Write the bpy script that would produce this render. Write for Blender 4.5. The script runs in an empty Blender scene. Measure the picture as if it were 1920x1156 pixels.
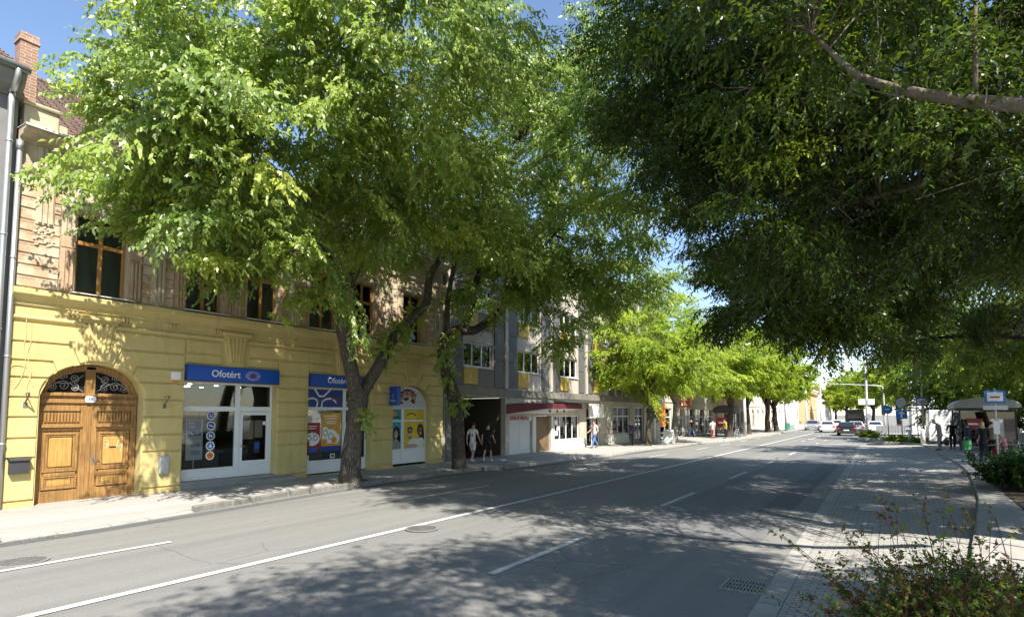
import bpy, math, random
import numpy as np
from mathutils import Vector, Matrix

random.seed(5)
rng = np.random.default_rng(11)
sc = bpy.context.scene
COL = sc.collection

DENOISE = True
# ------------------------------------------------------------------ camera
cam_d = bpy.data.cameras.new('camera')
cam = bpy.data.objects.new('camera', cam_d)
COL.objects.link(cam)
sc.camera = cam
cam_d.sensor_width = 36.0
cam_d.lens = 20.25
cam_d.shift_y = 0.0651
cam_d.clip_start = 0.05
cam_d.clip_end = 3000.0
YAW, PITCH = math.radians(33.335), math.radians(3.867)
fw = Vector((-math.sin(YAW) * math.cos(PITCH), math.cos(YAW) * math.cos(PITCH), math.sin(PITCH)))
rt = Vector((math.cos(YAW), math.sin(YAW), 0))
up = rt.cross(fw)
mw = Matrix.Identity(4)
for i in range(3):
    mw[i][0], mw[i][1], mw[i][2] = rt[i], up[i], -fw[i]
mw[2][3] = 2.3
cam.matrix_world = mw

# ------------------------------------------------------------------ light
SUN = Vector((-1.0, 0.62, -1.38)).normalized()
EL = math.asin(-SUN.z)
ROT = math.atan2(-SUN.x, -SUN.y)
world = bpy.data.worlds.new('World')
sc.world = world
world.use_nodes = True
wn = world.node_tree
sky = wn.nodes.new('ShaderNodeTexSky')
sky.sky_type = 'NISHITA'
sky.sun_disc = False
sky.sun_elevation = EL
sky.sun_rotation = ROT
sky.air_density = 1.0
sky.dust_density = 0.25
sky.ozone_density = 1.8
bg = wn.nodes['Background']
wn.links.new(sky.outputs[0], bg.inputs[0])
bg.inputs[1].default_value = 0.115
sl = bpy.data.lights.new('sun', 'SUN')
sl.energy = 5.0
sl.angle = math.radians(0.55)
sl.color = (1.0, 0.945, 0.86)
so = bpy.data.objects.new('sun', sl)
COL.objects.link(so)
so.rotation_euler = SUN.to_track_quat('-Z', 'Y').to_euler()
so.location = (20, -15, 40)

sc.view_settings.view_transform = 'Standard'
sc.view_settings.look = 'None'
sc.view_settings.gamma = 1.0
sc.view_settings.exposure = 1.2
cy = sc.cycles
cy.max_bounces = 7
cy.diffuse_bounces = 3
cy.glossy_bounces = 3
cy.transmission_bounces = 4
cy.transparent_max_bounces = 8
cy.use_adaptive_sampling = True
cy.adaptive_threshold = 0.008
cy.use_denoising = DENOISE
cy.denoising_prefilter = 'NONE'
cy.denoising_input_passes = 'RGB_ALBEDO_NORMAL'
sc.render.filter_size = 1.15
try:
    cy.denoiser = 'OPENIMAGEDENOISE'
except Exception:
    pass
cy.sample_clamp_indirect = 6.0
cy.caustics_reflective = False
cy.caustics_refractive = False

# ------------------------------------------------------------------ materials
MATS = {}


def newmat(name):
    m = bpy.data.materials.new(name)
    m.use_nodes = True
    nt = m.node_tree
    nt.nodes.clear()
    out = nt.nodes.new('ShaderNodeOutputMaterial')
    MATS[name] = m
    return m, nt, out


def N(nt, typ, **kw):
    n = nt.nodes.new(typ)
    for k, v in kw.items():
        if k.startswith('i_'):
            key = k[2:]
            n.inputs[int(key) if key.isdigit() else key.replace('_', ' ')].default_value = v
        else:
            setattr(n, k, v)
    return n


def rgb(c):
    return (c[0], c[1], c[2], 1.0)


def noise(nt, co, scale, detail=4, rough=0.55, stretch=None):
    if stretch:
        mp = N(nt, 'ShaderNodeMapping')
        mp.inputs['Scale'].default_value = stretch
        nt.links.new(co, mp.inputs[0])
        co = mp.outputs[0]
    n = N(nt, 'ShaderNodeTexNoise', i_Scale=scale, i_Detail=detail, i_Roughness=rough)
    nt.links.new(co, n.inputs['Vector'])
    return n.outputs['Fac']


def ramp(nt, fac, stops):
    r = N(nt, 'ShaderNodeValToRGB')
    while len(r.color_ramp.elements) < len(stops):
        r.color_ramp.elements.new(0.5)
    for e, (p, c) in zip(r.color_ramp.elements, stops):
        e.position = p
        e.color = rgb(c) if not isinstance(c, (int, float)) else (c, c, c, 1)
    nt.links.new(fac, r.inputs[0])
    return r.outputs[0]


def mix(nt, fac, a, b, mode='MIX'):
    n = N(nt, 'ShaderNodeMix', data_type='RGBA', blend_type=mode)
    for sock, v in ((n.inputs[0], fac), (n.inputs[6], a), (n.inputs[7], b)):
        if hasattr(v, 'links') or hasattr(v, 'is_output'):
            nt.links.new(v, sock)
        elif isinstance(v, (int, float)):
            sock.default_value = v
        else:
            sock.default_value = rgb(v)
    return n.outputs[2]


def bump(nt, h, strength=0.3, dist=0.02):
    b = N(nt, 'ShaderNodeBump', i_Strength=strength, i_Distance=dist)
    nt.links.new(h, b.inputs['Height'])
    return b.outputs[0]


def mat(name, col, rough=0.8, var=0.25, scale=3.0, metal=0.0, bmp=0.15, bdist=0.01, fine=40.0, spec=0.4, streak=False, emit=0, dirt=None, stain=0):
    """painted / plaster / metal surface: base colour broken by large and fine noise, some relief"""
    m, nt, out = newmat(name)
    tc = N(nt, 'ShaderNodeTexCoord')
    co = tc.outputs['Object']
    n1 = noise(nt, co, scale, 5, 0.6, (1, 1, 0.25) if streak else None)
    n2 = noise(nt, co, fine, 3, 0.6)
    dark = [c * (1 - var) for c in col]
    lite = [min(1, c * (1 + var * 0.6)) for c in col]
    c1 = ramp(nt, n1, [(0.3, dark), (0.7, lite)])
    c2 = mix(nt, 0.35, c1, ramp(nt, n2, [(0.3, dark), (0.7, lite)]))
    if dirt:
        d = ramp(nt, noise(nt, co, 1.3, 6, 0.7), [(0.55, 0.0), (0.72, 1.0)])
        c2 = mix(nt, d, c2, dirt)
    if stain:      # rain streaks, hairline cracks and patched repairs
        s1 = ramp(nt, noise(nt, co, 3.2, 5, 0.65, (1, 1, 0.10)), [(0.52, 0.0), (0.74, stain)])
        c2 = mix(nt, s1, c2, [c * 0.62 for c in col])
        s2 = ramp(nt, noise(nt, co, 0.55, 3, 0.5), [(0.56, 0.0), (0.6, stain * 0.6)])
        c2 = mix(nt, s2, c2, [min(1, c * 1.12 + .02) for c in col])
        nz = N(nt, 'ShaderNodeTexNoise', i_Scale=2.0, i_Detail=4)
        nt.links.new(co, nz.inputs['Vector'])
        vc = N(nt, 'ShaderNodeTexVoronoi', feature='DISTANCE_TO_EDGE', i_Scale=0.7)
        nt.links.new(mix(nt, 0.2, co, nz.outputs['Color']), vc.inputs['Vector'])
        c2 = mix(nt, ramp(nt, vc.outputs['Distance'], [(0.0, stain), (0.006, 0.0)]), c2, [c * 0.5 for c in col])
    p = N(nt, 'ShaderNodeBsdfPrincipled', i_Roughness=rough, i_Metallic=metal)
    p.inputs['Specular IOR Level'].default_value = spec
    nt.links.new(c2, p.inputs['Base Color'])
    if bmp > 0:
        nt.links.new(bump(nt, n2, bmp, bdist), p.inputs['Normal'])
    if emit:
        nt.links.new(c2, p.inputs['Emission Color'])
        p.inputs['Emission Strength'].default_value = emit
    nt.links.new(p.outputs[0], out.inputs[0])
    return m


def leafmat(name, stops, trans=0.42, tcol=(0.30, 0.42, 0.03), rough=0.5, spec=0.3):
    m, nt, out = newmat(name)
    a = N(nt, 'ShaderNodeAttribute', attribute_name='tint')
    col = ramp(nt, a.outputs['Fac'], stops)
    p = N(nt, 'ShaderNodeBsdfPrincipled', i_Roughness=rough)
    p.inputs['Specular IOR Level'].default_value = spec
    nt.links.new(col, p.inputs['Base Color'])
    t = N(nt, 'ShaderNodeBsdfTranslucent')
    nt.links.new(mix(nt, 0.55, mix(nt, 1.0, col, (1.6, 1.7, 0.8), 'MULTIPLY'), tcol), t.inputs[0])
    ms = N(nt, 'ShaderNodeMixShader')
    ms.inputs[0].default_value = trans
    nt.links.new(p.outputs[0], ms.inputs[1])
    nt.links.new(t.outputs[0], ms.inputs[2])
    nt.links.new(ms.outputs[0], out.inputs[0])
    return m


def glassmat(name, tint=(0.75, 0.8, 0.8), refl=1.0):
    m, nt, out = newmat(name)
    t = N(nt, 'ShaderNodeBsdfTransparent')
    t.inputs[0].default_value = rgb(tint)
    g = N(nt, 'ShaderNodeBsdfGlossy', i_Roughness=0.02)
    fr = N(nt, 'ShaderNodeFresnel', i_IOR=1.5)
    mu = N(nt, 'ShaderNodeMath', operation='MULTIPLY')
    mu.inputs[1].default_value = 1.6 * refl
    nt.links.new(fr.outputs[0], mu.inputs[0])
    ms = N(nt, 'ShaderNodeMixShader')
    nt.links.new(mu.outputs[0], ms.inputs[0])
    nt.links.new(t.outputs[0], ms.inputs[1])
    nt.links.new(g.outputs[0], ms.inputs[2])
    nt.links.new(ms.outputs[0], out.inputs[0])
    return m


def brickmat(name, c1, c2, mortar, bw, bh, ms=0.01, axis='yz', bmp=0.4, over=None, rough=0.85, offset=0.5, dist=0.02, patch=(0.45, 0.62)):
    m, nt, out = newmat(name)
    tc = N(nt, 'ShaderNodeTexCoord')
    co = tc.outputs['Object']
    sx = N(nt, 'ShaderNodeSeparateXYZ')
    nt.links.new(co, sx.inputs[0])
    cx = N(nt, 'ShaderNodeCombineXYZ')
    nt.links.new(sx.outputs['XYZ'.index(axis[0].upper())], cx.inputs[0])
    nt.links.new(sx.outputs['XYZ'.index(axis[1].upper())], cx.inputs[1])
    b = N(nt, 'ShaderNodeTexBrick', i_Scale=1.0)
    b.offset = offset
    b.inputs['Brick Width'].default_value = bw
    b.inputs['Row Height'].default_value = bh
    b.inputs['Mortar Size'].default_value = ms
    b.inputs['Mortar Smooth'].default_value = 0.3
    b.inputs['Color1'].default_value = rgb(c1)
    b.inputs['Color2'].default_value = rgb(c2)
    b.inputs['Mortar'].default_value = rgb(mortar)
    nt.links.new(cx.outputs[0], b.inputs[0])
    n1 = noise(nt, co, 1.7, 6, 0.65)
    n2 = noise(nt, co, 28, 4, 0.6)
    col = mix(nt, 0.55, b.outputs['Color'], ramp(nt, n2, [(0.3, 0.25), (0.75, 0.9)]), 'MULTIPLY')
    col = mix(nt, 1.0, col, (1.25, 1.25, 1.25), 'MULTIPLY')
    if over is not None:
        col = mix(nt, ramp(nt, n1, [(patch[0], 0.0), (patch[1], 1.0)]), col, over)
    p = N(nt, 'ShaderNodeBsdfPrincipled', i_Roughness=rough)
    nt.links.new(col, p.inputs['Base Color'])
    inv = N(nt, 'ShaderNodeMath', operation='SUBTRACT')
    inv.inputs[0].default_value = 1.0
    nt.links.new(b.outputs['Fac'], inv.inputs[1])
    ad = N(nt, 'ShaderNodeMath', operation='MULTIPLY_ADD')
    ad.inputs[1].default_value = 0.35
    nt.links.new(n2, ad.inputs[0])
    nt.links.new(inv.outputs[0], ad.inputs[2])
    nt.links.new(bump(nt, ad.outputs[0], bmp, dist), p.inputs['Normal'])
    nt.links.new(p.outputs[0], out.inputs[0])
    return m


def asphaltmat(name, base, contrast=0.35, speck=0.5, crack=0.6):
    m, nt, out = newmat(name)
    tc = N(nt, 'ShaderNodeTexCoord')
    co = tc.outputs['Object']
    n1 = noise(nt, co, 0.45, 5, 0.6, (1.6, 0.25, 1))
    n3 = noise(nt, co, 6, 5, 0.65)
    n2 = noise(nt, co, 70, 2, 0.7)
    v = N(nt, 'ShaderNodeTexVoronoi', i_Scale=55.0)
    nt.links.new(co, v.inputs['Vector'])
    lo = [c * (1 - contrast) for c in base]
    hi = [c * (1 + contrast * 0.8) for c in base]
    c = ramp(nt, n1, [(0.33, lo), (0.67, hi)])
    c = mix(nt, 0.45, c, ramp(nt, n3, [(0.3, lo), (0.7, hi)]))
    c = mix(nt, speck, c, ramp(nt, n2, [(0.35, [b * 0.55 for b in base]), (0.68, [b * 1.65 for b in base])]))
    # long bands polished by tyres, and drips of oil
    n4 = noise(nt, co, 1.0, 3, 0.6, (1.5, 0.015, 1))
    c = mix(nt, 0.35, c, ramp(nt, n4, [(0.36, [b * 0.68 for b in base]), (0.64, [b * 1.22 for b in base])]))
    oil = ramp(nt, noise(nt, co, 3.1, 3, 0.5), [(0.69, 0.0), (0.74, 0.45)])
    c = mix(nt, oil, c, [b * 0.4 for b in base])
    # cracks: thin dark lines along warped cell borders
    nz = N(nt, 'ShaderNodeTexNoise', i_Scale=1.2, i_Detail=4)
    nt.links.new(co, nz.inputs['Vector'])
    wv = mix(nt, 0.18, co, nz.outputs['Color'])
    vc = N(nt, 'ShaderNodeTexVoronoi', feature='DISTANCE_TO_EDGE', i_Scale=0.55)
    nt.links.new(wv, vc.inputs['Vector'])
    cr = ramp(nt, vc.outputs['Distance'], [(0.0, 1.0), (0.008, 0.0)])
    gate = ramp(nt, noise(nt, co, 0.3, 2), [(0.52, 0.0), (0.6, 1.0)])
    cm = N(nt, 'ShaderNodeMath', operation='MULTIPLY')
    nt.links.new(cr, cm.inputs[0])
    nt.links.new(gate, cm.inputs[1])
    cm2 = N(nt, 'ShaderNodeMath', operation='MULTIPLY')
    cm2.inputs[1].default_value = crack
    nt.links.new(cm.outputs[0], cm2.inputs[0])
    c = mix(nt, cm2.outputs[0], c, [b * 0.3 for b in base])
    p = N(nt, 'ShaderNodeBsdfPrincipled', i_Roughness=0.78)
    p.inputs['Specular IOR Level'].default_value = 0.35
    nt.links.new(c, p.inputs['Base Color'])
    nt.links.new(bump(nt, v.outputs['Distance'], 0.35, 0.012), p.inputs['Normal'])
    nt.links.new(p.outputs[0], out.inputs[0])
    return m


def barkmat(name, c1, c2):
    m, nt, out = newmat(name)
    tc = N(nt, 'ShaderNodeTexCoord')
    co = tc.outputs['Object']
    n1 = noise(nt, co, 14, 6, 0.65, (1, 1, 0.18))
    n2 = noise(nt, co, 2.5, 4, 0.6)
    mp = N(nt, 'ShaderNodeMapping')
    mp.inputs['Scale'].default_value = (1, 1, 0.28)
    nt.links.new(co, mp.inputs[0])
    v = N(nt, 'ShaderNodeTexVoronoi', feature='DISTANCE_TO_EDGE', i_Scale=16.0)
    nt.links.new(mp.outputs[0], v.inputs['Vector'])
    fur = ramp(nt, v.outputs['Distance'], [(0.0, 0.0), (0.22, 1.0)])
    c = mix(nt, fur, [x * 0.35 for x in c1], ramp(nt, n1, [(0.35, c1), (0.7, c2)]))
    c = mix(nt, 0.4, c, ramp(nt, n2, [(0.3, c1), (0.75, c2)]))
    h = mix(nt, 0.5, fur, n1)
    p = N(nt, 'ShaderNodeBsdfPrincipled', i_Roughness=0.9)
    p.inputs['Specular IOR Level'].default_value = 0.2
    nt.links.new(c, p.inputs['Base Color'])
    nt.links.new(bump(nt, h, 0.9, 0.05), p.inputs['Normal'])
    nt.links.new(p.outputs[0], out.inputs[0])
    return m


def woodmat(name, c1, c2):
    m, nt, out = newmat(name)
    tc = N(nt, 'ShaderNodeTexCoord')
    co = tc.outputs['Object']
    n1 = noise(nt, co, 9, 6, 0.7, (3, 3, 0.22))
    n2 = noise(nt, co, 1.6, 5, 0.65)
    c = ramp(nt, n1, [(0.32, [x * 0.55 for x in c1]), (0.5, c1), (0.72, c2)])
    c = mix(nt, ramp(nt, n2, [(0.48, 0.0), (0.75, 0.75)]), c, [x * 0.5 for x in c1])
    p = N(nt, 'ShaderNodeBsdfPrincipled', i_Roughness=0.55)
    p.inputs['Specular IOR Level'].default_value = 0.4
    nt.links.new(c, p.inputs['Base Color'])
    nt.links.new(bump(nt, n1, 0.25, 0.006), p.inputs['Normal'])
    nt.links.new(p.outputs[0], out.inputs[0])
    return m


LEAF_STOPS = [(0.0, (0.075, 0.135, 0.026)), (0.4, (0.20, 0.295, 0.052)), (0.75, (0.31, 0.40, 0.068)), (1.0, (0.45, 0.49, 0.075))]
leafmat('leaf_left', LEAF_STOPS, 0.45, (0.45, 0.54, 0.06), 0.42, 0.85)
leafmat('leaf_right', [(0.0, (0.010, 0.025, 0.005)), (0.45, (0.025, 0.056, 0.009)), (0.7, (0.085, 0.155, 0.018)), (1.0, (0.32, 0.39, 0.035))], 0.26, rough=0.4, spec=0.45)  # low stops darkened for underside shade, top stop brightened for sunlit clumps
leafmat('leaf_far', [(0.0, (0.11, 0.18, 0.022)), (0.5, (0.24, 0.34, 0.035)), (1.0, (0.42, 0.48, 0.05))], 0.5, (0.42, 0.5, 0.04))
leafmat('leaf_mid', [(0.0, (0.03, 0.065, 0.010)), (0.5, (0.085, 0.15, 0.018)), (0.8, (0.17, 0.26, 0.028)), (1.0, (0.34, 0.41, 0.04))], 0.33, (0.34, 0.44, 0.035), 0.42, 0.45)
leafmat('leaf_barberry', [(0.0, (0.02, 0.05, 0.012)), (0.35, (0.065, 0.13, 0.022)), (0.66, (0.22, 0.30, 0.04)), (0.8, (0.24, 0.19, 0.05)), (1.0, (0.16, 0.035, 0.025))], 0.3, (0.3, 0.3, 0.05), 0.4)
leafmat('leaf_hedge', [(0.0, (0.012, 0.035, 0.010)), (0.6, (0.03, 0.075, 0.014)), (1.0, (0.09, 0.16, 0.02))], 0.2, (0.2, 0.35, 0.03), 0.35)
barkmat('bark', (0.075, 0.062, 0.048), (0.21, 0.18, 0.145))
barkmat('bark_pale', (0.22, 0.20, 0.16), (0.50, 0.47, 0.40))
def barksmooth(name, c1, c2):
    m, nt, out = newmat(name)
    tc = N(nt, 'ShaderNodeTexCoord')
    co = tc.outputs['Object']
    n1 = noise(nt, co, 5, 6, 0.7)
    n2 = noise(nt, co, 45, 4, 0.65)
    c = mix(nt, 0.45, ramp(nt, n1, [(0.35, c1), (0.68, c2)]), ramp(nt, n2, [(0.35, c1), (0.7, c2)]))
    p = N(nt, 'ShaderNodeBsdfPrincipled', i_Roughness=0.85)
    p.inputs['Specular IOR Level'].default_value = 0.2
    nt.links.new(c, p.inputs['Base Color'])
    nt.links.new(bump(nt, mix(nt, 0.5, n1, n2), 0.6, 0.03), p.inputs['Normal'])
    nt.links.new(p.outputs[0], out.inputs[0])
    return m


barksmooth('bark_smooth', (0.09, 0.075, 0.058), (0.24, 0.20, 0.155))
barkmat('bark_dark', (0.06, 0.05, 0.04), (0.16, 0.13, 0.10))
asphaltmat('asphalt', (0.19, 0.186, 0.175), 0.38, 0.55)
asphaltmat('asphalt_worn', (0.15, 0.15, 0.152), 0.32, 0.75)
asphaltmat('asphalt_patch', (0.11, 0.112, 0.118), 0.25, 0.5, 0.2)
asphaltmat('pavement', (0.34, 0.325, 0.30), 0.22, 0.3, 0.5)
mat('ground_far', (0.20, 0.19, 0.16), 0.95, 0.4, 0.4)
mat('soil', (0.10, 0.075, 0.05), 0.95, 0.5, 6, bmp=0.6, bdist=0.05)
mat('kerb', (0.36, 0.345, 0.31), 0.85, 0.45, 4, bmp=0.5, bdist=0.02)
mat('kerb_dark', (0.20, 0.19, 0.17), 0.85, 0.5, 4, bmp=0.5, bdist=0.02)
mat('concrete_border', (0.34, 0.325, 0.295), 0.85, 0.2, 3, bmp=0.3)
mat('road_paint', (0.60, 0.60, 0.57), 0.6, 0.22, 2.0, bmp=0.2, fine=60, dirt=(0.45, 0.45, 0.43))
mat('road_paint_worn', (0.52, 0.52, 0.50), 0.7, 0.3, 3.0, bmp=0.2, fine=60, dirt=(0.24, 0.24, 0.235))
brickmat('pavers', (0.40, 0.38, 0.345), (0.32, 0.305, 0.28), (0.17, 0.16, 0.145), 0.2, 0.1, 0.009, 'xy', 0.5)
mat('iron', (0.17, 0.165, 0.155), 0.65, 0.4, 8, metal=0.2, bmp=0.3)
mat('iron_light', (0.26, 0.25, 0.235), 0.6, 0.3, 8, metal=0.2, bmp=0.3)
mat('black_void', (0.008, 0.008, 0.008), 0.9, 0.1)
mat('stucco_yellow', (0.54, 0.435, 0.185), 0.88, 0.12, 0.9, stain=0.5, bmp=0.25, fine=55, bdist=0.006, dirt=(0.56, 0.42, 0.15))
mat('stucco_base', (0.50, 0.38, 0.16), 0.9, 0.2, 1.5, bmp=0.3, dirt=(0.36, 0.30, 0.2))
mat('plaster_old', (0.49, 0.41, 0.285), 0.93, 0.3, 1.6, bmp=0.6, stain=0.7, fine=30, bdist=0.02, dirt=(0.30, 0.235, 0.16))
mat('plaster_red', (0.46, 0.32, 0.205), 0.93, 0.35, 2.2, bmp=0.5, fine=30, bdist=0.02, dirt=(0.42, 0.32, 0.2))
mat('plaster_grey', (0.30, 0.28, 0.24), 0.93, 0.3, 2, bmp=0.5, bdist=0.02)
brickmat('plaster_courses', (0.50, 0.35, 0.225), (0.44, 0.285, 0.175), (0.27, 0.20, 0.13), 2.4, 0.27, 0.012, 'yz', 0.6, (0.50, 0.42, 0.30), patch=(0.45, 0.53))
brickmat('brick', (0.34, 0.18, 0.115), (0.25, 0.13, 0.085), (0.42, 0.36, 0.30), 0.25, 0.075, 0.01, 'yz', 0.7, (0.46, 0.40, 0.34), patch=(0.55, 0.75))
brickmat('roof_tile', (0.20, 0.125, 0.095), (0.15, 0.098, 0.078), (0.06, 0.04, 0.03), 0.2, 2.0, 0.012, 'yz', 0.7, None, 0.8, 0.0)
brickmat('roof_tile_red', (0.46, 0.17, 0.09), (0.38, 0.14, 0.08), (0.12, 0.06, 0.04), 0.3, 2.0, 0.012, 'yz', 0.7, None, 0.8, 0.0)
mat('zinc', (0.46, 0.47, 0.48), 0.42, 0.2, 3, metal=0.75, bmp=0.1, streak=True)
mat('zinc_cap', (0.62, 0.61, 0.58), 0.5, 0.2, 3, metal=0.3, bmp=0.1)
mat('grey_wall', (0.22, 0.215, 0.205), 0.92, 0.3, 1.3, bmp=0.4)
woodmat('door_wood', (0.29, 0.155, 0.05), (0.42, 0.25, 0.085))
woodmat('door_panel', (0.43, 0.245, 0.065), (0.52, 0.32, 0.095))
woodmat('window_wood', (0.40, 0.20, 0.055), (0.52, 0.29, 0.09))
woodmat('board_brown', (0.16, 0.10, 0.05), (0.22, 0.15, 0.08))
mat('white_frame', (0.72, 0.73, 0.74), 0.45, 0.06, 2, bmp=0.03)
mat('white_panel', (0.62, 0.62, 0.61), 0.5, 0.08, 2, bmp=0.05)
glassmat('glass', (0.9, 0.93, 0.92))
glassmat('glass_dark', (0.25, 0.28, 0.29), 1.2)
mat('curtain', (0.2, 0.21, 0.215), 0.95, 0.5, 5, streak=True)
mat('curtain_pale', (0.5, 0.5, 0.48), 0.95, 0.25, 9, streak=True)
mat('shop_dark', (0.035, 0.032, 0.03), 0.7, 0.4)
mat('shop_wall', (0.16, 0.12, 0.085), 0.8, 0.3)
mat('shop_shelf', (0.45, 0.38, 0.29), 0.7, 0.2)
mat('lamp_glow', (1.0, 0.93, 0.8), 0.5, 0.0, emit=4.0)
mat('sign_blue', (0.006, 0.075, 0.42), 0.28, 0.12, 1.5, bmp=0.02)
mat('navy', (0.01, 0.045, 0.22), 0.35, 0.15)
mat('poster_blue', (0.03, 0.10, 0.28), 0.5, 0.1)
mat('white', (0.78, 0.78, 0.77), 0.5, 0.05, bmp=0.03)
mat('offwhite', (0.55, 0.56, 0.58), 0.5, 0.1, bmp=0.03)
mat('lilac_grey', (0.30, 0.32, 0.42), 0.5, 0.1)
mat('orange', (0.70, 0.25, 0.04), 0.5, 0.15)
mat('amber', (0.62, 0.33, 0.05), 0.5, 0.25)
mat('red', (0.30, 0.025, 0.025), 0.5, 0.15)
mat('awning_red', (0.13, 0.02, 0.026), 0.6, 0.2, 4)
mat('letter_red', (0.33, 0.025, 0.02), 0.5, 0.1)
mat('teal', (0.03, 0.30, 0.38), 0.5, 0.12)
mat('poster_yellow', (0.66, 0.46, 0.03), 0.5, 0.15)
mat('skin', (0.52, 0.30, 0.20), 0.6, 0.12, 12, bmp=0.02)
mat('skin_dark', (0.33, 0.17, 0.11), 0.6, 0.12, 12, bmp=0.02)
mat('hair_dark', (0.02, 0.014, 0.01), 0.6, 0.3, 20)
mat('hair_grey', (0.42, 0.41, 0.39), 0.7, 0.2, 20)
mat('hair_blond', (0.42, 0.26, 0.10), 0.6, 0.25, 20)
mat('cloth_white', (0.68, 0.68, 0.66), 0.9, 0.12, 6)
mat('cloth_black', (0.014, 0.014, 0.016), 0.9, 0.3, 6)
mat('cloth_grey', (0.26, 0.27, 0.25), 0.9, 0.2, 6)
mat('cloth_vest', (0.58, 0.58, 0.55), 0.9, 0.2, 9)
mat('cloth_navy', (0.03, 0.035, 0.07), 0.9, 0.3, 6)
mat('jeans', (0.10, 0.17, 0.34), 0.9, 0.25, 6)
mat('cloth_floral', (0.55, 0.25, 0.24), 0.9, 0.9, 14, dirt=(0.7, 0.62, 0.6))
mat('cloth_yellow', (0.55, 0.45, 0.04), 0.9, 0.2, 6)
mat('cloth_red', (0.35, 0.04, 0.04), 0.9, 0.2, 6)
mat('bag_green', (0.06, 0.28, 0.10), 0.6, 0.2, 6)
mat('bag_black', (0.015, 0.015, 0.015), 0.55, 0.2, 6)
mat('shoe', (0.05, 0.045, 0.04), 0.6, 0.2)
mat('shoe_white', (0.6, 0.6, 0.58), 0.6, 0.1)
mat('concrete', (0.20, 0.185, 0.155), 0.9, stain=0.6, var=0.25, scale=1.6, bmp=0.4, streak=True, dirt=(0.22, 0.20, 0.17))  # base darkened so the near bay carries tree shade in its colour
mat('concrete_light', (0.46, 0.41, 0.335), 0.9, 0.22, 1.6, bmp=0.4, stain=0.6)
mat('slate_panel', (0.115, 0.115, 0.112), 0.6, 0.25, 2.5, bmp=0.2, streak=True)
mat('yellow_panel', (0.52, 0.35, 0.075), 0.6, 0.15, 2, bmp=0.1)
mat('brown_tile', (0.075, 0.062, 0.046), 0.5, 0.35, 6, bmp=0.3)
mat('steel', (0.42, 0.43, 0.43), 0.4, 0.15, 4, metal=0.8, bmp=0.05)
mat('pole_grey', (0.50, 0.50, 0.48), 0.6, 0.15, 4, bmp=0.1)
mat('pole_white', (0.62, 0.62, 0.59), 0.7, 0.12, 4, bmp=0.1)
mat('pole_green', (0.03, 0.14, 0.10), 0.5, 0.2, 4)
mat('sign_back', (0.40, 0.41, 0.41), 0.5, 0.15, 4, metal=0.4)
mat('traffic_blue', (0.02, 0.16, 0.50), 0.35, 0.08)
mat('traffic_dark', (0.02, 0.03, 0.025), 0.5, 0.2)
mat('traffic_green', (0.05, 0.65, 0.35), 0.4, 0.0, emit=1.6)
mat('wall_pink', (0.45, 0.28, 0.235), 0.9, 0.2, 1.5, bmp=0.3, dirt=(0.5, 0.38, 0.32))
mat('wall_cream', (0.62, 0.53, 0.40), 0.9, 0.12, 1.5, bmp=0.3)
mat('wall_white', (0.72, 0.70, 0.66), 0.9, 0.08, 1.2, bmp=0.2)
mat('wall_beige', (0.50, 0.43, 0.34), 0.9, 0.18, 1.5, bmp=0.3)
mat('wall_orange', (0.62, 0.40, 0.22), 0.9, 0.12, 1.5, bmp=0.3)
mat('plinth', (0.28, 0.27, 0.25), 0.9, 0.2, 3, bmp=0.4)
mat('car_white', (0.72, 0.72, 0.72), 0.25, 0.03, 1, bmp=0.0, spec=0.6)
mat('car_black', (0.012, 0.012, 0.014), 0.22, 0.1, 1, bmp=0.0, spec=0.6)
mat('car_silver', (0.40, 0.41, 0.42), 0.28, 0.05, 1, metal=0.5, bmp=0.0)
mat('car_red', (0.32, 0.03, 0.03), 0.25, 0.05, 1, bmp=0.0, spec=0.6)
mat('car_glass', (0.02, 0.025, 0.028), 0.08, 0.1, 1, bmp=0.0, spec=0.7)
mat('tyre', (0.02, 0.02, 0.02), 0.85, 0.2, 10)
mat('rim', (0.42, 0.42, 0.43), 0.35, 0.1, 8, metal=0.7)
mat('tail_light', (0.45, 0.02, 0.02), 0.25, 0.1, bmp=0.0)
mat('bumper', (0.04, 0.04, 0.042), 0.6, 0.15)
mat('fence_green', (0.03, 0.22, 0.14), 0.5, 0.15)
mat('shelter_roof', (0.30, 0.31, 0.31), 0.5, 0.2, 3, metal=0.2)
mat('graffiti_white', (0.62, 0.58, 0.5), 0.8, 0.1)
mat('litter_leaf', (0.30, 0.22, 0.10), 0.9, 0.4)
M = MATS

# ------------------------------------------------------------------ mesh helpers
WLOC = {}


def offset_poly(pts, d):
    """inset a CCW polygon by d"""
    n = len(pts)
    out = []
    for i in range(n):
        p0, p1, p2 = pts[i - 1], pts[i], pts[(i + 1) % n]
        e1 = Vector((p1[0] - p0[0], p1[1] - p0[1])).normalized()
        e2 = Vector((p2[0] - p1[0], p2[1] - p1[1])).normalized()
        n1, n2 = Vector((-e1.y, e1.x)), Vector((-e2.y, e2.x))
        b = n1 + n2
        k = b.length_squared
        b = b * (2 * d / k) if k > 1e-6 else n1 * d
        if b.length > 3 * d:
            b = b.normalized() * 3 * d
        out.append((p1[0] + b.x, p1[1] + b.y))
    return out


def area2(pts):
    return sum(pts[i - 1][0] * pts[i][1] - pts[i][0] * pts[i - 1][1] for i in range(len(pts)))


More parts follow.
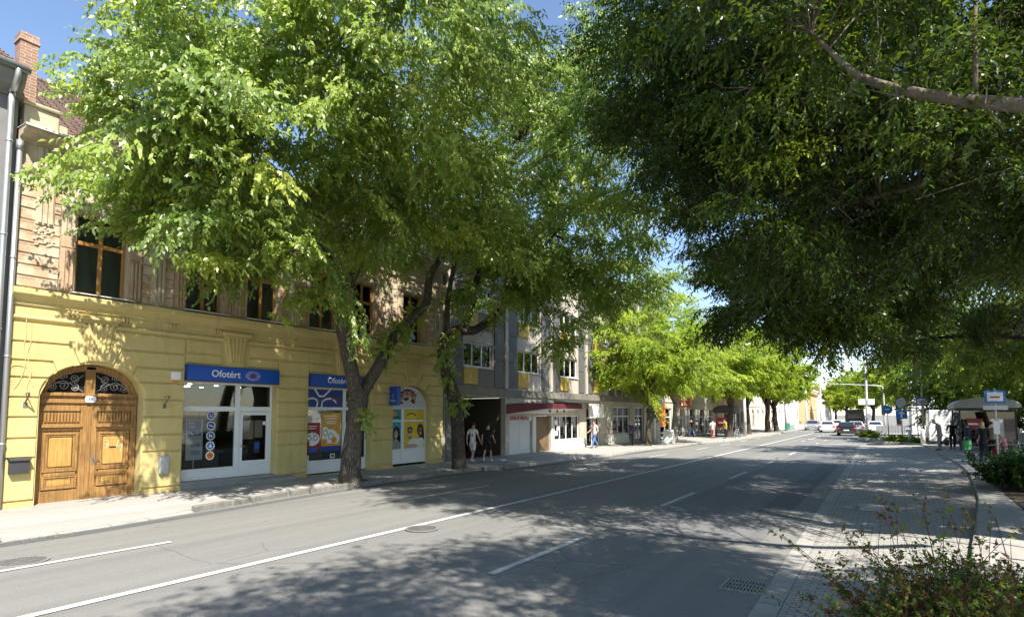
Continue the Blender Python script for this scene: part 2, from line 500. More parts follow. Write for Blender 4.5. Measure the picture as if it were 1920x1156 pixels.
def catmull(pts, n=4):
    P = [Vector(p) for p in pts]
    if len(P) < 3:
        return P
    out = []
    for i in range(len(P) - 1):
        a = P[i - 1] if i else P[0] * 2 - P[1]
        b, c = P[i], P[i + 1]
        d = P[i + 2] if i + 2 < len(P) else P[-1] * 2 - P[-2]
        for k in range(n):
            t = k / n
            out.append(0.5 * ((2 * b) + (c - a) * t + (2 * a - 5 * b + 4 * c - d) * t * t + (3 * b - a - 3 * c + d) * t ** 3))
    out.append(P[-1])
    return out


class MB:
    def __init__(s):
        s.v, s.f, s.m, s.cur = [], [], [], 0

    def add(s, vs, fs):
        o = len(s.v)
        s.v += [tuple(v) for v in vs]
        s.f += [tuple(i + o for i in f) for f in fs]
        s.m += [s.cur] * len(fs)
        return s

    def box(s, x0, x1, y0, y1, z0, z1):
        x0, x1 = min(x0, x1), max(x0, x1)
        y0, y1 = min(y0, y1), max(y0, y1)
        vs = [(x, y, z) for z in (z0, z1) for y in (y0, y1) for x in (x0, x1)]
        return s.add(vs, [(0, 2, 3, 1), (4, 5, 7, 6), (0, 1, 5, 4), (2, 6, 7, 3), (0, 4, 6, 2), (1, 3, 7, 5)])

    def obox(s, c, size, rot=None):
        hx, hy, hz = size[0] / 2, size[1] / 2, size[2] / 2
        R = rot or Matrix.Identity(3)
        c = Vector(c)
        vs = [c + R @ Vector((x, y, z)) for z in (-hz, hz) for y in (-hy, hy) for x in (-hx, hx)]
        return s.add(vs, [(0, 2, 3, 1), (4, 5, 7, 6), (0, 1, 5, 4), (2, 6, 7, 3), (0, 4, 6, 2), (1, 3, 7, 5)])

    def prism(s, pts, fn, d0, d1, inset=0.0):
        """polygon pts (2D) carried by fn(a, b, d) between depths d0 and d1"""
        if area2(pts) < 0:
            pts = pts[::-1]
        n = len(pts)
        top = offset_poly(pts, inset) if inset else pts
        vs = [fn(p[0], p[1], d0) for p in pts] + [fn(p[0], p[1], d1) for p in top]
        fs = [tuple(range(n, 2 * n)), tuple(range(n - 1, -1, -1))]
        fs += [(i, (i + 1) % n, n + (i + 1) % n, n + i) for i in range(n)]
        return s.add(vs, fs)

    def tube(s, pts, rads, n=8, caps=True, wob=0.0, smoothn=0):
        P = catmull(pts, smoothn) if smoothn else [Vector(p) for p in pts]
        if not hasattr(rads, '__len__'):
            rads = [rads] * len(P)
        if len(rads) != len(P):
            R = [float(np.interp(i / (len(P) - 1), np.linspace(0, 1, len(rads)), rads)) for i in range(len(P))]
        else:
            R = list(rads)
        t0 = (P[1] - P[0]).normalized()
        a = Vector((1, 0, 0)) if abs(t0.x) < 0.8 else Vector((0, 1, 0))
        u = (a - t0 * a.dot(t0)).normalized()
        vs = []
        ph = [random.uniform(0, 6.28) for _ in range(4)]
        for i, p in enumerate(P):
            t = ((P[min(i + 1, len(P) - 1)]) - (P[max(i - 1, 0)])).normalized()
            u = (u - t * u.dot(t)).normalized()
            w = t.cross(u)
            for k in range(n):
                an = 2 * math.pi * k / n
                r = R[i]
                if wob:
                    r *= 1 + wob * (math.sin(3 * an + ph[0] + i * 0.12) * 0.6 + math.sin(5 * an + ph[1] - i * 0.2) * 0.5 + math.sin(2 * an + ph[2] + i * 0.7) * 0.5)
                vs.append(p + (u * math.cos(an) + w * math.sin(an)) * r)
        fs = []
        for i in range(len(P) - 1):
            for k in range(n):
                fs.append((i * n + k, i * n + (k + 1) % n, (i + 1) * n + (k + 1) % n, (i + 1) * n + k))
        if caps:
            fs.append(tuple(range(n - 1, -1, -1)))
            fs.append(tuple(range((len(P) - 1) * n, len(P) * n)))
        return s.add(vs, fs)

    def cyl(s, p0, p1, r0, r1=None, n=12):
        return s.tube([p0, p1], [r0, r0 if r1 is None else r1], n)

    def ball(s, c, r, nu=12, nv=8):
        if not hasattr(r, '__len__'):
            r = (r, r, r)
        vs = []
        for j in range(nv + 1):
            th = math.pi * j / nv
            for i in range(nu):
                ph = 2 * math.pi * i / nu
                vs.append((c[0] + r[0] * math.sin(th) * math.cos(ph), c[1] + r[1] * math.sin(th) * math.sin(ph), c[2] + r[2] * math.cos(th)))
        fs = [(j * nu + i, (j + 1) * nu + i, (j + 1) * nu + (i + 1) % nu, j * nu + (i + 1) % nu) for j in range(nv) for i in range(nu)]
        return s.add(vs, fs)

    def build(s, name, m, parent=None, smooth=False, bevel=0.0, loc=None):
        off = Vector((0, 0, 0))
        if parent is not None:
            off = WLOC[parent.name]
        elif loc is not None:
            off = Vector(loc)
        me = bpy.data.meshes.new(name)
        me.from_pydata([(v[0] - off.x, v[1] - off.y, v[2] - off.z) for v in s.v], [], s.f)
        ms = m if isinstance(m, (list, tuple)) else [m]
        for x in ms:
            me.materials.append(MATS[x])
        if len(ms) > 1:
            me.polygons.foreach_set('material_index', s.m)
        if smooth:
            me.polygons.foreach_set('use_smooth', [True] * len(me.polygons))
        me.update()
        o = bpy.data.objects.new(name, me)
        COL.objects.link(o)
        if parent is not None:
            o.parent = parent
        elif loc is not None:
            o.location = loc
        WLOC[o.name] = off
        if bevel:
            b = o.modifiers.new('bevel', 'BEVEL')
            b.width = bevel
            b.segments = 2
            b.limit_method = 'ANGLE'
        return o


def tag(o, label=None, cat=None, group=None, kind=None):
    if label:
        o['label'] = label
    if cat:
        o['category'] = cat
    if group:
        o['group'] = group
    if kind:
        o['kind'] = kind
    return o


def thing(name, label, cat, loc=(0, 0, 0), group=None):
    o = bpy.data.objects.new(name, None)
    o.empty_display_size = 0.2
    COL.objects.link(o)
    o.location = loc
    WLOC[o.name] = Vector(loc)
    return tag(o, label, cat, group)


def struct(mb, name, m, **kw):
    return tag(mb.build(name, m, **kw), kind='structure')


KIDS = {}


def dup(root, loc, rotz=0.0, scale=1.0, label=None):
    def rec(o, par):
        c = o.copy()
        COL.objects.link(c)
        if par is not None:
            c.parent = par
        for ch in list(o.children):
            rec(ch, c)
        return c
    r = rec(root, None)
    r.location = loc
    r.rotation_euler = (0, 0, rotz)
    r.scale = scale if hasattr(scale, '__len__') else (scale,) * 3
    WLOC[r.name] = Vector(loc)
    if label:
        r['label'] = label
    return r


FX = -17.0


def fac(y, z, d):
    return (FX + d, y, z)


def text(parent, s, name, m, size, origin, xdir, ydir, depth=0.004, align='LEFT', bold=0.0):
    cu = bpy.data.curves.new(name, 'FONT')
    cu.body = s
    cu.size = size
    cu.extrude = depth
    cu.offset = bold
    cu.align_x = align
    cu.resolution_u = 3
    tmp = bpy.data.objects.new('tmp', cu)
    COL.objects.link(tmp)
    dg = bpy.context.evaluated_depsgraph_get()
    me = bpy.data.meshes.new_from_object(tmp.evaluated_get(dg))
    bpy.data.objects.remove(tmp)
    X, Y = Vector(xdir).normalized(), Vector(ydir).normalized()
    Z = X.cross(Y)
    mt = Matrix.Identity(4)
    off = Vector(origin) - WLOC[parent.name]
    for i in range(3):
        mt[i][0], mt[i][1], mt[i][2], mt[i][3] = X[i], Y[i], Z[i], off[i]
    me.transform(mt)
    me.materials.clear()
    me.materials.append(MATS[m])
    me.name = name
    o = bpy.data.objects.new(name, me)
    COL.objects.link(o)
    o.parent = parent
    WLOC[o.name] = WLOC[parent.name]
    return o


def wall(mb, y0, y1, z0, z1, ops, X, reveal=0.25):
    """facade sheet in the plane X with real openings (y0, y1, z0, z1, arch rise) and their reveals"""
    ys = {y0, y1}
    for o in ops:
        n = 14 if o[4] else 1
        for k in range(n + 1):
            ys.add(o[0] + (o[1] - o[0]) * k / n)
    ys = sorted(y for y in ys if y0 - 1e-6 <= y <= y1 + 1e-6)

    def topz(o, y):
        if not o[4]:
            return o[3]
        t = (y - (o[0] + o[1]) / 2) / ((o[1] - o[0]) / 2)
        return o[3] - o[4] + o[4] * math.sqrt(max(0, 1 - t * t))

    def q(*p):
        mb.add(p, [(0, 1, 2, 3)])
    for a, b in zip(ys[:-1], ys[1:]):
        if b - a < 1e-6:
            continue
        mid = (a + b) / 2
        cov = sorted([o for o in ops if o[0] < mid < o[1]], key=lambda o: o[2])
        la = lb = z0
        for o in cov:
            if o[2] > max(la, lb) + 1e-6:
                q((X, a, la), (X, b, lb), (X, b, o[2]), (X, a, o[2]))
            q((X, a, o[2]), (X, b, o[2]), (X - reveal, b, o[2]), (X - reveal, a, o[2]))
            ta, tb = topz(o, a), topz(o, b)
            q((X, a, ta), (X, b, tb), (X - reveal, b, tb), (X - reveal, a, ta))
            la, lb = ta, tb
        q((X, a, la), (X, b, lb), (X, b, z1), (X, a, z1))
    for o in ops:
        for y in (o[0], o[1]):
            t = topz(o, y)
            q((X, y, o[2]), (X, y, t), (X - reveal, y, t), (X - reveal, y, o[2]))
    return mb


def window(parent, y0, y1, z0, z1, X, wood='window_wood', transom=None, mull=1, inner='curtain', fw=0.07, glass='glass', d=0.2, rise=0.0, lower_mull=None):
    """a window of its own: frame, panes, and what hangs behind the panes"""
    f = MB()
    xa, xb = X - d - 0.06, X - d
    f.box(xa, xb, y0, y0 + fw, z0, z1)
    f.box(xa, xb, y1 - fw, y1, z0, z1)
    f.box(xa, xb, y0 + fw, y1 - fw, z0, z0 + fw)
    f.box(xa, xb, y0 + fw, y1 - fw, z1 - fw, z1)
    for k in range(1, mull + 1):
        y = y0 + (y1 - y0) * k / (mull + 1)
        f.box(xa + 0.005, xb + 0.012, y - fw * 0.55, y + fw * 0.55, z0 + fw, z1 - fw)
    if transom:
        f.box(xa + 0.002, xb + 0.018, y0 + fw, y1 - fw, transom - fw * 0.6, transom + fw * 0.6)
    fo = f.build('window', wood, parent, bevel=0.006)
    g = MB()
    g.box(xa + 0.022, xa + 0.03, y0 + fw * 0.5, y1 - fw * 0.5, z0 + fw * 0.5, z1 - fw * 0.5)
    g.build('pane', glass, fo)
    c = MB()
    n = max(6, int((y1 - y0) * 9))
    vs, fs = [], []
    for i in range(n + 1):
        y = y0 + (y1 - y0) * i / n
        x = xa - 0.12 + 0.025 * math.sin(i * 2.1)
        vs += [(x, y, z0), (x, y, z1)]
    fs = [(2 * i, 2 * i + 2, 2 * i + 3, 2 * i + 1) for i in range(n)]
    c.add(vs, fs)
    c.build('curtain', inner, fo, smooth=True)
    return fo

# ------------------------------------------------------------------ ground, road, pavements
def sheet(name, pts, z, m, sub=None):
    mb = MB()
    n = len(pts)
    mb.add([(p[0], p[1], p[2] if len(p) > 2 else z) for p in pts], [tuple(range(n))])
    return struct(mb, name, m)


sheet('ground', [(-900, -300), (900, -300), (900, 1500), (-900, 1500)], -0.08, 'ground_far')
sheet('road', [(-14.6, -40), (-1.1, -40), (-1.1, 5), (-1.7, 53), (60, 53), (60, 76), (-1.0, 76), (-1.0, 420), (-14.6, 420)], 0.0, 'asphalt')
sheet('bus_lane', [(-4.75, 10.9), (-2.05, 10.9), (-2.12, 50), (-4.75, 50)], 0.004, 'asphalt_worn')
sheet('road_patch', [(-2.75, 14.9), (-2.07, 14.9), (-2.1, 30), (-2.75, 30)], 0.008, 'asphalt_patch')

KL = [(-13.45, -40), (-13.45, 3.4), (-13.5, 5.5), (-13.8, 7.6), (-14.2, 10.0), (-14.3, 12.5), (-14.3, 18.6), (-13.5, 20.6), (-13.6, 26), (-12.9, 29.5), (-13.2, 35), (-12.6, 39),
      (-12.6, 47), (-11.4, 51), (-11.3, 60), (-11.0, 66), (-11.4, 80), (-11.6, 420)]


def klx(y):
    return float(np.interp(y, [p[1] for p in KL], [p[0] for p in KL]))


mb = MB()
ys = sorted(set([p[1] for p in KL] + list(np.arange(-10, 60, 1.5)) + [4.0, 7.2]))
vs, fs = [], []
for y in ys:
    e = klx(y)
    low = 0.03 if 3.9 < y < 7.0 else (0.125 if (y < 3 or y > 7.8) else 0.07)
    vs += [(FX - 0.3, y, 0.15), (FX + 1.4, y, 0.125), (e - 0.16, y, low), (e - 0.16, y, -0.05)]
for i in range(len(ys) - 1):
    for k in range(3):
        a = i * 4 + k
        fs.append((a, a + 1, a + 5, a + 4))
mb.add(vs, fs)
struct(mb, 'pavement', 'pavement')
# kerb stones along the left pavement: dropped in front of the gateway
mb = MB()
y = -12.0
while y < 200:
    L = random.uniform(0.75, 1.05) if y < 70 else 6.0
    x0, x1 = klx(y), klx(y + L)
    an = math.atan2(x1 - x0, L)
    h = 0.135
    if 3.6 < y + L / 2 < 7.3:
        h = 0.03
    elif y < 3.6:
        h = 0.10
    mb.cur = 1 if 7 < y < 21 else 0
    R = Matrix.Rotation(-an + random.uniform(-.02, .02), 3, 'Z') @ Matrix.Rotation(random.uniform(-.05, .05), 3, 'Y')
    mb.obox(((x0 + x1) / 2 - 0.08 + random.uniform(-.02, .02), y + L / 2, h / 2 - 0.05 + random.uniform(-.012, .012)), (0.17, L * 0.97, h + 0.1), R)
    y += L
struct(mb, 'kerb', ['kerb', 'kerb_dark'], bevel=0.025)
sheet('kerb_strip', [(-13.36, -12), (-13.0, -12), (-13.0, 5), (-13.8, 12), (-13.8, 19), (-12.9, 22), (-12.6, 34), (-12.1, 46), (-12.5, 46), (-13.1, 34), (-13.4, 22), (-14.2, 18.6), (-14.2, 12), (-13.7, 8), (-13.4, 5)], 0.004, 'asphalt_patch')

# bus bay of pavers with its light border, and the right kerb
KR = [(-1.0, 3), (-0.95, 5), (-0.8, 6.4), (-0.3, 7.7), (0.42, 8.8), (0.8, 10), (1.0, 12), (1.3, 14.6), (1.72, 18.5), (2.0, 22.5), (2.25, 27), (2.3, 31), (2.15, 38), (1.85, 47), (1.5, 50.5), (0.6, 52.2), (-1.2, 52.6)]


def krx(y):
    return float(np.interp(y, [p[1] for p in KR[:-2]], [p[0] for p in KR[:-2]]))


bl = lambda y: -1.42 - 0.0125 * (y - 6)
mb = MB()
vs, fs = [], []
yl = [4.5, 5.5, 6.4, 7, 7.7, 8.3, 8.8, 9.4, 10, 12, 15, 18, 22, 26, 30, 35, 40, 45, 50]
for y in yl:
    vs += [(bl(y) + 0.26, y, 0.006), (krx(y) + 0.02, y, 0.006 + .13 * min(1, (krx(y) - bl(y)) / 2))]
fs = [(2 * i, 2 * i + 1, 2 * i + 3, 2 * i + 2) for i in range(len(yl) - 1)]
mb.add(vs, fs)
struct(mb, 'paved_bay', 'pavers')
mb = MB()
for i in range(len(yl) - 1):
    a, b = yl[i], yl[i + 1]
    n = max(1, int((b - a) / 1.0))
    for k in range(n):
        y0, y1 = a + (b - a) * k / n, a + (b - a) * (k + 1) / n
        mb.add([(bl(y0) - 0.02, y0 + .006, 0.012), (bl(y0) + 0.255, y0 + .006, 0.012), (bl(y1) + 0.255, y1 - .006, 0.012), (bl(y1) - 0.02, y1 - .006, 0.012)], [(0, 1, 2, 3)])
struct(mb, 'bay_border', 'concrete_border')
mb = MB()
P = []
for i in range(len(KR) - 1):
    a, b = Vector(KR[i]), Vector(KR[i + 1])
    n = max(1, int((b - a).length / 1.0))
    for k in range(n):
        p, q = a.lerp(b, k / n), a.lerp(b, (k + 1) / n)
        d = q - p
        R = Matrix.Rotation(math.atan2(-d.x, d.y), 3, 'Z')
        wide = 0.34 if p.y < 16 else 0.3
        c = (p + q) / 2
        nx = Vector((d.y, -d.x)).normalized() * wide / 2
        mb.obox((c.x + nx.x, c.y + nx.y, 0.10), (wide, d.length * 0.975, 0.24), R)
struct(mb, 'bay_kerb', 'kerb', bevel=0.03)
mb = MB()
vs, fs = [], []
yl2 = [-6, 3, 5, 6.4, 7.7, 8.8, 10, 12, 14.6, 18.5, 22.5, 27, 31, 38, 47, 50.5]
for y in yl2:
    vs += [(krx(y) + 0.22, y, 0.222), (40, y, 0.226)]
fs = [(2 * i, 2 * i + 1, 2 * i + 3, 2 * i + 2) for i in range(len(yl2) - 1)]
mb.add(vs, fs)
struct(mb, 'right_pavement', 'pavement')
sheet('soil_bed', [(2.3, 15.6), (6.5, 14.5), (7.5, 29), (2.65, 28.5), (2.45, 22)], 0.236, 'soil')
sheet('soil_bed', [(-.72, 1.5), (4.5, 1.5), (3.2, 7.2), (1.1, 8.6), (.2, 7.9), (-.5, 6.4), (-.7, 5)], 0.236, 'soil')
sheet('paved_slab', [(1.32, 11.0), (2.35, 10.9), (2.75, 14.9), (1.68, 15.2)], 0.236, 'concrete_border')
sheet('side_pavement', [(-1.0, 76), (60, 76), (60, 110), (-1.0, 110)], 0.12, 'pavement')

# painted lines
mb = MB()


def stripe(x0, y0, x1, y1, w, z=0.012):
    d = Vector((x1 - x0, y1 - y0)).normalized()
    n = Vector((d.y, -d.x)) * w / 2
    mb.add([(x0 - n.x, y0 - n.y, z), (x0 + n.x, y0 + n.y, z), (x1 + n.x, y1 + n.y, z), (x1 - n.x, y1 - n.y, z)], [(0, 1, 2, 3)])


stripe(-8.34, -12, -8.27, 12.6, 0.15)
stripe(-8.2, 24, -7.95, 78, 0.15)
struct(mb, 'centre_line', 'road_paint')
mb = MB()
stripe(-8.27, 12.6, -8.2, 24, 0.14)
for a, b in ((-6, -1), (6.9, 9.9), (14.3, 17.2), (21.6, 24.5), (29, 32), (36, 38.5), (43, 45.5), (50, 52), (57, 59), (64, 66)):
    stripe(-4.9 - 0.001 * a, a, -4.9 - 0.001 * b, b, 0.13)
for a, b in ((11.3, 15.3), (19, 23), (26.5, 33)):
    stripe(-11.0, a, -10.95, b, 0.12)
struct(mb, 'lane_dashes', 'road_paint_worn')
mb = MB()
stripe(-11.2, -9, -10.95, 5.45, 0.12)
for k in range(9):
    stripe(-10.7, 38 + k * 6.5, -10.7, 41 + k * 6.5, 0.12)
for k in range(7):
    stripe(-6.4, 54 + k * 4.4, -6.4, 56 + k * 4.4, 0.13)
stripe(-4.7, 50.6, -2.2, 50.9, 0.4)
for k in range(5):
    stripe(-10.2 + k * 1.9, 92, -9.2 + k * 1.9, 92, 2.6)
# lane arrows far up the road
for ax in (-3.4, -6.3):
    stripe(ax, 60, ax, 62.4, 0.2)
    mb.add([(ax - 0.4, 62.4, .012), (ax + 0.4, 62.4, .012), (ax, 63.8, .012)], [(0, 1, 2)])
struct(mb, 'lane_marks', 'road_paint')


for (x_, y_, r_) in ((-14.72, 12.85, .75), (-14.62, 18.35, .6)):
    mb = MB()
    mb.prism([(x_ + r_ * (1 + .12 * math.sin(3 * a)) * math.cos(a) * .55, y_ + r_ * (1 + .15 * math.sin(5 * a)) * math.sin(a)) for a in np.linspace(0, 6.2832, 25)[:-1]], lambda a, b, q: (a, b, q), .06, .146, .05)
    struct(mb, 'tree_pit', 'soil')


# ironwork in the road
def manhole(loc, r, label):
    t = thing('manhole_cover', label, 'manhole cover', loc, 'iron covers in the road')
    mb = MB()
    x, y, z = loc
    n = 32
    vs = []
    for rr, zz in ((r, 0.0), (r, 0.014), (r * 0.88, 0.014), (r * 0.88, 0.004)):
        for k in range(n):
            vs.append((x + rr * math.cos(6.2832 * k / n), y + rr * math.sin(6.2832 * k / n), z + zz))
    fs = [(j * n + k, j * n + (k + 1) % n, (j + 1) * n + (k + 1) % n, (j + 1) * n + k) for j in range(3) for k in range(n)]
    mb.add(vs, fs)
    mb.build('rim', 'iron_light', t)
    mb = MB()
    mb.cyl((x, y, z), (x, y, z + 0.007), r * 0.875, n=32)
    for k in range(-6, 7):
        yy = k * r * 0.13
        h = math.sqrt(max(0, (r * 0.8) ** 2 - yy * yy))
        if h > 0.05:
            mb.box(x - h, x + h, y + yy - r * .035, y + yy + r * .035, z + 0.005, z + 0.016)
    mb.build('cover', 'iron', t)
    return t


manhole((-11.45, 3.45, 0.004), 0.36, 'round ribbed iron cover near the dropped kerb at the gateway')
manhole((-7.95, 8.8, 0.015), 0.33, 'round ribbed iron cover touching the white centre line')
t = thing('drain_grate', 'rectangular slotted drain grate beside the paver border in shade', 'drain grate', (-1.72, 8.28, 0.008))
mb = MB()
x0, x1, y0, y1 = -2.0, -1.44, 8.0, 8.58
mb.box(x0, x1, y0, y0 + .04, 0.002, .024); mb.box(x0, x1, y1 - .04, y1, 0.002, .024)
mb.box(x0, x0 + .04, y0 + .04, y1 - .04, 0.002, .024); mb.box(x1 - .04, x1, y0 + .04, y1 - .04, 0.002, .024)
mb.build('frame', 'iron_light', t)
mb = MB()
for k in range(11):
    xx = x0 + .06 + k * 0.043
    mb.box(xx, xx + .02, y0 + .05, y1 - .05, 0.006, .02)
for yy in (0.19, 0.37):
    mb.box(x0 + .05, x1 - .05, y0 + yy, y0 + yy + .025, 0.006, .021)
mb.build('bars', 'iron_light', t)
mb = MB()
mb.box(x0 + .041, x1 - .041, y0 + .041, y1 - .041, 0.001, .005)
mb.build('shaft', 'black_void', t)
t = thing('access_cover', 'rectangular light framed access cover sunk in the pavers of the bay', 'access cover', (-0.3, 16.4, 0.055))
mb = MB()
mb.box(-.72, .12, 16.0, 16.08, .045, .095); mb.box(-.72, .12, 16.72, 16.8, .045, .095)
mb.box(-.72, -.64, 16.08, 16.72, .045, .092); mb.box(.04, .12, 16.08, 16.72, .06, .1)
mb.build('frame', 'concrete_border', t)
mb = MB()
mb.box(-.64, .04, 16.08, 16.72, .045, .08)
mb.build('lid', 'iron_light', t)
# dry leaves and dust gathered against the kerb
mb = MB()
for (cx, cyy, n) in ((-13.25, 4.2, 70), (-13.7, 8.6, 60), (-13.95, 11.0, 90), (-13.2, 21, 50), (-12.4, 40, 40)):
    for k in range(n):
        x, y = cx + random.gauss(0, .12), cyy + random.gauss(0, .55)
        a = random.uniform(0, 6.28)
        s = random.uniform(.02, .05)
        z = 0.012 + random.uniform(0, .015)
        mb.add([(x, y, z), (x + s * math.cos(a), y + s * math.sin(a), z + .008), (x + s * math.cos(a + .8) * 1.3, y + s * math.sin(a + .8) * 1.3, z + .004)], [(0, 1, 2)])
tag(mb.build('fallen_leaves', 'litter_leaf'), 'dry leaves and dust gathered along the left kerb', 'leaf litter', kind='stuff')


# ------------------------------------------------------------------ yellow townhouse
def extr(mb, prof, y0, y1, X=FX):
    n = len(prof)
    vs = [(X + d, y0, z) for d, z in prof] + [(X + d, y1, z) for d, z in prof]
    fs = [(i, (i + 1) % n, n + (i + 1) % n, n + i) for i in range(n)] + [tuple(range(n)), tuple(range(2 * n - 1, n - 1, -1))]
    mb.add(vs, fs)


def fbox(mb, y0, y1, z0, z1, d0, d1):
    mb.box(FX + d0, FX + d1, y0, y1, z0, z1)


T = thing('townhouse', 'two storey yellow townhouse with arched gateway and peeling upper floor', 'building', (FX, 12.4, 0.1))
OPS = [(5.3, 7.58, 0.1, 3.57, 0.82), (8.66, 11.66, 0.2, 3.26, 0), (12.9, 15.8, 0.15, 3.26, 0), (17.0, 19.28, 0.15, 3.5, 0.9)]
mb = MB()
wall(mb, 4.67, 20.12, 0.05, 5.27, OPS, FX, 0.35)
# rusticated blocks
def rect(y0, y1, z0, z1):
    mb.prism([(y0, z0), (y1, z0), (y1, z1), (y0, z1)], fac, -0.004, 0.045, 0.022)


CZ = [0.28, 1.27, 1.73, 2.22, 2.69]
piers = [(4.68, 5.28), (7.6, 8.64), (11.68, 12.88), (15.82, 16.98), (19.3, 20.1)]
for (a, b) in piers:
    for z0, z1 in zip(CZ[:-1], CZ[1:]):
        rect(a, b, z0 + 0.02, z1 - 0.005)
for z0, z1 in ((2.69, 3.16), (3.16, 3.57)):
    rect(11.68, 12.88, z0 + .02, z1 - .005)


def arch_blocks(yc, a, zs, b, yL, yR, dz=0.0):
    def edge(z):
        return a * math.sqrt(max(0.0, 1 - ((z - zs) / b) ** 2))
    for sgn, yo in ((-1, yL), (1, yR)):
        w = abs(yc - yo)
        A = [(w, 2.71 + dz)] + [(edge(z) + .02, z) for z in np.linspace(2.71 + dz, 3.15 + dz, 6)] + [(w, 3.15 + dz)]
        B = [(w, 3.18 + dz)] + [(edge(z) + .02, z) for z in np.linspace(3.18 + dz, 3.29 + dz, 4)] + [(0.96, 3.55 + dz), (w, 3.55 + dz)]
        Cc = [(w, 3.58 + dz), (0.93, 3.58 + dz)] + [(edge(z) + .02, z) for z in np.linspace(3.325 + dz, 3.5 + dz, 5)] + [(0.6, 3.99 + dz), (w, 3.99 + dz)]
        D = [(w, 4.02 + dz), (0.57, 4.02 + dz), (0.37, 3.56 + dz), (0.25, 3.6 + dz), (0.36, 4.46), (w, 4.46)]
        for poly in (A, B, Cc, D):
            mb.prism([(yc + sgn * p[0], p[1]) for p in poly], fac, -0.004, 0.045, 0.018)


arch_blocks(6.44, 1.14, 2.75, 0.82, 4.68, 8.64)
arch_blocks(18.14, 1.14, 2.6, 0.9, 15.82, 20.1, -0.03)
for (a, b) in ((8.68, 9.72), (10.6, 11.66)):
    rect(a, b, 3.78, 4.06); rect(a, b, 4.09, 4.46)
rect(11.68, 12.88, 3.59, 4.06); rect(11.68, 12.88, 4.09, 4.46)
for (a, b) in ((12.9, 13.95), (14.82, 15.8)):
    rect(a, b, 3.78, 4.06); rect(a, b, 4.09, 4.46)
mb.build('wall', 'stucco_yellow', T, bevel=0)
for (a, b) in piers:
    mb = MB()
    fbox(mb, a - .01, b + .01, 0.05, 0.27, -0.05, 0.055)
    mb.build('plinth', 'stucco_base', T, bevel=0.01)
mb = MB()
extr(mb, [(0, 4.86), (.05, 4.88), (.05, 4.97), (.10, 5.0), (.17, 5.08), (.21, 5.12), (.21, 5.24), (.0, 5.29)], 4.64, 20.14)
extr(mb, [(0, 4.5), (.05, 4.52), (.075, 4.56), (.075, 4.6), (0, 4.64)], 4.66, 20.12)
for yc in (6.48, 10.17, 14.38, 18.12):
    for s in (-1, 1):
        for q in range(3):
            yy = yc + s * (0.52 + q * 0.085)
            fbox(mb, yy - .028, yy + .028, 4.70, 4.855, 0, 0.06)
for yc in (8.3, 12.3, 16.4):
    for q in range(-1, 2):
        fbox(mb, yc + q * .085 - .028, yc + q * .085 + .028, 4.74, 4.855, 0, .06)
for yb in (7.35, 9.1, 11.2, 12.9, 13.5, 15.6, 17.0, 19.2):     # sheet joints of the sill band
    fbox(mb, yb, yb + .025, 5.11, 5.245, .2, .222)
mb.build('cornice', 'stucco_yellow', T, bevel=0.008)
for yc in (6.48, 10.17, 14.38, 18.12):
    k = MB()
    k.prism([(yc - .23, 3.64), (yc + .23, 3.64), (yc + .40, 4.7), (yc - .40, 4.7)], fac, -.002, 0.075, 0.012)
    for q in range(-2, 3):
        yb, yt = yc + q * .082, yc + q * .135
        k.prism([(yb - .02, 3.86), (yb + .02, 3.86), (yt + .034, 4.62), (yt - .034, 4.62)], fac, 0.07, 0.115, 0.01)
    k.prism([(yc - .44, 4.68), (yc + .44, 4.68), (yc + .47, 4.8), (yc - .47, 4.8)], fac, -.002, 0.17, 0.02)
    k.build('keystone', 'stucco_yellow', T)

# upper floor
WIN = [(5.88, 7.06), (8.62, 9.72), (10.52, 11.62), (12.88, 14.06), (14.82, 15.95), (17.5, 18.68)]
mb = MB()
wall(mb, 4.67, 20.12, 5.27, 9.06, [(a, b, 5.3, 7.42, 0.1) for a, b in WIN], FX - 0.01, 0.3)
mb.build('upper_wall', 'plaster_old', T)
gaps = [(4.72, 5.53), (7.42, 8.26), (10.06, 10.18), (11.98, 12.52), (16.3, 17.14), (19.04, 20.06)]
for a, b in gaps:
    mb = MB()
    z = 5.3
    while z < 7.9:
        h = 0.27
        if True:
            mb.prism([(a, z + .012), (b, z + .008), (b, min(z + h, 8.02) - .006), (a, min(z + h, 8.02) - .006)], fac, -.02, random.choice([0.03, 0.03, 0.034, 0.026, 0.012]), 0.012)
        z += h
    mb.build('wall_courses', 'plaster_courses', T)


def flutes(m, y0, y1, z0, z1, d=0.075, n=3):
    fbox(m, y0, y1, z0, z1, -.02, d - .03)
    w = (y1 - y0) / (n + .3)
    for q in range(n):
        yy = y0 + w * (q + .65)
        fbox(m, yy - w * .3, yy + w * .3, z0 + .04, z1 - .05, d - .032, d + .012)


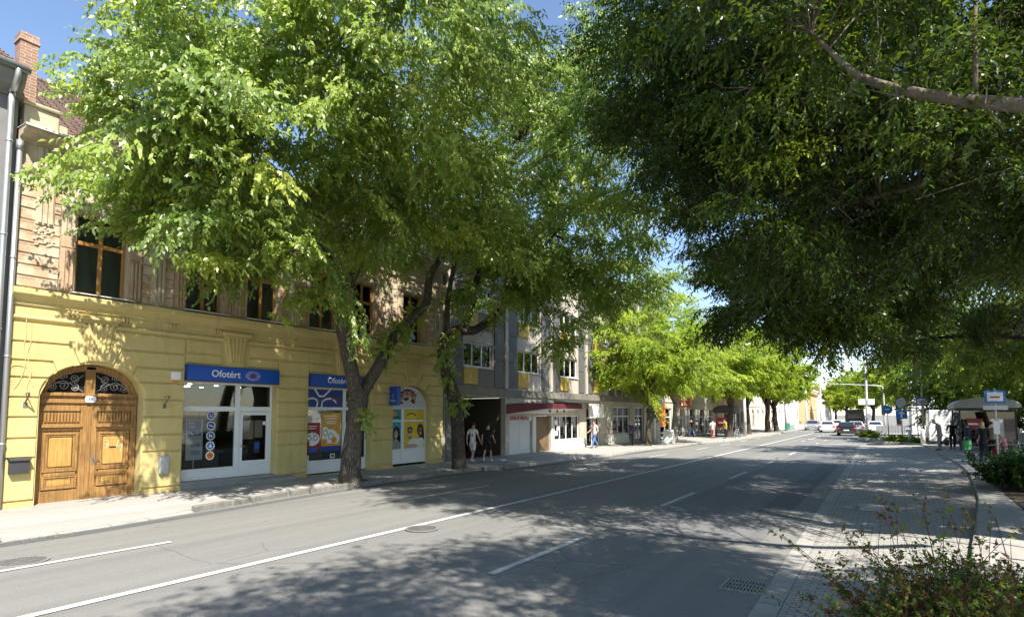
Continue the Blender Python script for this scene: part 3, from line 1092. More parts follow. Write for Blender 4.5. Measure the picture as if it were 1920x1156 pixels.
for a, b in WIN:
    for s0, s1 in ((a - .33, a - .04), (b + .04, b + .33)):
        mr = MB()
        flutes(mr, s0, s1, 5.32, 6.42)
        fbox(mr, s0, s1, 6.43, 6.72, -.02, .06)
        fs_ = mr.build('fluted_strip', 'plaster_red', T, bevel=0.006)
        mr = MB()
        flutes(mr, s0, s1, 6.73, 7.42)
        mr.build('upper_flutes', 'plaster_old', fs_, bevel=0.006)
        mr = MB()
        mr.ball((FX + .05, (s0 + s1) / 2, 7.58), (.08, .17, .14), 14, 8)
        mr.ball((FX + .11, (s0 + s1) / 2, 7.57), (.05, .09, .075), 10, 6)
        mr.build('rosette', 'plaster_old', fs_, smooth=True)
    mb = MB()
    mb.prism([(a - .05, 7.46), (b + .05, 7.46), (b + .05, 7.58), ((a + b) / 2, 7.68), (a - .05, 7.58)], fac, -.02, .09, .02)
    mb.prism([((a + b) / 2 - .09, 7.36), ((a + b) / 2 + .09, 7.36), ((a + b) / 2 + .15, 7.86), ((a + b) / 2 - .15, 7.86)], fac, -.02, .16, .02)
    for s in (-1, 1):
        mb.prism([((a + b) / 2 + s * .16, 7.72), ((a + b) / 2 + s * .62, 7.56), ((a + b) / 2 + s * .62, 7.66), ((a + b) / 2 + s * .16, 7.84)], fac, -.02, .13, .01)
    mb.build('window_head', 'plaster_old', T)
for yc in (5.2, 7.84, 12.24, 16.7, 19.6):
    mb = MB()
    flutes(mb, yc - .18, yc + .18, 6.85, 7.95, .085, 3)
    flutes(mb, yc - .2, yc + .2, 8.24, 8.78, .085, 4)
    fbox(mb, yc - .24, yc + .24, 8.02, 8.2, 0, .13)
    if yc != 5.2:
        flutes(mb, yc - .18, yc + .18, 5.36, 6.8, .085, 3)
    mb.build('pilaster', 'plaster_old', T, bevel=0.006)
mb = MB()          # broken stucco under the first pilaster
for q in range(46):
    mb.ball((FX + .03, 5.2 + random.uniform(-.2, .2), 6.55 + random.uniform(-.24, .26)), (random.uniform(.015, .045), random.uniform(.02, .055), random.uniform(.015, .045)), 7, 5)
mb.build('broken_stucco', 'plaster_old', T)
mb = MB()
extr(mb, [(0, 8.03), (.05, 8.06), (.09, 8.12), (.09, 8.18), (0, 8.21)], 4.66, 20.12)
extr(mb, [(0, 8.74), (.08, 8.76), (.08, 8.82), (.26, 8.86), (.28, 8.92), (.46, 8.95), (.5, 9.02), (0, 9.05)], 4.62, 20.16)
mb.build('eaves', 'plaster_old', T)
mb = MB()
extr(mb, [(-.1, 9.055), (.53, 9.025), (.54, 8.985), (.55, 8.985), (.55, 9.04), (-.1, 9.075)], 4.6, 20.18)
mb.build('gutter_flashing', 'zinc_cap', T)
mb = MB()
mb.box(FX - .5, FX - .2, 4.7, 20.1, 9.05, 9.38)
for a, b in ((4.72, 5.42), (11.9, 12.6), (19.35, 20.08)):
    mb.box(FX - .55, FX - .06, a, b, 9.05, 9.72)
    mb.box(FX - .6, FX - .01, a + .1, b - .1, 9.06, 9.3)
    mb.box(FX - .6, FX + .02, a - .04, b + .04, 9.72, 9.8)
mb.box(FX - .4, FX - .1, 5.42, 5.62, 9.05, 9.5)
mb.build('parapet', 'plaster_old', T, bevel=0.03)
mb = MB()
n = 20
for i in range(n):
    xa, za = -0.45 - 4.4 * i / n, 9.36 + 3.3 * i / n
    xb, zb = -0.45 - 4.4 * (i + 1) / n, 9.36 + 3.3 * (i + 1) / n
    for j in range(74):
        y0 = 4.5 + j * .2125
        jj = random.uniform(-.008, .008)
        mb.add([(FX + xa + .06, y0 + .004, za + .012 + jj), (FX + xa + .06, y0 + .2, za + .012 + jj), (FX + xb, y0 + .2, zb - .01), (FX + xb, y0 + .004, zb - .01),
                (FX + xa + .06, y0 + .004, za - .03), (FX + xa + .06, y0 + .2, za - .03)], [(0, 1, 2, 3), (4, 5, 1, 0)])
mb.add([(FX - .3, 4.5, 9.24), (FX - .3, 20.22, 9.24), (FX - 4.85, 20.22, 12.63), (FX - 4.85, 4.5, 12.63), (FX - 9.3, 4.5, 9.3), (FX - 9.3, 20.22, 9.3)], [(0, 1, 2, 3), (3, 2, 5, 4)])
mb.tube([(FX - 4.85, 4.5, 12.68), (FX - 4.85, 20.22, 12.68)], .11, 8)
mb.build('roof', 'roof_tile', T)
mb = MB()
for yy in (4.66, 20.13):
    mb.add([(FX - .011, yy, .05), (FX - 9.3, yy, .05), (FX - 9.3, yy, 9.3), (FX - 4.85, yy, 12.55), (FX - .3, yy, 9.2), (FX - .011, yy, 9.05)], [(0, 1, 2, 3, 4, 5)])
mb.add([(FX - 9.3, 4.66, .05), (FX - 9.3, 20.13, .05), (FX - 9.3, 20.13, 9.3), (FX - 9.3, 4.66, 9.3)], [(0, 1, 2, 3)])
mb.build('gable_walls', 'plaster_grey', T)
mb = MB()
mb.box(FX - .84, FX - .46, 4.68, 5.04, 9.2, 11.45)
mb.box(FX - .87, FX - .43, 4.65, 5.07, 11.45, 11.53)
mb.box(FX - .85, FX - .45, 4.67, 5.05, 11.53, 11.68)
mb.build('chimney', 'brick', T, bevel=0.01)
for a, b in WIN:
    window(T, a, b, 5.31, 7.41, FX, transom=6.66, fw=.085, d=.16)
for a, b in WIN:
    mb = MB()
    mb.box(FX - .2, FX + .24, a - .12, b + .12, 5.292, 5.318)
    mb.build('window_sill', 'zinc_cap', T)

# gateway
D = MB()
ya, yb, zs = 5.32, 7.56, 2.55
xd = FX - .3
def P2(y, z, d):
    return (xd + d, y, z)
D.box(xd - .06, xd, ya, yb, 2.52, 2.84)          # transom beam
D.box(xd - .02, xd + .045, ya, yb, 2.58, 2.68)
D.box(xd - .02, xd + .07, ya, yb, 2.76, 2.84)
D.box(xd - .06, xd + .03, 6.33, 6.55, 2.84, 3.52)
na = 24
for (r0, r1, dd) in ((1.0, .86, .03), (.86, .80, .0)):   # arched frame
    vs, fs = [], []
    for i in range(na + 1):
        an = math.pi * i / na
        for r in (r0, r1):
            for d in (-.06, dd):
                vs.append((xd + d, 6.44 - 1.13 * r * math.cos(an), 2.8 + .75 * r * math.sin(an)))
    for i in range(na):
        o = i * 4
        fs += [(o + 1, o + 5, o + 7, o + 3), (o + 2, o + 3, o + 7, o + 6), (o, o + 4, o + 5, o + 1)]
    D.add(vs, fs)
do = D.build('gateway_frame', 'door_wood', T, bevel=0.008)
for y0, y1, hand in ((5.33, 6.39, 1), (6.49, 7.55, 0)):
    L = MB()
    L.box(xd - .06, xd - .01, y0, y1, 0.13, 2.52)
    w = y1 - y0
    L.box(xd - .02, xd + .035, y0, y0 + .13, .13, 2.52)
    L.box(xd - .02, xd + .035, y1 - .13, y1, .13, 2.52)
    L.box(xd - .02, xd + .03, y0 + .13, y1 - .13, .13, .42)
    L.box(xd - .02, xd + .03, y0 + .13, y1 - .13, 1.9, 2.06)
    L.box(xd - .02, xd + .075, y0 + .1, y1 - .1, 1.97, 2.03)
    L.box(xd - .02, xd + .03, y0 + .13, y1 - .13, 2.38, 2.52)
    for q in range(11):                              # fluted frieze
        yy = y0 + .19 + q * (w - .38) / 10
        L.box(xd - .01, xd + .035, yy - .02, yy + .02, 2.1, 2.34)
    for (z0, z1) in ((.88, 1.84), (.46, .78)):       # mouldings round the panels
        for (dd, e) in ((.05, 0), (.03, .05)):
            a_, b_ = y0 + .17 + e, y1 - .17 - e
            L.box(xd - .01, xd + dd, a_, b_, z0 + e, z0 + e + .05)
            L.box(xd - .01, xd + dd, a_, b_, z1 - e - .05, z1 - e)
            L.box(xd - .01, xd + dd, a_, a_ + .05, z0 + e + .05, z1 - e - .05)
            L.box(xd - .01, xd + dd, b_ - .05, b_, z0 + e + .05, z1 - e - .05)
    L.box(xd - .01, xd + .06, y0 + .2, y1 - .2, .78, .86)
    lo = L.build('door_leaf', 'door_wood', T, bevel=0.007)
    Q = MB()
    Q.box(xd - .01, xd + .045, y0 + .29, y1 - .29, 1.0, 1.72)
    Q.box(xd - .01, xd + .03, y0 + .28, y1 - .28, .55, .69)
    Q.build('panel', 'door_panel', lo, bevel=0.02)
    if not hand:
        Q = MB()
        Q.box(xd + .045, xd + .052, y0 + .43, y0 + .63, 1.42, 1.455)
        Q.build('letter_slot', 'black_void', lo)
        Q = MB()
        for pts in ([(y0 + .33, 1.62), (y0 + .42, 1.58), (y0 + .37, 1.42)], [(y0 + .3, 1.5), (y0 + .4, 1.52)], [(y0 + .66, 1.62), (y0 + .6, 1.42), (y0 + .74, 1.5), (y0 + .7, 1.3)]):
            Q.tube([(xd + .05, p[0], p[1]) for p in pts], .007, 5, smoothn=4)
        Q.build('chalk_scribble', 'graffiti_white', lo)
        Q = MB()
        Q.tube([(xd + .03, y0 + .07, 1.15), (xd + .09, y0 + .07, 1.15), (xd + .09, y0 + .2, 1.14)], .012, 6)
        Q.box(xd + .03, xd + .045, y0 + .045, y0 + .095, 1.02, 1.25)
        Q.build('handle', 'iron', lo)
    else:
        Q = MB()
        Q.box(xd + .0, xd + .06, y1 + .0, y1 + .1, .13, 2.5)
        Q.build('cover_strip', 'door_wood', lo, bevel=.01)
S = MB()
for (c, sg) in ((5.9, -1), (6.98, 1)):              # wrought iron scrolls in the fanlight
    yo = 6.44 + sg * .15
    def spiral(yc, zc, r, turns, start, flip=1):
        pts = []
        nn = int(12 * turns)
        for i in range(nn + 1):
            t_ = i / nn
            an = start + flip * t_ * turns * 6.283
            rr = r * (1 - .82 * t_)
            pts.append((xd - .02, yc + rr * math.cos(an), zc + rr * math.sin(an)))
        S.tube(pts, .011, 5)
        S.ball(pts[-1], .022, 6, 4)
    for (dy, z, r, st, fl) in ((.18, 2.97, .1, 1.5, 1), (.2, 3.2, .11, 4.7, -1), (.42, 3.02, .13, .4, 1), (.45, 3.25, .1, 3.6, -1), (.66, 2.97, .1, 2.2, 1), (.66, 3.15, .07, 5.2, -1), (.84, 2.93, .07, .8, 1), (.3, 3.36, .06, 1.2, 1)):
        spiral(yo + sg * dy, z, r, 1.6, st if sg > 0 else math.pi - st, fl * sg)
    S.tube([(xd - .02, yo, 2.88), (xd - .02, yo + sg * .3, 3.08), (xd - .02, yo + sg * .5, 3.12), (xd - .02, yo + sg * .8, 2.9)], .012, 5, smoothn=4)
    S.tube([(xd - .02, yo, 3.3), (xd - .02, yo + sg * .25, 3.1), (xd - .02, yo + sg * .6, 3.08)], .012, 5, smoothn=4)
S.build('fanlight_scrolls', 'iron_light', T)
mb = MB()
mb.box(xd - .1, xd - .07, 5.3, 7.58, .1, 3.57)
mb.build('fanlight_void', 'black_void', T)
mb = MB()
mb.prism([(6.34, 2.6), (6.54, 2.6), (6.57, 2.68), (6.54, 2.76), (6.34, 2.76), (6.31, 2.68)], fac, -.24, -.22)
np_ = mb.build('number_plate', 'white', T, bevel=.004)
text(T, '49', 'house_number', 'traffic_dark', .12, (FX - .218, 6.37, 2.64), (0, 1, 0), (0, 0, 1), .001)


# shop fronts
def shop_interior(y0, y1, z0, z1, shelves=True):
    x0 = FX - .36
    depth = 3.2
    mb = MB()
    q = lambda *p: mb.add(p, [(0, 1, 2, 3)])
    q((x0, y0, z0), (x0, y1, z0), (x0 - depth, y1, z0), (x0 - depth, y0, z0))
    q((x0, y0, z1), (x0, y1, z1), (x0 - depth, y1, z1), (x0 - depth, y0, z1))
    q((x0, y0, z0), (x0 - depth, y0, z0), (x0 - depth, y0, z1), (x0, y0, z1))
    q((x0, y1, z0), (x0 - depth, y1, z0), (x0 - depth, y1, z1), (x0, y1, z1))
    ro = mb.build('shop_room', 'shop_dark', T)
    mb = MB()
    mb.add([(x0 - depth + .02, y0, z0), (x0 - depth + .02, y1, z0), (x0 - depth + .02, y1, z1), (x0 - depth + .02, y0, z1)], [(0, 1, 2, 3)])
    mb.build('back_wall', 'shop_wall', ro)
    mb = MB()
    y = y0 + .3
    while y < y1 - .5:
        w = random.uniform(.35, .6)
        for z in (1.0, 1.4, 1.75, 2.1):
            if random.random() < .72:
                mb.box(x0 - depth + .03, x0 - depth + random.uniform(.06, .5), y, y + w * .9, z, z + random.uniform(.2, .32))
        y += w + .08
    mb.build('display_boards', 'shop_shelf', ro)
    mb = MB()
    for k in range(5):
        mb.cyl((x0 - .5 - .5 * k, y0 + (y1 - y0) * ((k * .37 + .2) % 1), z1 - .03), (x0 - .5 - .5 * k, y0 + (y1 - y0) * ((k * .37 + .2) % 1), z1 - .01), .06, n=10)
    mb.box(x0 - .9, x0 - .3, y0 + .45, y0 + .5, z1 - .12, z1 - .08)
    mb.build('ceiling_spots', 'lamp_glow', ro)
    mb = MB()
    mb.box(x0 - 1.8, x0 - 1.2, y0 + .8, y1 - 1.0, z0, z0 + .75)
    mb.box(x0 - 1.9, x0 - 1.1, y0 + .7, y1 - .9, z0 + .75, z0 + .8)
    mb.build('counter', 'board_brown', ro, bevel=.01)


def frame_rect(mb, y0, y1, z0, z1, w, xa, xb):
    mb.box(xa, xb, y0, y0 + w, z0, z1)
    mb.box(xa, xb, y1 - w, y1, z0, z1)
    mb.box(xa, xb, y0 + w, y1 - w, z0, z0 + w)
    mb.box(xa, xb, y0 + w, y1 - w, z1 - w, z1)


xs = FX - .22
mb = MB()
frame_rect(mb, 8.67, 11.65, .36, 3.27, .07, xs - .07, xs)
mb.box(xs - .068, xs + .004, 8.74, 11.58, 2.39, 2.54)
mb.box(xs - .066, xs + .006, 10.36, 10.52, .43, 3.2)
mb.box(xs - .05, xs - .01, 8.74, 10.36, .43, .66)
mb.box(xs - .06, xs + .05, 8.72, 10.38, .64, .69)
so1 = mb.build('shopfront', 'white_frame', T, bevel=.008)
mb = MB()
mb.box(xs - .04, xs - .03, 8.74, 10.36, .69, 2.39)
mb.box(xs - .04, xs - .03, 8.74, 10.36, 2.54, 3.2)
mb.box(xs - .04, xs - .03, 10.52, 11.58, 2.54, 3.2)
mb.build('pane', 'glass', so1)
mb = MB()
frame_rect(mb, 10.53, 11.57, .38, 2.38, .11, xs - .055, xs - .005)
mb.box(xs - .05, xs - .015, 10.64, 11.46, .49, .74)
mb.box(xs - .056, xs - .002, 10.64, 11.46, .74, .83)
sd = mb.build('shop_door', 'white_frame', T, bevel=.008)
mb = MB()
mb.box(xs - .035, xs - .028, 10.64, 11.46, .83, 2.27)
mb.build('pane', 'glass', sd)
mb = MB()
mb.tube([(xs - .005, 10.58, 1.3), (xs + .05, 10.58, 1.3), (xs + .05, 10.7, 1.3)], .013, 6)
mb.build('handle', 'steel', sd)
mb = MB()
mb.cur = 0; mb.box(xs - .027, xs - .024, 11.05, 11.25, 1.05, 1.42)
mb.cur = 1; mb.box(xs - .024, xs - .022, 11.08, 11.22, 1.18, 1.38)
mb.cur = 2; mb.box(xs - .027, xs - .024, 11.34, 11.44, 1.95, 2.07)
mb.cur = 3; mb.box(xs - .16, xs - .15, 10.75, 11.1, 1.5, 2.1); mb.box(xs - .16, xs - .15, 11.14, 11.42, 1.55, 2.1)
mb.build('door_notices', ['traffic_dark', 'sign_blue', 'white', 'shop_shelf'], sd)
mb = MB()
mb.box(FX - .33, FX + .05, 8.62, 11.66, .04, .36)
mb.box(FX - .3, FX + .42, 10.55, 12.2, .1, .27)
mb.build('shop_step', 'plinth', T, bevel=.015)
shop_interior(8.67, 11.65, .3, 3.24)

# shop window two
mb = MB()
frame_rect(mb, 12.91, 15.79, .2, 3.27, .07, xs - .07, xs)
mb.box(xs - .068, xs + .004, 12.98, 15.72, 2.45, 2.56)
mb.box(xs - .066, xs + .006, 14.62, 14.76, .27, 3.2)
mb.box(xs - .05, xs - .01, 12.98, 15.72, .27, .62)
mb.box(xs - .06, xs + .05, 12.96, 15.74, .6, .66)
so2 = mb.build('shopfront', 'white_frame', T, bevel=.008)
mb = MB()
mb.box(xs - .04, xs - .03, 12.98, 14.62, .66, 2.45)
mb.box(xs - .04, xs - .03, 14.76, 15.72, .66, 3.2)
mb.build('pane', 'glass', so2)
shop_interior(12.91, 15.79, .2, 3.24)
mb = MB()


def fp(m, y0, y1, z0, z1, d=0.0, t=.004):
    m.box(xs - .03 + d, xs - .03 + d + t, y0, y1, z0, z1)


def fell(m, y, z, ry, rz, d, n=20, t=.003):
    m.prism([(y + ry * math.cos(6.2832 * i / n), z + rz * math.sin(6.2832 * i / n)) for i in range(n)], lambda a, b, q: (xs - .03 + d + q, a, b), 0, t)


def fring(m, y, z, ry, rz, w, d, a0=0, a1=6.2832, n=20, t=.004):
    for i in range(n):
        t0, t1 = a0 + (a1 - a0) * i / n, a0 + (a1 - a0) * (i + 1) / n
        m.prism([(y + ry * math.cos(t0), z + rz * math.sin(t0)), (y + ry * math.cos(t1), z + rz * math.sin(t1)), (y + (ry - w) * math.cos(t1), z + (rz - w) * math.sin(t1)), (y + (ry - w) * math.cos(t0), z + (rz - w) * math.sin(t0))], lambda a, b, q: (xs - .03 + d + q, a, b), 0, t)


pm = ['navy', 'white', 'red', 'orange', 'sign_blue', 'amber', 'traffic_dark', 'skin']
C_ = {k: i for i, k in enumerate(pm)}
mb.cur = C_['navy']; fp(mb, 12.98, 14.62, 2.56, 3.2, 0)
mb.cur = C_['white']
fring(mb, 13.25, 2.6, .33, .3, .06, .006, .5, 2.6)
fring(mb, 14.0, 2.6, .38, .3, .06, .006, .4, 2.75)
for (a, b) in (((13.35, 3.2), (13.55, 2.95)), ((13.75, 2.95), (14.05, 3.2)), ((13.55, 2.95), (13.75, 2.95)), ((13.5, 2.8), (13.45, 2.56)), ((13.7, 2.8), (13.66, 2.56))):
    dx, dz = b[0] - a[0], b[1] - a[1]
    L = math.hypot(dx, dz)
    nx, nz = -dz / L * .03, dx / L * .03
    mb.prism([(a[0] + nx, a[1] + nz), (b[0] + nx, b[1] + nz), (b[0] - nx, b[1] - nz), (a[0] - nx, a[1] - nz)], lambda p, q, r: (xs - .024 + r, p, q), 0, .004)
mb.cur = C_['red']; fring(mb, 14.25, 2.62, .3, .28, .05, .008, .6, 2.5)
fp(mb, 12.99, 13.62, 1.0, 2.0, 0)
mb.cur = C_['white']
fell(mb, 13.3, 1.42, .3, .24, .006)
for k, z in enumerate((1.86, 1.78)):
    fp(mb, 13.12, 13.5 - k * .06, z, z + .03, .006)
mb.cur = C_['traffic_dark']
for y in (13.16, 13.42):
    fring(mb, y, 1.45, .1, .09, .02, .01)
    fring(mb, y - .03, 1.6, .08, .06, .015, .01)
mb.cur = C_['red']; fell(mb, 13.1, 1.27, .08, .09, .011)
mb.cur = C_['sign_blue']; fp(mb, 13.15, 13.5, .95, 1.12, .012)
mb.cur = C_['amber']; fp(mb, 13.68, 14.55, .95, 2.35, 0)
mb.cur = C_['white']
fell(mb, 14.05, 1.5, .34, .26, .006); fell(mb, 13.85, 1.68, .14, .17, .008); fell(mb, 14.3, 1.42, .2, .2, .008)
for k, z in enumerate((2.22, 2.13, 2.02, 1.95)):
    fp(mb, 13.78 + k * .04, 14.45 - k * .05, z, z + .03, .006)
mb.cur = C_['traffic_dark']; fring(mb, 13.85, 1.62, .1, .12, .02, .012); fring(mb, 14.1, 1.5, .12, .12, .02, .012)
mb.cur = C_['orange']; fell(mb, 13.83, 1.3, .11, .12, .014); fell(mb, 14.25, 1.36, .12, .12, .014)
mb.cur = C_['navy']; fp(mb, 13.68, 14.55, .95, 1.15, .004)
mb.cur = C_['white']; fp(mb, 13.0, 13.14, .6, .85, .03); fp(mb, 14.1, 14.3, .7, .86, 0)
mb.cur = C_['traffic_dark']; fring(mb, 13.07, .76, .045, .045, .012, .036); fp(mb, 14.14, 14.26, .73, .83, .006)
mb.cur = C_['white']; fell(mb, 15.35, 1.75, .16, .14, 0)
mb.cur = C_['sign_blue']; fring(mb, 15.35, 1.76, .07, .05, .015, .006)
mb.build('window_posters', pm, so2)

# the arched shop window with its large pictures
mb = MB()
frame_rect(mb, 17.02, 19.26, .24, 2.58, .07, xs - .07, xs)
mb.box(xs - .066, xs + .006, 17.72, 17.88, .31, 2.5)
mb.box(xs - .062, xs + .004, 17.09, 19.19, 1.98, 2.06)
mb.box(xs - .05, xs - .01, 17.09, 19.19, .31, .8)
mb.box(xs - .06, xs + .02, 17.09, 19.19, .79, .85)
for i in range(22):
    a0, a1 = math.pi * i / 22, math.pi * (i + 1) / 22
    mb.prism([(18.14 - 1.12 * math.cos(a0), 2.585 + .89 * math.sin(a0)), (18.14 - 1.12 * math.cos(a1), 2.585 + .89 * math.sin(a1)), (18.14 - 1.03 * math.cos(a1), 2.585 + .8 * math.sin(a1)), (18.14 - 1.03 * math.cos(a0), 2.585 + .8 * math.sin(a0))], lambda a, b, q: (xs - .07 + q, a, b), 0, .07)
so3 = mb.build('shopfront', 'white_frame', T, bevel=.006)
mb = MB()
pm = ['teal', 'poster_yellow', 'skin', 'hair_dark', 'cloth_white', 'traffic_dark', 'white', 'red', 'skin_dark', 'offwhite', 'orange', 'cloth_grey']
C_ = {k: i for i, k in enumerate(pm)}


def S_(k):
    mb.cur = C_[k]


S_('teal'); fp(mb, 17.09, 17.72, .85, 2.5, 0)
S_('poster_yellow'); fp(mb, 17.88, 19.19, .85, 2.5, 0)
S_('offwhite')
mb.prism([(18.14 - 1.05 * math.cos(math.pi * i / 20), 2.585 + .82 * math.sin(math.pi * i / 20)) for i in range(21)], lambda a, b, q: (xs - .03 + q, a, b), 0, .004)
# woman on the teal picture
S_('hair_dark'); fell(mb, 17.47, 1.5, .2, .3, .005); fell(mb, 17.58, 1.2, .13, .28, .005)
S_('cloth_grey'); fell(mb, 17.42, .98, .3, .26, .007)
S_('teal'); fp(mb, 17.09, 17.72, .6, .845, -.01)
S_('skin'); fell(mb, 17.44, 1.47, .115, .17, .010); fp(mb, 17.39, 17.49, 1.18, 1.34, .009)
S_('hair_dark'); fring(mb, 17.44, 1.52, .15, .19, .06, .012, .2, 2.9)
for y in (17.4, 17.48):
    fell(mb, y, 1.5, .018, .01, .014, 8)
S_('white'); fring(mb, 17.44, 1.42, .05, .035, .02, .014, 3.5, 5.9, 8)
# young man with sunglasses, friend behind
S_('hair_dark'); fell(mb, 18.92, 1.62, .2, .27, .005); fell(mb, 19.0, 1.4, .16, .3, .005)
S_('skin_dark'); fell(mb, 18.92, 1.56, .12, .18, .008)
S_('cloth_white'); fell(mb, 18.55, .98, .42, .3, .010); fell(mb, 18.95, 1.05, .2, .25, .009)
S_('skin'); fell(mb, 18.25, 1.5, .135, .2, .014); fp(mb, 18.22, 18.36, 1.22, 1.4, .012); fell(mb, 18.35, .95, .4, .09, .016)
S_('hair_dark'); fring(mb, 18.26, 1.6, .17, .17, .08, .018, .1, 3.0); fring(mb, 18.25, 1.42, .13, .14, .025, .018, 3.5, 5.9)
S_('traffic_dark'); fell(mb, 18.19, 1.55, .06, .045, .02); fell(mb, 18.32, 1.55, .06, .045, .02); fp(mb, 18.15, 18.4, 1.57, 1.585, .02)
fell(mb, 18.88, 1.6, .055, .04, .012); fell(mb, 18.99, 1.6, .055, .04, .012)
S_('white'); fell(mb, 18.24, 1.41, .055, .022, .02, 10)
S_('traffic_dark'); fring(mb, 18.35, 2.2, .3, .16, .05, .008, .2, 2.9); fring(mb, 17.42, 2.05, .3, .16, .05, .008, .5, 2.6)
S_('orange'); fell(mb, 17.3, 2.3, .18, .12, .006)
# collage of faces and frames in the arch
for k in range(7):
    a = 2.7 - k * .36
    S_(['skin', 'skin_dark'][k % 2]); fell(mb, 18.1 + .5 * math.cos(a), 2.72 + .42 * math.sin(a) + .06, .11, .13, .008 + .001 * k)
    S_('hair_dark'); fring(mb, 18.1 + .5 * math.cos(a), 2.78 + .42 * math.sin(a) + .06, .12, .12, .05, .016, .2, 2.9, 8)
    S_(['red', 'white', 'traffic_dark'][k % 3]); fp(mb, 18.02 + .42 * math.cos(a), 18.2 + .42 * math.cos(a), 2.6 + .3 * math.sin(a), 2.72 + .3 * math.sin(a), .02)
mb.build('picture_panels', pm, so3)

# things fixed to the townhouse
def shop_sign(y0, y1, z0, z1, label):
    t = thing('shop_sign', label, 'sign', (FX, (y0 + y1) / 2, z0), 'blue shop signs over the windows')
    mb = MB()
    mb.box(FX - .05, FX + .115, y0 + .02, y1 - .02, z0 + .02, z1 - .02)
    mb.build('board', 'sign_blue', t, bevel=.004)
    mb = MB()
    frame_rect(mb, y0, y1, z0, z1, .025, FX - .05, FX + .125)
    mb.build('edge', 'navy', t)
    text(t, 'Ofotért', 'lettering', 'white', .29, (FX + .118, y0 + .72, z0 + .15), (0, 1, 0), (0, 0, 1), .003, bold=.003)
    mb = MB()
    yc, zc = y0 + 2.06, z0 + .235
    for (ry, rz, n, r) in ((.24, .14, 34, .010), (.19, .115, 30, .008), (.14, .095, 26, .007)):
        for i in range(n):
            a = 6.2832 * i / n
            # eye outline: pointed at both corners
            yy = yc + ry * math.cos(a)
            zz = zc + rz * (abs(math.sin(a)) ** 1.25) * (1 if math.sin(a) >= 0 else -1)
            mb.cyl((FX + .114, yy, zz), (FX + .12, yy, zz), r, n=6)
    mb.build('eye_dots', 'white', t)
    mb = MB()
    for i in range(6):
        for j in range(6):
            if (i - 2.5) ** 2 + (j - 2.5) ** 2 < 8.5:
                mb.cyl((FX + .114, yc - .07 + i * .028, zc - .07 + j * .028), (FX + .121, yc - .07 + i * .028, zc - .07 + j * .028), .012, n=6)
    mb.build('eye_pupil', 'red', t)
    return t


shop_sign(8.66, 11.66, 3.27, 3.74, 'long blue shop sign with eye emblem over the glazed shop door')
shop_sign(12.9, 15.8, 3.27, 3.72, 'blue shop sign half hidden behind the forked tree trunk')
t = thing('hanging_sign', 'small blue box sign sticking out beside the arched picture window', 'sign', (FX + .3, 16.72, 2.68))
mb = MB()
mb.obox((FX + .32, 16.78, 3.04), (.62, .16, .76), Matrix.Rotation(math.radians(-14), 3, 'Z'))
mb.build('box', 'sign_blue', t, bevel=.01)
mb = MB()
mb.box(FX - .02, FX + .1, 16.7, 16.76, 3.3, 3.36); mb.box(FX - .02, FX + .1, 16.7, 16.76, 2.75, 2.81)
mb.build('bracket', 'iron', t)
R14 = Matrix.Rotation(math.radians(-14), 3, 'Z')
fx_ = R14 @ Vector((1, 0, 0)); fy_ = R14 @ Vector((0, -1, 0))
c0 = Vector((FX + .32, 16.78, 3.04)) + fy_ * .084
mb = MB()
for i in range(16):
    a0, a1 = 6.2832 * i / 16 + .5, 6.2832 * (i + .62) / 16 + .5
    ps = [c0 + fx_ * (r * math.cos(a)) + Vector((0, 0, r * math.sin(a) - .02)) for a, r in ((a0, .085), (a1, .085), (a1, .06), (a0, .06))]
    mb.add(ps, [(0, 1, 2, 3)])
mb.build('emblem', 'white', t)
text(t, 'Ofotért', 'lettering', 'white', .13, c0 + fx_ * -.2 + Vector((0, 0, -.24)), fx_, (0, 0, 1), .002)
t = thing('mailbox', 'black metal mailbox on the yellow wall left of the gateway', 'mailbox', (FX + .045, 4.94, .92))
mb = MB()
mb.box(FX + .03, FX + .18, 4.77, 5.13, .93, 1.24)
mb.build('body', 'bumper', t, bevel=.008)
mb = MB()
mb.prism([(FX + .03, 1.24), (FX + .22, 1.235), (FX + .21, 1.27), (FX + .03, 1.3)], lambda a, b, q: (a, q, b), 4.75, 5.15)
mb.build('lid', 'bumper', t)
t = thing('meter_cabinet', 'grey metal meter cabinet on the yellow pier right of the gateway', 'cabinet', (FX + .045, 8.15, .64))
mb = MB()
mb.box(FX + .02, FX + .13, 8.02, 8.28, .66, 1.16)
mb.build('case', 'sign_back', t, bevel=.02)
mb = MB()
mb.box(FX + .13, FX + .137, 8.05, 8.25, .7, 1.12)
mb.build('door', 'steel', t, bevel=.006)
t = thing('alarm_box', 'small white alarm box high beside the first blue sign', 'alarm box', (FX + .045, 8.38, 3.22))
mb = MB()
mb.box(FX + .03, FX + .13, 8.27, 8.5, 3.27, 3.5)
mb.build('case', 'white', t, bevel=.015)
mb = MB()
mb.box(FX + .03, FX + .12, 8.29, 8.48, 3.22, 3.27)
mb.build('lamp_strip', 'orange', t)
for y, lab in ((5.02, 'rusty iron wall bracket left of the gateway arch'), (8.12, 'rusty iron wall bracket between gateway and first blue sign')):
    mb = MB()
    mb.tube([(FX - .02, y, 2.52), (FX + .14, y - .01, 2.62), (FX + .36, y - .02, 2.8)], .02, 6)
    mb.tube([(FX + .0, y, 2.78), (FX + .36, y - .02, 2.8)], .012, 6)
    mb.box(FX + .03, FX + .06, y - .04, y + .04, 2.46, 2.58)
    o = mb.build('flag_bracket', 'iron', loc=(FX, y, 2.5))
    tag(o, lab, 'bracket', 'iron flag brackets by the gateway')
mb = MB()
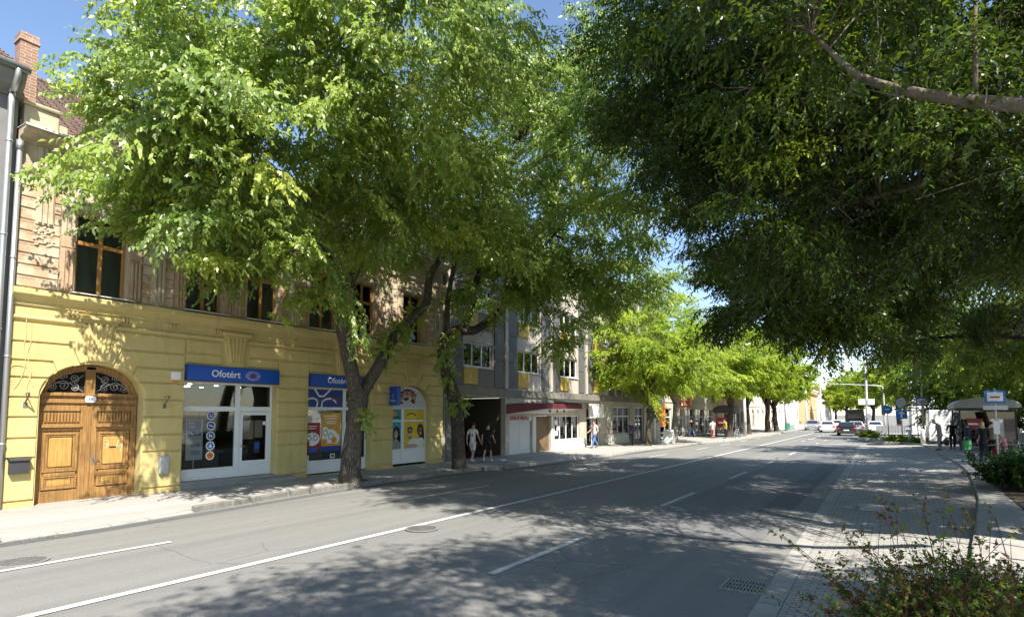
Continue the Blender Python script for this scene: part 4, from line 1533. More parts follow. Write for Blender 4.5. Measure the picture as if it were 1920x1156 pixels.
for pts in ([(4.95, 4.6), (4.96, 4.1), (4.93, 3.9), (4.98, 3.5), (4.9, 3.1), (4.8, 2.9)], [(5.05, 4.45), (5.06, 4.0), (5.0, 3.7), (5.1, 3.3), (5.02, 2.9), (5.1, 2.75)], [(4.7, 3.3), (4.75, 3.42), (5.0, 3.4), (5.05, 3.2), (5.15, 2.95)]):
    mb.tube([(FX + .055, p[0], p[1]) for p in pts], .009, 5, smoothn=3)
tag(mb.build('loose_cables', 'stucco_yellow', loc=(FX, 4.95, 3)), 'loose painted cables hanging down the yellow corner pier', 'cables')

# stand inside the first shop window and its stickers
t = thing('price_banner', 'tall blue and white price banner standing inside the first shop window', 'banner', (xs - .3, 9.13, .72))
xb_ = xs - .09
mb = MB()
mb.box(xb_ - .02, xb_, 8.93, 9.42, .95, 2.13)
mb.tube([(xb_ - .02, 9.17, .66), (xb_ - .02, 9.17, .96)], .015, 6)
mb.build('board', 'offwhite', t, bevel=.004)
mb = MB()
mb.box(xb_, xb_ + .003, 8.95, 9.36, 1.66, 2.11)
mb.build('blue_field', 'poster_blue', t)
mb = MB()
for z in (1.32, 1.1):
    mb.box(xb_, xb_ + .003, 9.08, 9.36, z, z + .13)
mb.build('price_fields', 'lilac_grey', t)
text(t, 'Éles', 'headline', 'white', .11, (xb_ + .005, 8.99, 2.0), (0, 1, 0), (0, 0, 1), .001)
text(t, 'látás', 'headline', 'white', .11, (xb_ + .005, 8.99, 1.9), (0, 1, 0), (0, 0, 1), .001)
text(t, '14.000', 'price', 'white', .12, (xb_ + .005, 8.98, 1.69), (0, 1, 0), (0, 0, 1), .001, bold=.002)
ST = [('smile', 2.26), ('wave', 1.95), ('forint', 1.65), ('figure', 1.35), ('orange', 1.06)]
labs = {'smile': 'round blue sticker with a white smile, topmost on the shop glass', 'wave': 'round blue sticker with two white curved lines on the shop glass', 'forint': 'round blue sticker reading Ft on the shop glass',
        'figure': 'round pale sticker with a blue centre showing a white figure', 'orange': 'round white sticker with an orange centre, lowest on the glass'}
for k, z in ST:
    yc = 9.62
    t = thing('window_sticker', labs[k], 'sticker', (xs - .03, yc, z), 'round stickers on the shop glass')
    def dsk(r, d0, m, nm):
        b_ = MB()
        b_.cyl((xs - .03 + d0, yc, z), (xs - .03 + d0 + .003, yc, z), r, n=28)
        b_.build(nm, m, t)
    dsk(.135, .001, 'white' if k in ('figure', 'orange') else 'offwhite', 'disc')
    dsk(.1, .0045, 'orange' if k == 'orange' else ('traffic_blue' if k == 'figure' else 'navy'), 'centre')
    b_ = MB()
    d = .009 - .0
    if k == 'smile':
        fring(b_, yc, z + .01, .065, .06, .02, d, 3.3, 6.1, 10); fring(b_, yc - .03, z + .035, .02, .018, .008, d, n=8); fring(b_, yc + .03, z + .035, .02, .018, .008, d, n=8)
    elif k == 'wave':
        fring(b_, yc - .03, z - .02, .07, .05, .016, d, .3, 2.4, 8); fring(b_, yc + .03, z + .02, .07, .05, .016, d, 3.5, 5.5, 8)
    elif k == 'forint':
        text(t, 'Ft', 'lettering', 'white', .13, (xs - .02, yc - .055, z - .045), (0, 1, 0), (0, 0, 1), .001, bold=.003)
        continue
    elif k == 'figure':
        fell(b_, yc, z + .04, .022, .022, d); fell(b_, yc, z - .02, .05, .04, d)
    else:
        b_.prism([(yc - .06, z - .015), (yc + .06, z - .015), (yc + .04, z + .02), (yc - .04, z + .02)], lambda a, b, q: (xs - .03 + d + q, a, b), 0, .003)
        b_.build('mark', 'red', t)
        continue
    b_.build('mark', 'white', t)

# grey neighbour at the left edge
G = thing('grey_house', 'grey house at the left edge, next to the yellow townhouse', 'building', (FX, 1.0, .1))
mb = MB()
wall(mb, -9, 4.6, .05, 10.2, [(1.0, 2.1, 5.3, 7.4, 0), (-2, -.9, 5.3, 7.4, 0), (1.0, 2.2, .9, 3.2, 0), (-2.2, -.8, .2, 3.0, 0)], FX - .05, .3)
mb.add([(FX - .05, 4.6, .05), (FX - 9, 4.6, .05), (FX - 9, 4.6, 10.2), (FX - .05, 4.6, 10.2)], [(0, 1, 2, 3)])
mb.build('wall', 'grey_wall', G)
for a, b, c, d in ((1.0, 2.1, 5.3, 7.4), (-2, -.9, 5.3, 7.4), (1.0, 2.2, .9, 3.2), (-2.2, -.8, .2, 3.0)):
    window(G, a, b, c, d, FX - .05, 'white_frame')
mb = MB()
extr(mb, [(0, 9.75), (.3, 9.9), (.45, 10.15), (.45, 10.25), (-.1, 10.25)], -9, 4.6)
mb.build('cornice', 'grey_wall', G)
mb = MB()
mb.tube([(FX + .48, -9, 10.32), (FX + .48, 4.64, 10.28)], .085, 10)
mb.build('gutter', 'zinc', G, smooth=True)
mb = MB()
mb.tube([(FX + .48, 4.42, 10.25), (FX + .46, 4.42, 10.05), (FX + .16, 4.42, 9.7), (FX + .13, 4.42, 9.4), (FX + .13, 4.42, .15)], .065, 12, smoothn=3)
for z in (8.6, 6.4, 4.2, 2.0):
    mb.cyl((FX + .13, 4.42, z), (FX + .13, 4.42, z + .05), .074, n=12)
mb.build('downpipe', 'zinc', G, smooth=True)
mb = MB()
mb.tube([(FX + .1, 4.63, 8.62), (FX + .1, 4.62, .15)], .055, 12)
mb.cyl((FX + .1, 4.63, 8.5), (FX + .1, 4.63, 8.72), .075, n=12)
for z in (7.9, 5.9, 3.6, 1.6):
    mb.cyl((FX + .1, 4.625, z), (FX + .1, 4.625, z + .05), .064, n=12)
mb.build('downpipe', 'zinc', T, smooth=True)
mb = MB()
mb.add([(FX + .3, -9, 10.3), (FX + .3, 4.6, 10.3), (FX - 5, 4.6, 13.6), (FX - 5, -9, 13.6), (FX - 10, -9, 10.3), (FX - 10, 4.6, 10.3)], [(0, 1, 2, 3), (3, 2, 5, 4), (1, 5, 2)])
for i in range(16):
    mb.tube([(FX + .3 - 5.3 * i / 16, -9, 10.36 + 3.3 * i / 16), (FX + .3 - 5.3 * i / 16, 4.62, 10.36 + 3.3 * i / 16)], .035, 5)
mb.build('roof', 'roof_tile', G)

# ------------------------------------------------------------------ trees
def nrm(a):
    return a / np.maximum(1e-6, np.linalg.norm(a, axis=-1, keepdims=True))


def leaf_arrays(P, D, L, K, ll, ww, tint, droop=0.25, spread=0.8, hang=0.45, jit=0.4, lean=(0, 0, 1.0)):
    """K leaves along each twig: base point P, direction D, length L; returns quads and a tint per leaf"""
    n = len(P)
    t = (np.arange(K) + 0.6) / K
    pos = P[:, None] + D[:, None] * (L[:, None] * t[None])[..., None]
    pos[..., 2] -= droop * L[:, None] * (t ** 2)[None]
    S = nrm(np.cross(D, np.array([0, 0, 1.0])) + rng.normal(0, .35, (n, 3)))
    sg = np.where(np.arange(K) % 2 == 0, 1.0, -1.0)
    ax = D[:, None] * .55 + S[:, None] * (sg * spread)[None, :, None] + rng.normal(0, jit, (n, K, 3))
    ax[..., 2] -= hang
    ax = nrm(ax).reshape(-1, 3)
    pos = pos.reshape(-1, 3)
    up_ = nrm(np.array(lean) + rng.normal(0, .55, pos.shape))
    w = nrm(np.cross(ax, up_))
    nn = np.cross(w, ax)
    l = ll * rng.uniform(.65, 1.2, (len(pos), 1))
    wd = ww * rng.uniform(.75, 1.15, (len(pos), 1)) * .5
    fold = wd * rng.uniform(.1, .5, (len(pos), 1))
    v0 = pos
    v1 = pos + ax * l * .42 + w * wd + nn * fold
    v2 = pos + ax * l - np.array([0, 0, 1.0]) * l * .12
    v3 = pos + ax * l * .42 - w * wd + nn * fold
    V = np.stack([v0, v1, v2, v3], 1).reshape(-1, 3)
    tt = np.clip(np.repeat(tint, K) + rng.normal(0, .11, len(pos)), 0, 1)
    return V, tt


def leaf_mesh(name, V, tint, m, parent):
    off = np.array(WLOC[parent.name])
    V = (V - off).astype(np.float32)
    n = len(V) // 4
    me = bpy.data.meshes.new(name)
    me.vertices.add(len(V))
    me.vertices.foreach_set('co', V.ravel())
    me.loops.add(len(V))
    me.loops.foreach_set('vertex_index', np.arange(len(V), dtype=np.int32))
    me.polygons.add(n)
    me.polygons.foreach_set('loop_start', np.arange(0, len(V), 4, dtype=np.int32))
    at = me.attributes.new('tint', 'FLOAT', 'FACE')
    at.data.foreach_set('value', tint.astype(np.float32))
    me.materials.append(MATS[m])
    me.update(calc_edges=True)
    o = bpy.data.objects.new(name, me)
    COL.objects.link(o)
    o.parent = parent
    WLOC[o.name] = WLOC[parent.name]
    return o


# leaves turn their upper face to the light
LEAN = {'leaf_left': (.85, -.55, .75), 'leaf_far': (.7, -.45, .8)}
HANG = {'leaf_left': .85, 'leaf_far': .7}


def make_tree(name, label, base, limbs, blobs, leafm, bark, ll=.115, ww=.05, dens=38, K=12, group=None, clip=None, tint0=.42, twig=(.3, .66), rsub=(.6, 1.15), cat='tree', sprouts=(), nsf=.62, wob=.05, inner=.38, tw_vis=True):
    t = thing(name, label, cat, base, group)
    mb = MB()
    pts_all, rad_all = [], []
    for pts, rads in limbs:
        P = catmull(pts, 5)
        R = [float(np.interp(i / (len(P) - 1), np.linspace(0, 1, len(rads)), rads)) for i in range(len(P))]
        mb.tube(P, R, 22 if rads[0] > .12 else 9, wob=wob)
        k0 = 0 if rads[0] < .12 else int(len(P) * .35)
        for p, r in list(zip(P, R))[k0:]:
            pts_all.append(p)
            rad_all.append(r)
    A = np.array([tuple(p) for p in pts_all])
    Ps, Ds, Ls, Ts = [], [], [], []
    for (cx, cyy, cz, rx, ry, rz, ns) in blobs:
        for k in range(int(ns * nsf)):
            for _ in range(20):
                d = nrm(rng.normal(0, 1, 3))
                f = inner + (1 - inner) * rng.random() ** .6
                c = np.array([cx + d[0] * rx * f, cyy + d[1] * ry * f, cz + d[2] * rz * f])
                if clip is None or clip(c):
                    break
            else:
                continue
            rs = rng.uniform(*rsub)
            nt_ = int(dens * 1.45 * rs * rs)
            if nt_ < 2:
                continue
            # a branch from the nearest wood to the middle of this spray
            j = int(np.argmin(np.linalg.norm((A - c) * np.array([1, 1, .8]), axis=1)))
            a = A[j]
            dist = np.linalg.norm(c - a)
            if dist > .3 and tw_vis:
                m_ = (a + c) / 2 + np.array([0, 0, .12 * dist]) + rng.normal(0, .07 * dist, 3)
                r0 = min(rad_all[j] * .5, .008 + .007 * dist)
                mb.tube([a, m_, c], [r0, r0 * .6, .008], 5, caps=False, smoothn=4)
                for _ in range(3):
                    e = c + rng.normal(0, rs * .55, 3)
                    mb.tube([m_ * .3 + c * .7, (c + e) / 2 + np.array([0, 0, .08]), e], [.010, .007, .004], 4, caps=False)
            dd = nrm(rng.normal(0, 1, (nt_, 3)))
            rr = rs * rng.random((nt_, 1)) ** .6
            axd = nrm(d * np.array([1, 1, .35]) + rng.normal(0, .45, 3) - np.array([0, 0, .12]))
            lat = nrm(np.cross(axd, np.array([0, 0, 1.0])))
            nup = np.cross(lat, axd)
            q_ = dd * rr
            p = c + q_[:, :1] * axd * 1.35 + q_[:, 1:2] * lat * .8 + q_[:, 2:] * nup * .34
            out = nrm(axd * .75 + lat * (q_[:, 1:2] / rs) * .9 + rng.normal(0, .38, (nt_, 3)) - np.array([0, 0, .15]))
            Ps.append(p); Ds.append(out)
            Ls.append(rng.uniform(twig[0], twig[1], nt_))
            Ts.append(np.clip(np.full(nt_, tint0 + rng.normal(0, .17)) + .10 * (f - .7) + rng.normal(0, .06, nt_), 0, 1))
    for (sx, sy, sz, sr, n_) in sprouts:
        dd = nrm(rng.normal(0, 1, (n_, 3)))
        Ps.append(np.array([sx, sy, sz]) + dd * sr * rng.random((n_, 1)) * .8)
        Ds.append(nrm(dd + np.array([0, 0, .1])))
        Ls.append(rng.uniform(.25, .5, n_))
        Ts.append(np.full(n_, tint0 + .05))
        for q in range(5):
            mb.tube([(sx, sy, sz), (sx + random.gauss(0, sr * .5), sy + random.gauss(0, sr * .5), sz + random.gauss(0, sr * .5))], [.01, .004], 4, caps=False)
    mb.build('trunk', bark, t, smooth=True)
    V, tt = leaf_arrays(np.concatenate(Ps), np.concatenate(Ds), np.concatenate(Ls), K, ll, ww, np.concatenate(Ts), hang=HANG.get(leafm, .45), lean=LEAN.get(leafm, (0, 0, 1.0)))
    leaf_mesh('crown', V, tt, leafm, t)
    return t


def fclip(c):
    return c[0] > FX + .75 or c[2] > 10.4


def tclip(c):
    return fclip(c) and c[1] > -.30 * c[0] + .6 + (.3 if c[2] > 8 else 0) + (.4 if c[2] > 11 else 0)


LG = 'street trees along the left pavement'
make_tree('street_tree', 'large forked street tree standing in front of the second blue sign', (-14.7, 12.85, .1),
          [([(-14.7, 12.85, -.1), (-14.68, 12.84, .12), (-14.68, 12.82, .45), (-14.65, 12.84, 1.1), (-14.62, 12.95, 2.06), (-14.6, 13.05, 2.75), (-14.6, 13.1, 3.1)], [.50, .40, .335, .30, .285, .30, .26]),
           ([(-14.62, 13.02, 2.6), (-14.62, 12.85, 3.3), (-14.6, 12.5, 4.46), (-14.6, 12.25, 5.55), (-14.62, 12.42, 6.25), (-14.6, 13.0, 7.35), (-14.5, 13.3, 8.17), (-14.4, 13.66, 8.8), (-14.0, 14.6, 9.5), (-13.4, 15.6, 10.8), (-13.0, 16.2, 12.6)],
            [.235, .23, .225, .20, .175, .15, .13, .12, .10, .07, .03]),
           ([(-14.6, 13.1, 2.6), (-14.6, 13.35, 3.2), (-14.55, 13.8, 3.86), (-14.5, 14.55, 5.04), (-14.45, 15.4, 5.83), (-14.4, 16.05, 6.45), (-14.4, 16.25, 7.5), (-14.2, 16.7, 8.4), (-13.9, 17.2, 9.6), (-13.2, 17.6, 11.4), (-12.6, 17.5, 13.2)],
            [.19, .20, .20, .185, .165, .15, .13, .12, .10, .07, .03]),
           ([(-14.6, 12.87, 7.2), (-14.2, 12.4, 8.4), (-13.6, 11.6, 9.5), (-12.8, 10.5, 10.4), (-12.0, 9.2, 11.0)], [.075, .065, .055, .045, .02]),
           ([(-14.6, 12.5, 6.3), (-13.9, 11.3, 6.9), (-13.0, 9.6, 7.3), (-12.4, 7.6, 7.9), (-12.2, 6.0, 8.2)], [.07, .06, .05, .035, .015]),
           ([(-14.5, 13.3, 8.17), (-13.3, 13.3, 9.3), (-11.6, 13.2, 10.4), (-10.2, 13.0, 11.2)], [.08, .06, .045, .02]),
           ([(-14.4, 13.66, 8.8), (-14.2, 12.6, 10.6), (-13.8, 11.6, 12.4), (-13.5, 11.0, 14)], [.08, .06, .04, .02])],
          [(-12.5, 9.8, 11.2, 4.2, 6.2, 3.9, 175), (-12.6, 7.2, 8.7, 3.2, 3.7, 2.5, 75), (-13.8, 7.2, 6.7, 1.9, 1.9, 1.2, 24), (-12.3, 13.6, 12.2, 4.4, 4.5, 4.2, 95), (-12.3, 13.2, 8.4, 3.5, 4.0, 1.7, 55), (-13.0, 9.3, 6.0, 2.0, 1.9, .8, 16), (-9.0, 9.8, 10.8, 2.4, 3.8, 2.8, 70), (-12.8, 6.2, 9.4, 2.2, 1.7, 1.8, 34), (-12, 7.4, 12.4, 3, 2.5, 2.5, 50)],
          'leaf_left', 'bark', dens=43, K=12, ll=.13, ww=.068, group=LG, clip=tclip, tint0=.5,
          sprouts=[(-14.45, 14.1, 4.5, .5, 45), (-14.4, 14.6, 5.2, .5, 40), (-14.5, 15.6, 6.0, .4, 25), (-14.32, 13.05, 2.15, .28, 26), (-14.4, 12.3, 5.6, .3, 14)])
make_tree('street_tree', 'street tree with a sharply bent trunk beside the dark passage', (-14.6, 18.35, .1),
          [([(-14.6, 18.35, -.1), (-14.6, 18.32, .4), (-14.6, 18.25, 1.2), (-14.6, 18.2, 2.0), (-14.6, 18.1, 2.7), (-14.6, 17.8, 3.3), (-14.6, 17.5, 3.9), (-14.6, 17.25, 4.9), (-14.58, 17.6, 5.5), (-14.5, 18.4, 5.72), (-14.4, 19.2, 5.85), (-14.3, 20.4, 6.6), (-14.1, 21.3, 7.5), (-13.8, 22.2, 9.0), (-13.2, 23.0, 11.0)],
            [.34, .28, .26, .27, .30, .26, .235, .22, .22, .20, .18, .16, .14, .11, .05]),
           ([(-14.5, 18.3, 5.6), (-14.4, 18.8, 6.6), (-14.3, 19.1, 8.0), (-14.0, 19.5, 9.2), (-13.5, 19.9, 11.4), (-13.0, 20.3, 14)], [.15, .14, .12, .10, .07, .03]),
           ([(-14.58, 17.5, 5.5), (-14.3, 17.2, 6.8), (-13.6, 17.0, 8.6), (-12.4, 17.0, 10.4)], [.12, .10, .07, .03]),
           ([(-14.3, 20.4, 6.6), (-13.2, 20.6, 8.0), (-11.8, 20.8, 9.6), (-10.5, 20.8, 10.6)], [.09, .07, .05, .02])],
          [(-12.2, 19.8, 12.4, 4.6, 5.4, 5.2, 190), (-11.4, 21.4, 9.6, 3.8, 3.4, 3.0, 70), (-13.2, 19.0, 7.8, 2.4, 3.2, 1.6, 40), (-12.4, 24.0, 7.6, 2.0, 1.8, 1.3, 16), (-11.2, 22.5, 16.2, 4.2, 5.2, 3.2, 70), (-7.4, 18.6, 12.4, 2.8, 3.6, 4.2, 80), (-9.4, 22.6, 8.2, 2.2, 2.2, 1.6, 26), (-13.2, 24.3, 6.2, 1.6, 1.5, .8, 12)],
          'leaf_left', 'bark_dark', dens=42, K=12, ll=.135, ww=.07, group=LG, clip=fclip, tint0=.45,
          sprouts=[(-14.5, 17.15, 4.6, .4, 45), (-14.4, 17.3, 5.1, .45, 45), (-14.4, 18.1, 2.75, .38, 50), (-14.35, 17.5, 3.8, .25, 14)])

RG = 'trees overhanging the road from the right'
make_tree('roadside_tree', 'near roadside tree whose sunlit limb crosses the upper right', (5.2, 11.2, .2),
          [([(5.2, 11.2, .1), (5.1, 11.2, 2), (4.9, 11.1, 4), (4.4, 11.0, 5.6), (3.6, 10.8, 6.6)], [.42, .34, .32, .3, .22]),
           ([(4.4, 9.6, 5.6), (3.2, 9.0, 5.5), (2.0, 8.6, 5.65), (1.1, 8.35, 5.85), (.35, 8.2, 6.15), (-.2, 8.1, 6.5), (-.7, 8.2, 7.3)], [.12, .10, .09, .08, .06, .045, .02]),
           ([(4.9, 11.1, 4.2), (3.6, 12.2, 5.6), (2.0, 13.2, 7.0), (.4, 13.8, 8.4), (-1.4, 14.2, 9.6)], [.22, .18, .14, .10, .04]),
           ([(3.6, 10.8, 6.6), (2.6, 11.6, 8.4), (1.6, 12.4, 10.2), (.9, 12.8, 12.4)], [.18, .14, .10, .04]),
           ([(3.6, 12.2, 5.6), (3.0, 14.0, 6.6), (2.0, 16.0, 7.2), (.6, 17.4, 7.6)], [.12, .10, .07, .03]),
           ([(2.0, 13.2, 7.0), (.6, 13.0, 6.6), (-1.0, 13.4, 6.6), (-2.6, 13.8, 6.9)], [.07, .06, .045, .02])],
          [(.2, 13.2, 9.6, 4.7, 4.6, 4.0, 205), (-1.6, 13.0, 7.3, 2.6, 2.8, 2.2, 55), (-3.0, 12.6, 9.6, 2.2, 2.4, 2.6, 55), (-2.2, 13.8, 11.6, 3.2, 3.6, 3.2, 85), (-4.0, 13.4, 8.6, 1.5, 1.8, 1.7, 24), (-4.6, 15.2, 12.5, 2.4, 3.0, 3.4, 36), (8.6, 14.2, 8.5, 3.4, 3.4, 3.0, 70), (2.4, 10.8, 13.2, 3.6, 3.2, 2.0, 90), (-1.2, 10.4, 14.4, 3.2, 2.6, 2.0, 80), (-3.2, 13.2, 15.4, 3, 3, 2, 60), (-.5, 6.9, 14.8, 2.6, 2.0, 1.6, 40), (-.2, 6.4, 12.9, 2.2, 1.5, 1.1, 22), (-2.8, 7.8, 16.2, 2.4, 2.2, 1.5, 36), (-1.6, 9.2, 16.2, 2.2, 1.8, 1.2, 24), (1.8, 16.2, 7.6, 3.3, 3.2, 2.6, 70), (1.4, 12.0, 6.4, 1.6, 2.0, 1.0, 18), (-.6, 8.3, 7.9, 2.2, 1.3, 1.2, 22), (3.4, 14.0, 6.2, 1.6, 2.4, 2.2, 30), (5.8, 12.6, 8.8, 3.2, 2.4, 2.6, 60)],  # highest clumps, above the view, are added to block sun from crown and road
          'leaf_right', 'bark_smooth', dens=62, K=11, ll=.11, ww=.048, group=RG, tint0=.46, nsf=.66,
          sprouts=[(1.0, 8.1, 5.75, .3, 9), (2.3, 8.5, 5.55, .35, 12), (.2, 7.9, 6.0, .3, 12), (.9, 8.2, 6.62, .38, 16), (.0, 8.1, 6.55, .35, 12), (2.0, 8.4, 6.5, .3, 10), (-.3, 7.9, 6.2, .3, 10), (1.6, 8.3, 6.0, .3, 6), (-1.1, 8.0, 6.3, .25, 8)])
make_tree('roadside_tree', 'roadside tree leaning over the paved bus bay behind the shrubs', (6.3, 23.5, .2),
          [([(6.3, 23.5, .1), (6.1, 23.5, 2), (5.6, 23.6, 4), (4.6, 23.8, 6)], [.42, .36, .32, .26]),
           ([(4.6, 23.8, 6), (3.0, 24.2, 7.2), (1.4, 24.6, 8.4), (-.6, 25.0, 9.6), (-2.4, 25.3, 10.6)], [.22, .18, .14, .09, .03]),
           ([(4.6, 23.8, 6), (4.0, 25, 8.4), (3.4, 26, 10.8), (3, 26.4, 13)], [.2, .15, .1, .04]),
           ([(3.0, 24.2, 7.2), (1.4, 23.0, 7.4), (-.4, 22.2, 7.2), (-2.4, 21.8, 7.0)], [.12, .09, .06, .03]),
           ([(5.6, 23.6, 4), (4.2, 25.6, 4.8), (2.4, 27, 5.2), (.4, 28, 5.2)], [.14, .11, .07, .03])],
          [(1.2, 22.2, 10.0, 4.8, 4.6, 4.4, 150), (-1.4, 22.6, 6.9, 2.9, 3.6, 2.1, 70), (-3.4, 19.5, 6.2, 1.7, 2.2, 1.3, 26), (-1.6, 18.5, 5.2, 1.8, 2, 1.0, 20), (-4.6, 21, 8.8, 1.9, 2.2, 1.9, 32), (6.4, 21, 9, 4.0, 5.2, 3.4, 120), (7.2, 29, 8.5, 3.4, 4, 3.2, 100), (3.0, 19.5, 13.6, 3.8, 3.8, 2.0, 80), (1.0, 26.0, 5.9, 2.6, 3.0, 1.5, 34), (5.2, 25, 8.2, 2.6, 3, 2.0, 36), (-3.4, 24.5, 7.6, 2.0, 2.6, 1.7, 26)],  # the highest clump is added above the view to shade everything below
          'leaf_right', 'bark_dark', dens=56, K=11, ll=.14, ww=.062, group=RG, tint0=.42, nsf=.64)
make_tree('roadside_tree', 'roadside tree behind and above the bus shelter', (8.2, 38.5, .2),
          [([(8.2, 38.5, .1), (8, 38.5, 2.5), (7.4, 38.6, 5), (6.6, 39, 7.5)], [.4, .34, .28, .2]),
           ([(7.4, 38.6, 5), (5.6, 39, 6.6), (3.4, 39.6, 7.8), (1.4, 40, 8.8)], [.18, .14, .09, .03]),
           ([(6.6, 39, 7.5), (6.0, 40, 9.6), (5.6, 40.6, 12)], [.15, .1, .04])],
          [(4.4, 38.5, 8.6, 5.8, 5.8, 4.9, 190), (9.4, 35.5, 8.4, 4.4, 5.5, 3.6, 140), (5.6, 37, 5.2, 3.4, 3.6, 1.9, 50), (2.4, 41, 7.0, 3.2, 3.2, 2.0, 45)],
          'leaf_mid', 'bark_dark', dens=42, K=10, ll=.17, ww=.07, group=RG, tint0=.52)
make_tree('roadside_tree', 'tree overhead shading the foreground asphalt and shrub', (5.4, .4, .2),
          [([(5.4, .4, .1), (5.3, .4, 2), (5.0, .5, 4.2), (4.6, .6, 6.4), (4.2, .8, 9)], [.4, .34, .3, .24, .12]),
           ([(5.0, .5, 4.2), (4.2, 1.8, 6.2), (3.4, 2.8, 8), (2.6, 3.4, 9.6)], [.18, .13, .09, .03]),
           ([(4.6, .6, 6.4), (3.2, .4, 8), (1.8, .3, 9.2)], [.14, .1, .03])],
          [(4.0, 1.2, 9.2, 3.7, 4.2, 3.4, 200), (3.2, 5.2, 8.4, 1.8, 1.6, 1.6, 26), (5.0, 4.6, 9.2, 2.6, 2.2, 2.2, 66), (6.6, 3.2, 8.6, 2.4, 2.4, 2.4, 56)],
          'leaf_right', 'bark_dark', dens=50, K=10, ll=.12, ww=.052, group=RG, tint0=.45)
# sprays of near leaves entering the right edge of the view

# ------------------------------------------------------------------ concrete apartment block
B = thing('apartment_block', 'grey concrete apartment block with yellow panels and a dark passage', 'building', (FX, 34.5, .1))
PIT = 4.8
wins = []
for k in range(6):
    y0 = 20.4 + PIT * k
    for fl in range(3):
        wins.append((y0 + 1.25, y0 + 3.65, 4.62 + 2.8 * fl, 5.82 + 2.8 * fl, 0))
shops = [(21.0, 25.25, .1, 3.15, 0), (25.6, 27.95, .1, 2.2, 0), (28.35, 30.1, .1, 2.2, 0), (30.55, 33.9, .72, 2.2, 0), (34.9, 37.1, .1, 2.75, 0), (39.3, 42.6, .8, 2.85, 0), (43.6, 45.6, .1, 2.85, 0), (46.2, 48.6, .3, 2.85, 0)]
mb = MB()
wall(mb, 20.25, 49.2, .05, 12.1, wins + shops, FX - .02, .3)
for yy in (20.25, 49.2):
    mb.add([(FX - .02, yy, .05), (FX - 11, yy, .05), (FX - 11, yy, 12.1), (FX - .02, yy, 12.1)], [(0, 1, 2, 3)])
mb.add([(FX + .1, 20.2, 12.12), (FX + .1, 49.25, 12.12), (FX - 11, 49.25, 12.12), (FX - 11, 20.2, 12.12)], [(0, 1, 2, 3)])
mb.build('wall', 'concrete_light', B)
mb = MB()
mb.box(FX - .02, FX + .07, 20.26, 49.19, 3.22, 3.62)
mb.box(FX - .02, FX + .35, 20.2, 49.25, 11.9, 12.25)
for fl in range(3):
    z = 3.65 + 2.8 * fl
    mb.box(FX - .02, FX + .012, 20.26, 25.2, z, z + .94)  # near bay only: the darker concrete stands in for tree shade
mb.build('concrete_bands', 'concrete', B, bevel=.015)
for k in range(7):
    y0 = 20.4 + PIT * k
    mb = MB()
    mb.box(FX - .02, FX + .12, y0 - .14, y0 + .14, 3.62, 11.9)
    mb.build('column', 'concrete_light', B, bevel=.012)
for k in range(6):
    y0 = 20.4 + PIT * k
    for (a, b) in ((y0 + .2, y0 + 1.12), (y0 + 3.78, y0 + PIT - .2)):
        mb = MB()
        z = 3.68
        while z < 11.8:
            mb.box(FX - .02, FX + .05 + random.uniform(-.006, .006), a, b, z, min(z + 1.37, 11.85))
            z += 1.4
        mb.build('slate_panel', 'slate_panel', B, bevel=.008)
for (a, b, c, d, _) in wins:
    if d < 9:
        window(B, a, b, c, d, FX - .02, 'white_frame', mull=2, inner=random.choice(['curtain', 'curtain', 'curtain_pale']), d=.12)
        q = MB()
        q.box(FX - .02, FX + .07, a - .05, a + 1.05, c - .86, c - .05)
        q.build('yellow_panel', 'yellow_panel', B, bevel=.01)
        q = MB()
        q.box(FX - .1, FX + .06, a - .05, b + .05, c - .05, c - .005)
        q.build('window_sill', 'white_panel', B)
    else:
        window(B, a, b, c, d, FX - .02, 'white_frame', mull=2, inner='curtain', d=.12)
# passage
mb = MB()
x0, x1 = FX - .32, FX - 9
q = lambda *p: mb.add(p, [(0, 1, 2, 3)])
q((x0, 21, .1), (x1, 21, .1), (x1, 21, 3.15), (x0, 21, 3.15))
q((x0, 25.25, .1), (x1, 25.25, .1), (x1, 25.25, 3.15), (x0, 25.25, 3.15))
q((x1, 21, .1), (x1, 25.25, .1), (x1, 25.25, 3.15), (x1, 21, 3.15))
q((x0, 21, 3.16), (x0, 25.25, 3.16), (x1, 25.25, 3.16), (x1, 21, 3.16))
q((x0, 21, .11), (x0, 25.25, .11), (x1, 25.25, .11), (x1, 21, .11))
mb.build('passage', 'brown_tile', B)
mb = MB()
mb.box(FX + .0, FX + .03, 20.3, 20.95, .1, 3.1)
mb.build('pier_cladding', 'slate_panel', B, bevel=.01)
# flower shop: shutter, door, panes
mb = MB()
for a, b in ((25.62, 26.76), (26.79, 27.93)):
    mb.box(FX - .2, FX - .15, a, b, .3, 2.18)
mb.box(FX - .21, FX - .12, 25.6, 27.95, .12, .3)
mb.build('shutter', 'white_panel', B, bevel=.006)
mb = MB()
mb.box(FX - .22, FX - .16, 28.37, 30.08, .12, 2.18)
sdo = mb.build('shop_door', 'board_brown', B, bevel=.01)
for (a, b) in ((27.97, 28.33), (30.12, 30.3)):
    mb = MB()
    mb.box(FX - .12, FX + .02, a, b, .12, 2.2)
    mb.build('door_jamb', 'white_panel', B, bevel=.01)
window(B, 30.55, 33.9, .72, 2.2, FX - .02, 'white_frame', mull=3, inner='curtain_pale', d=.12, fw=.05)
mb = MB()
mb.box(FX - .02, FX + .035, 30.4, 34.4, .1, .7)
so_ = mb.build('painted_plinth', 'wall_white', B, bevel=.01)
mb = MB()
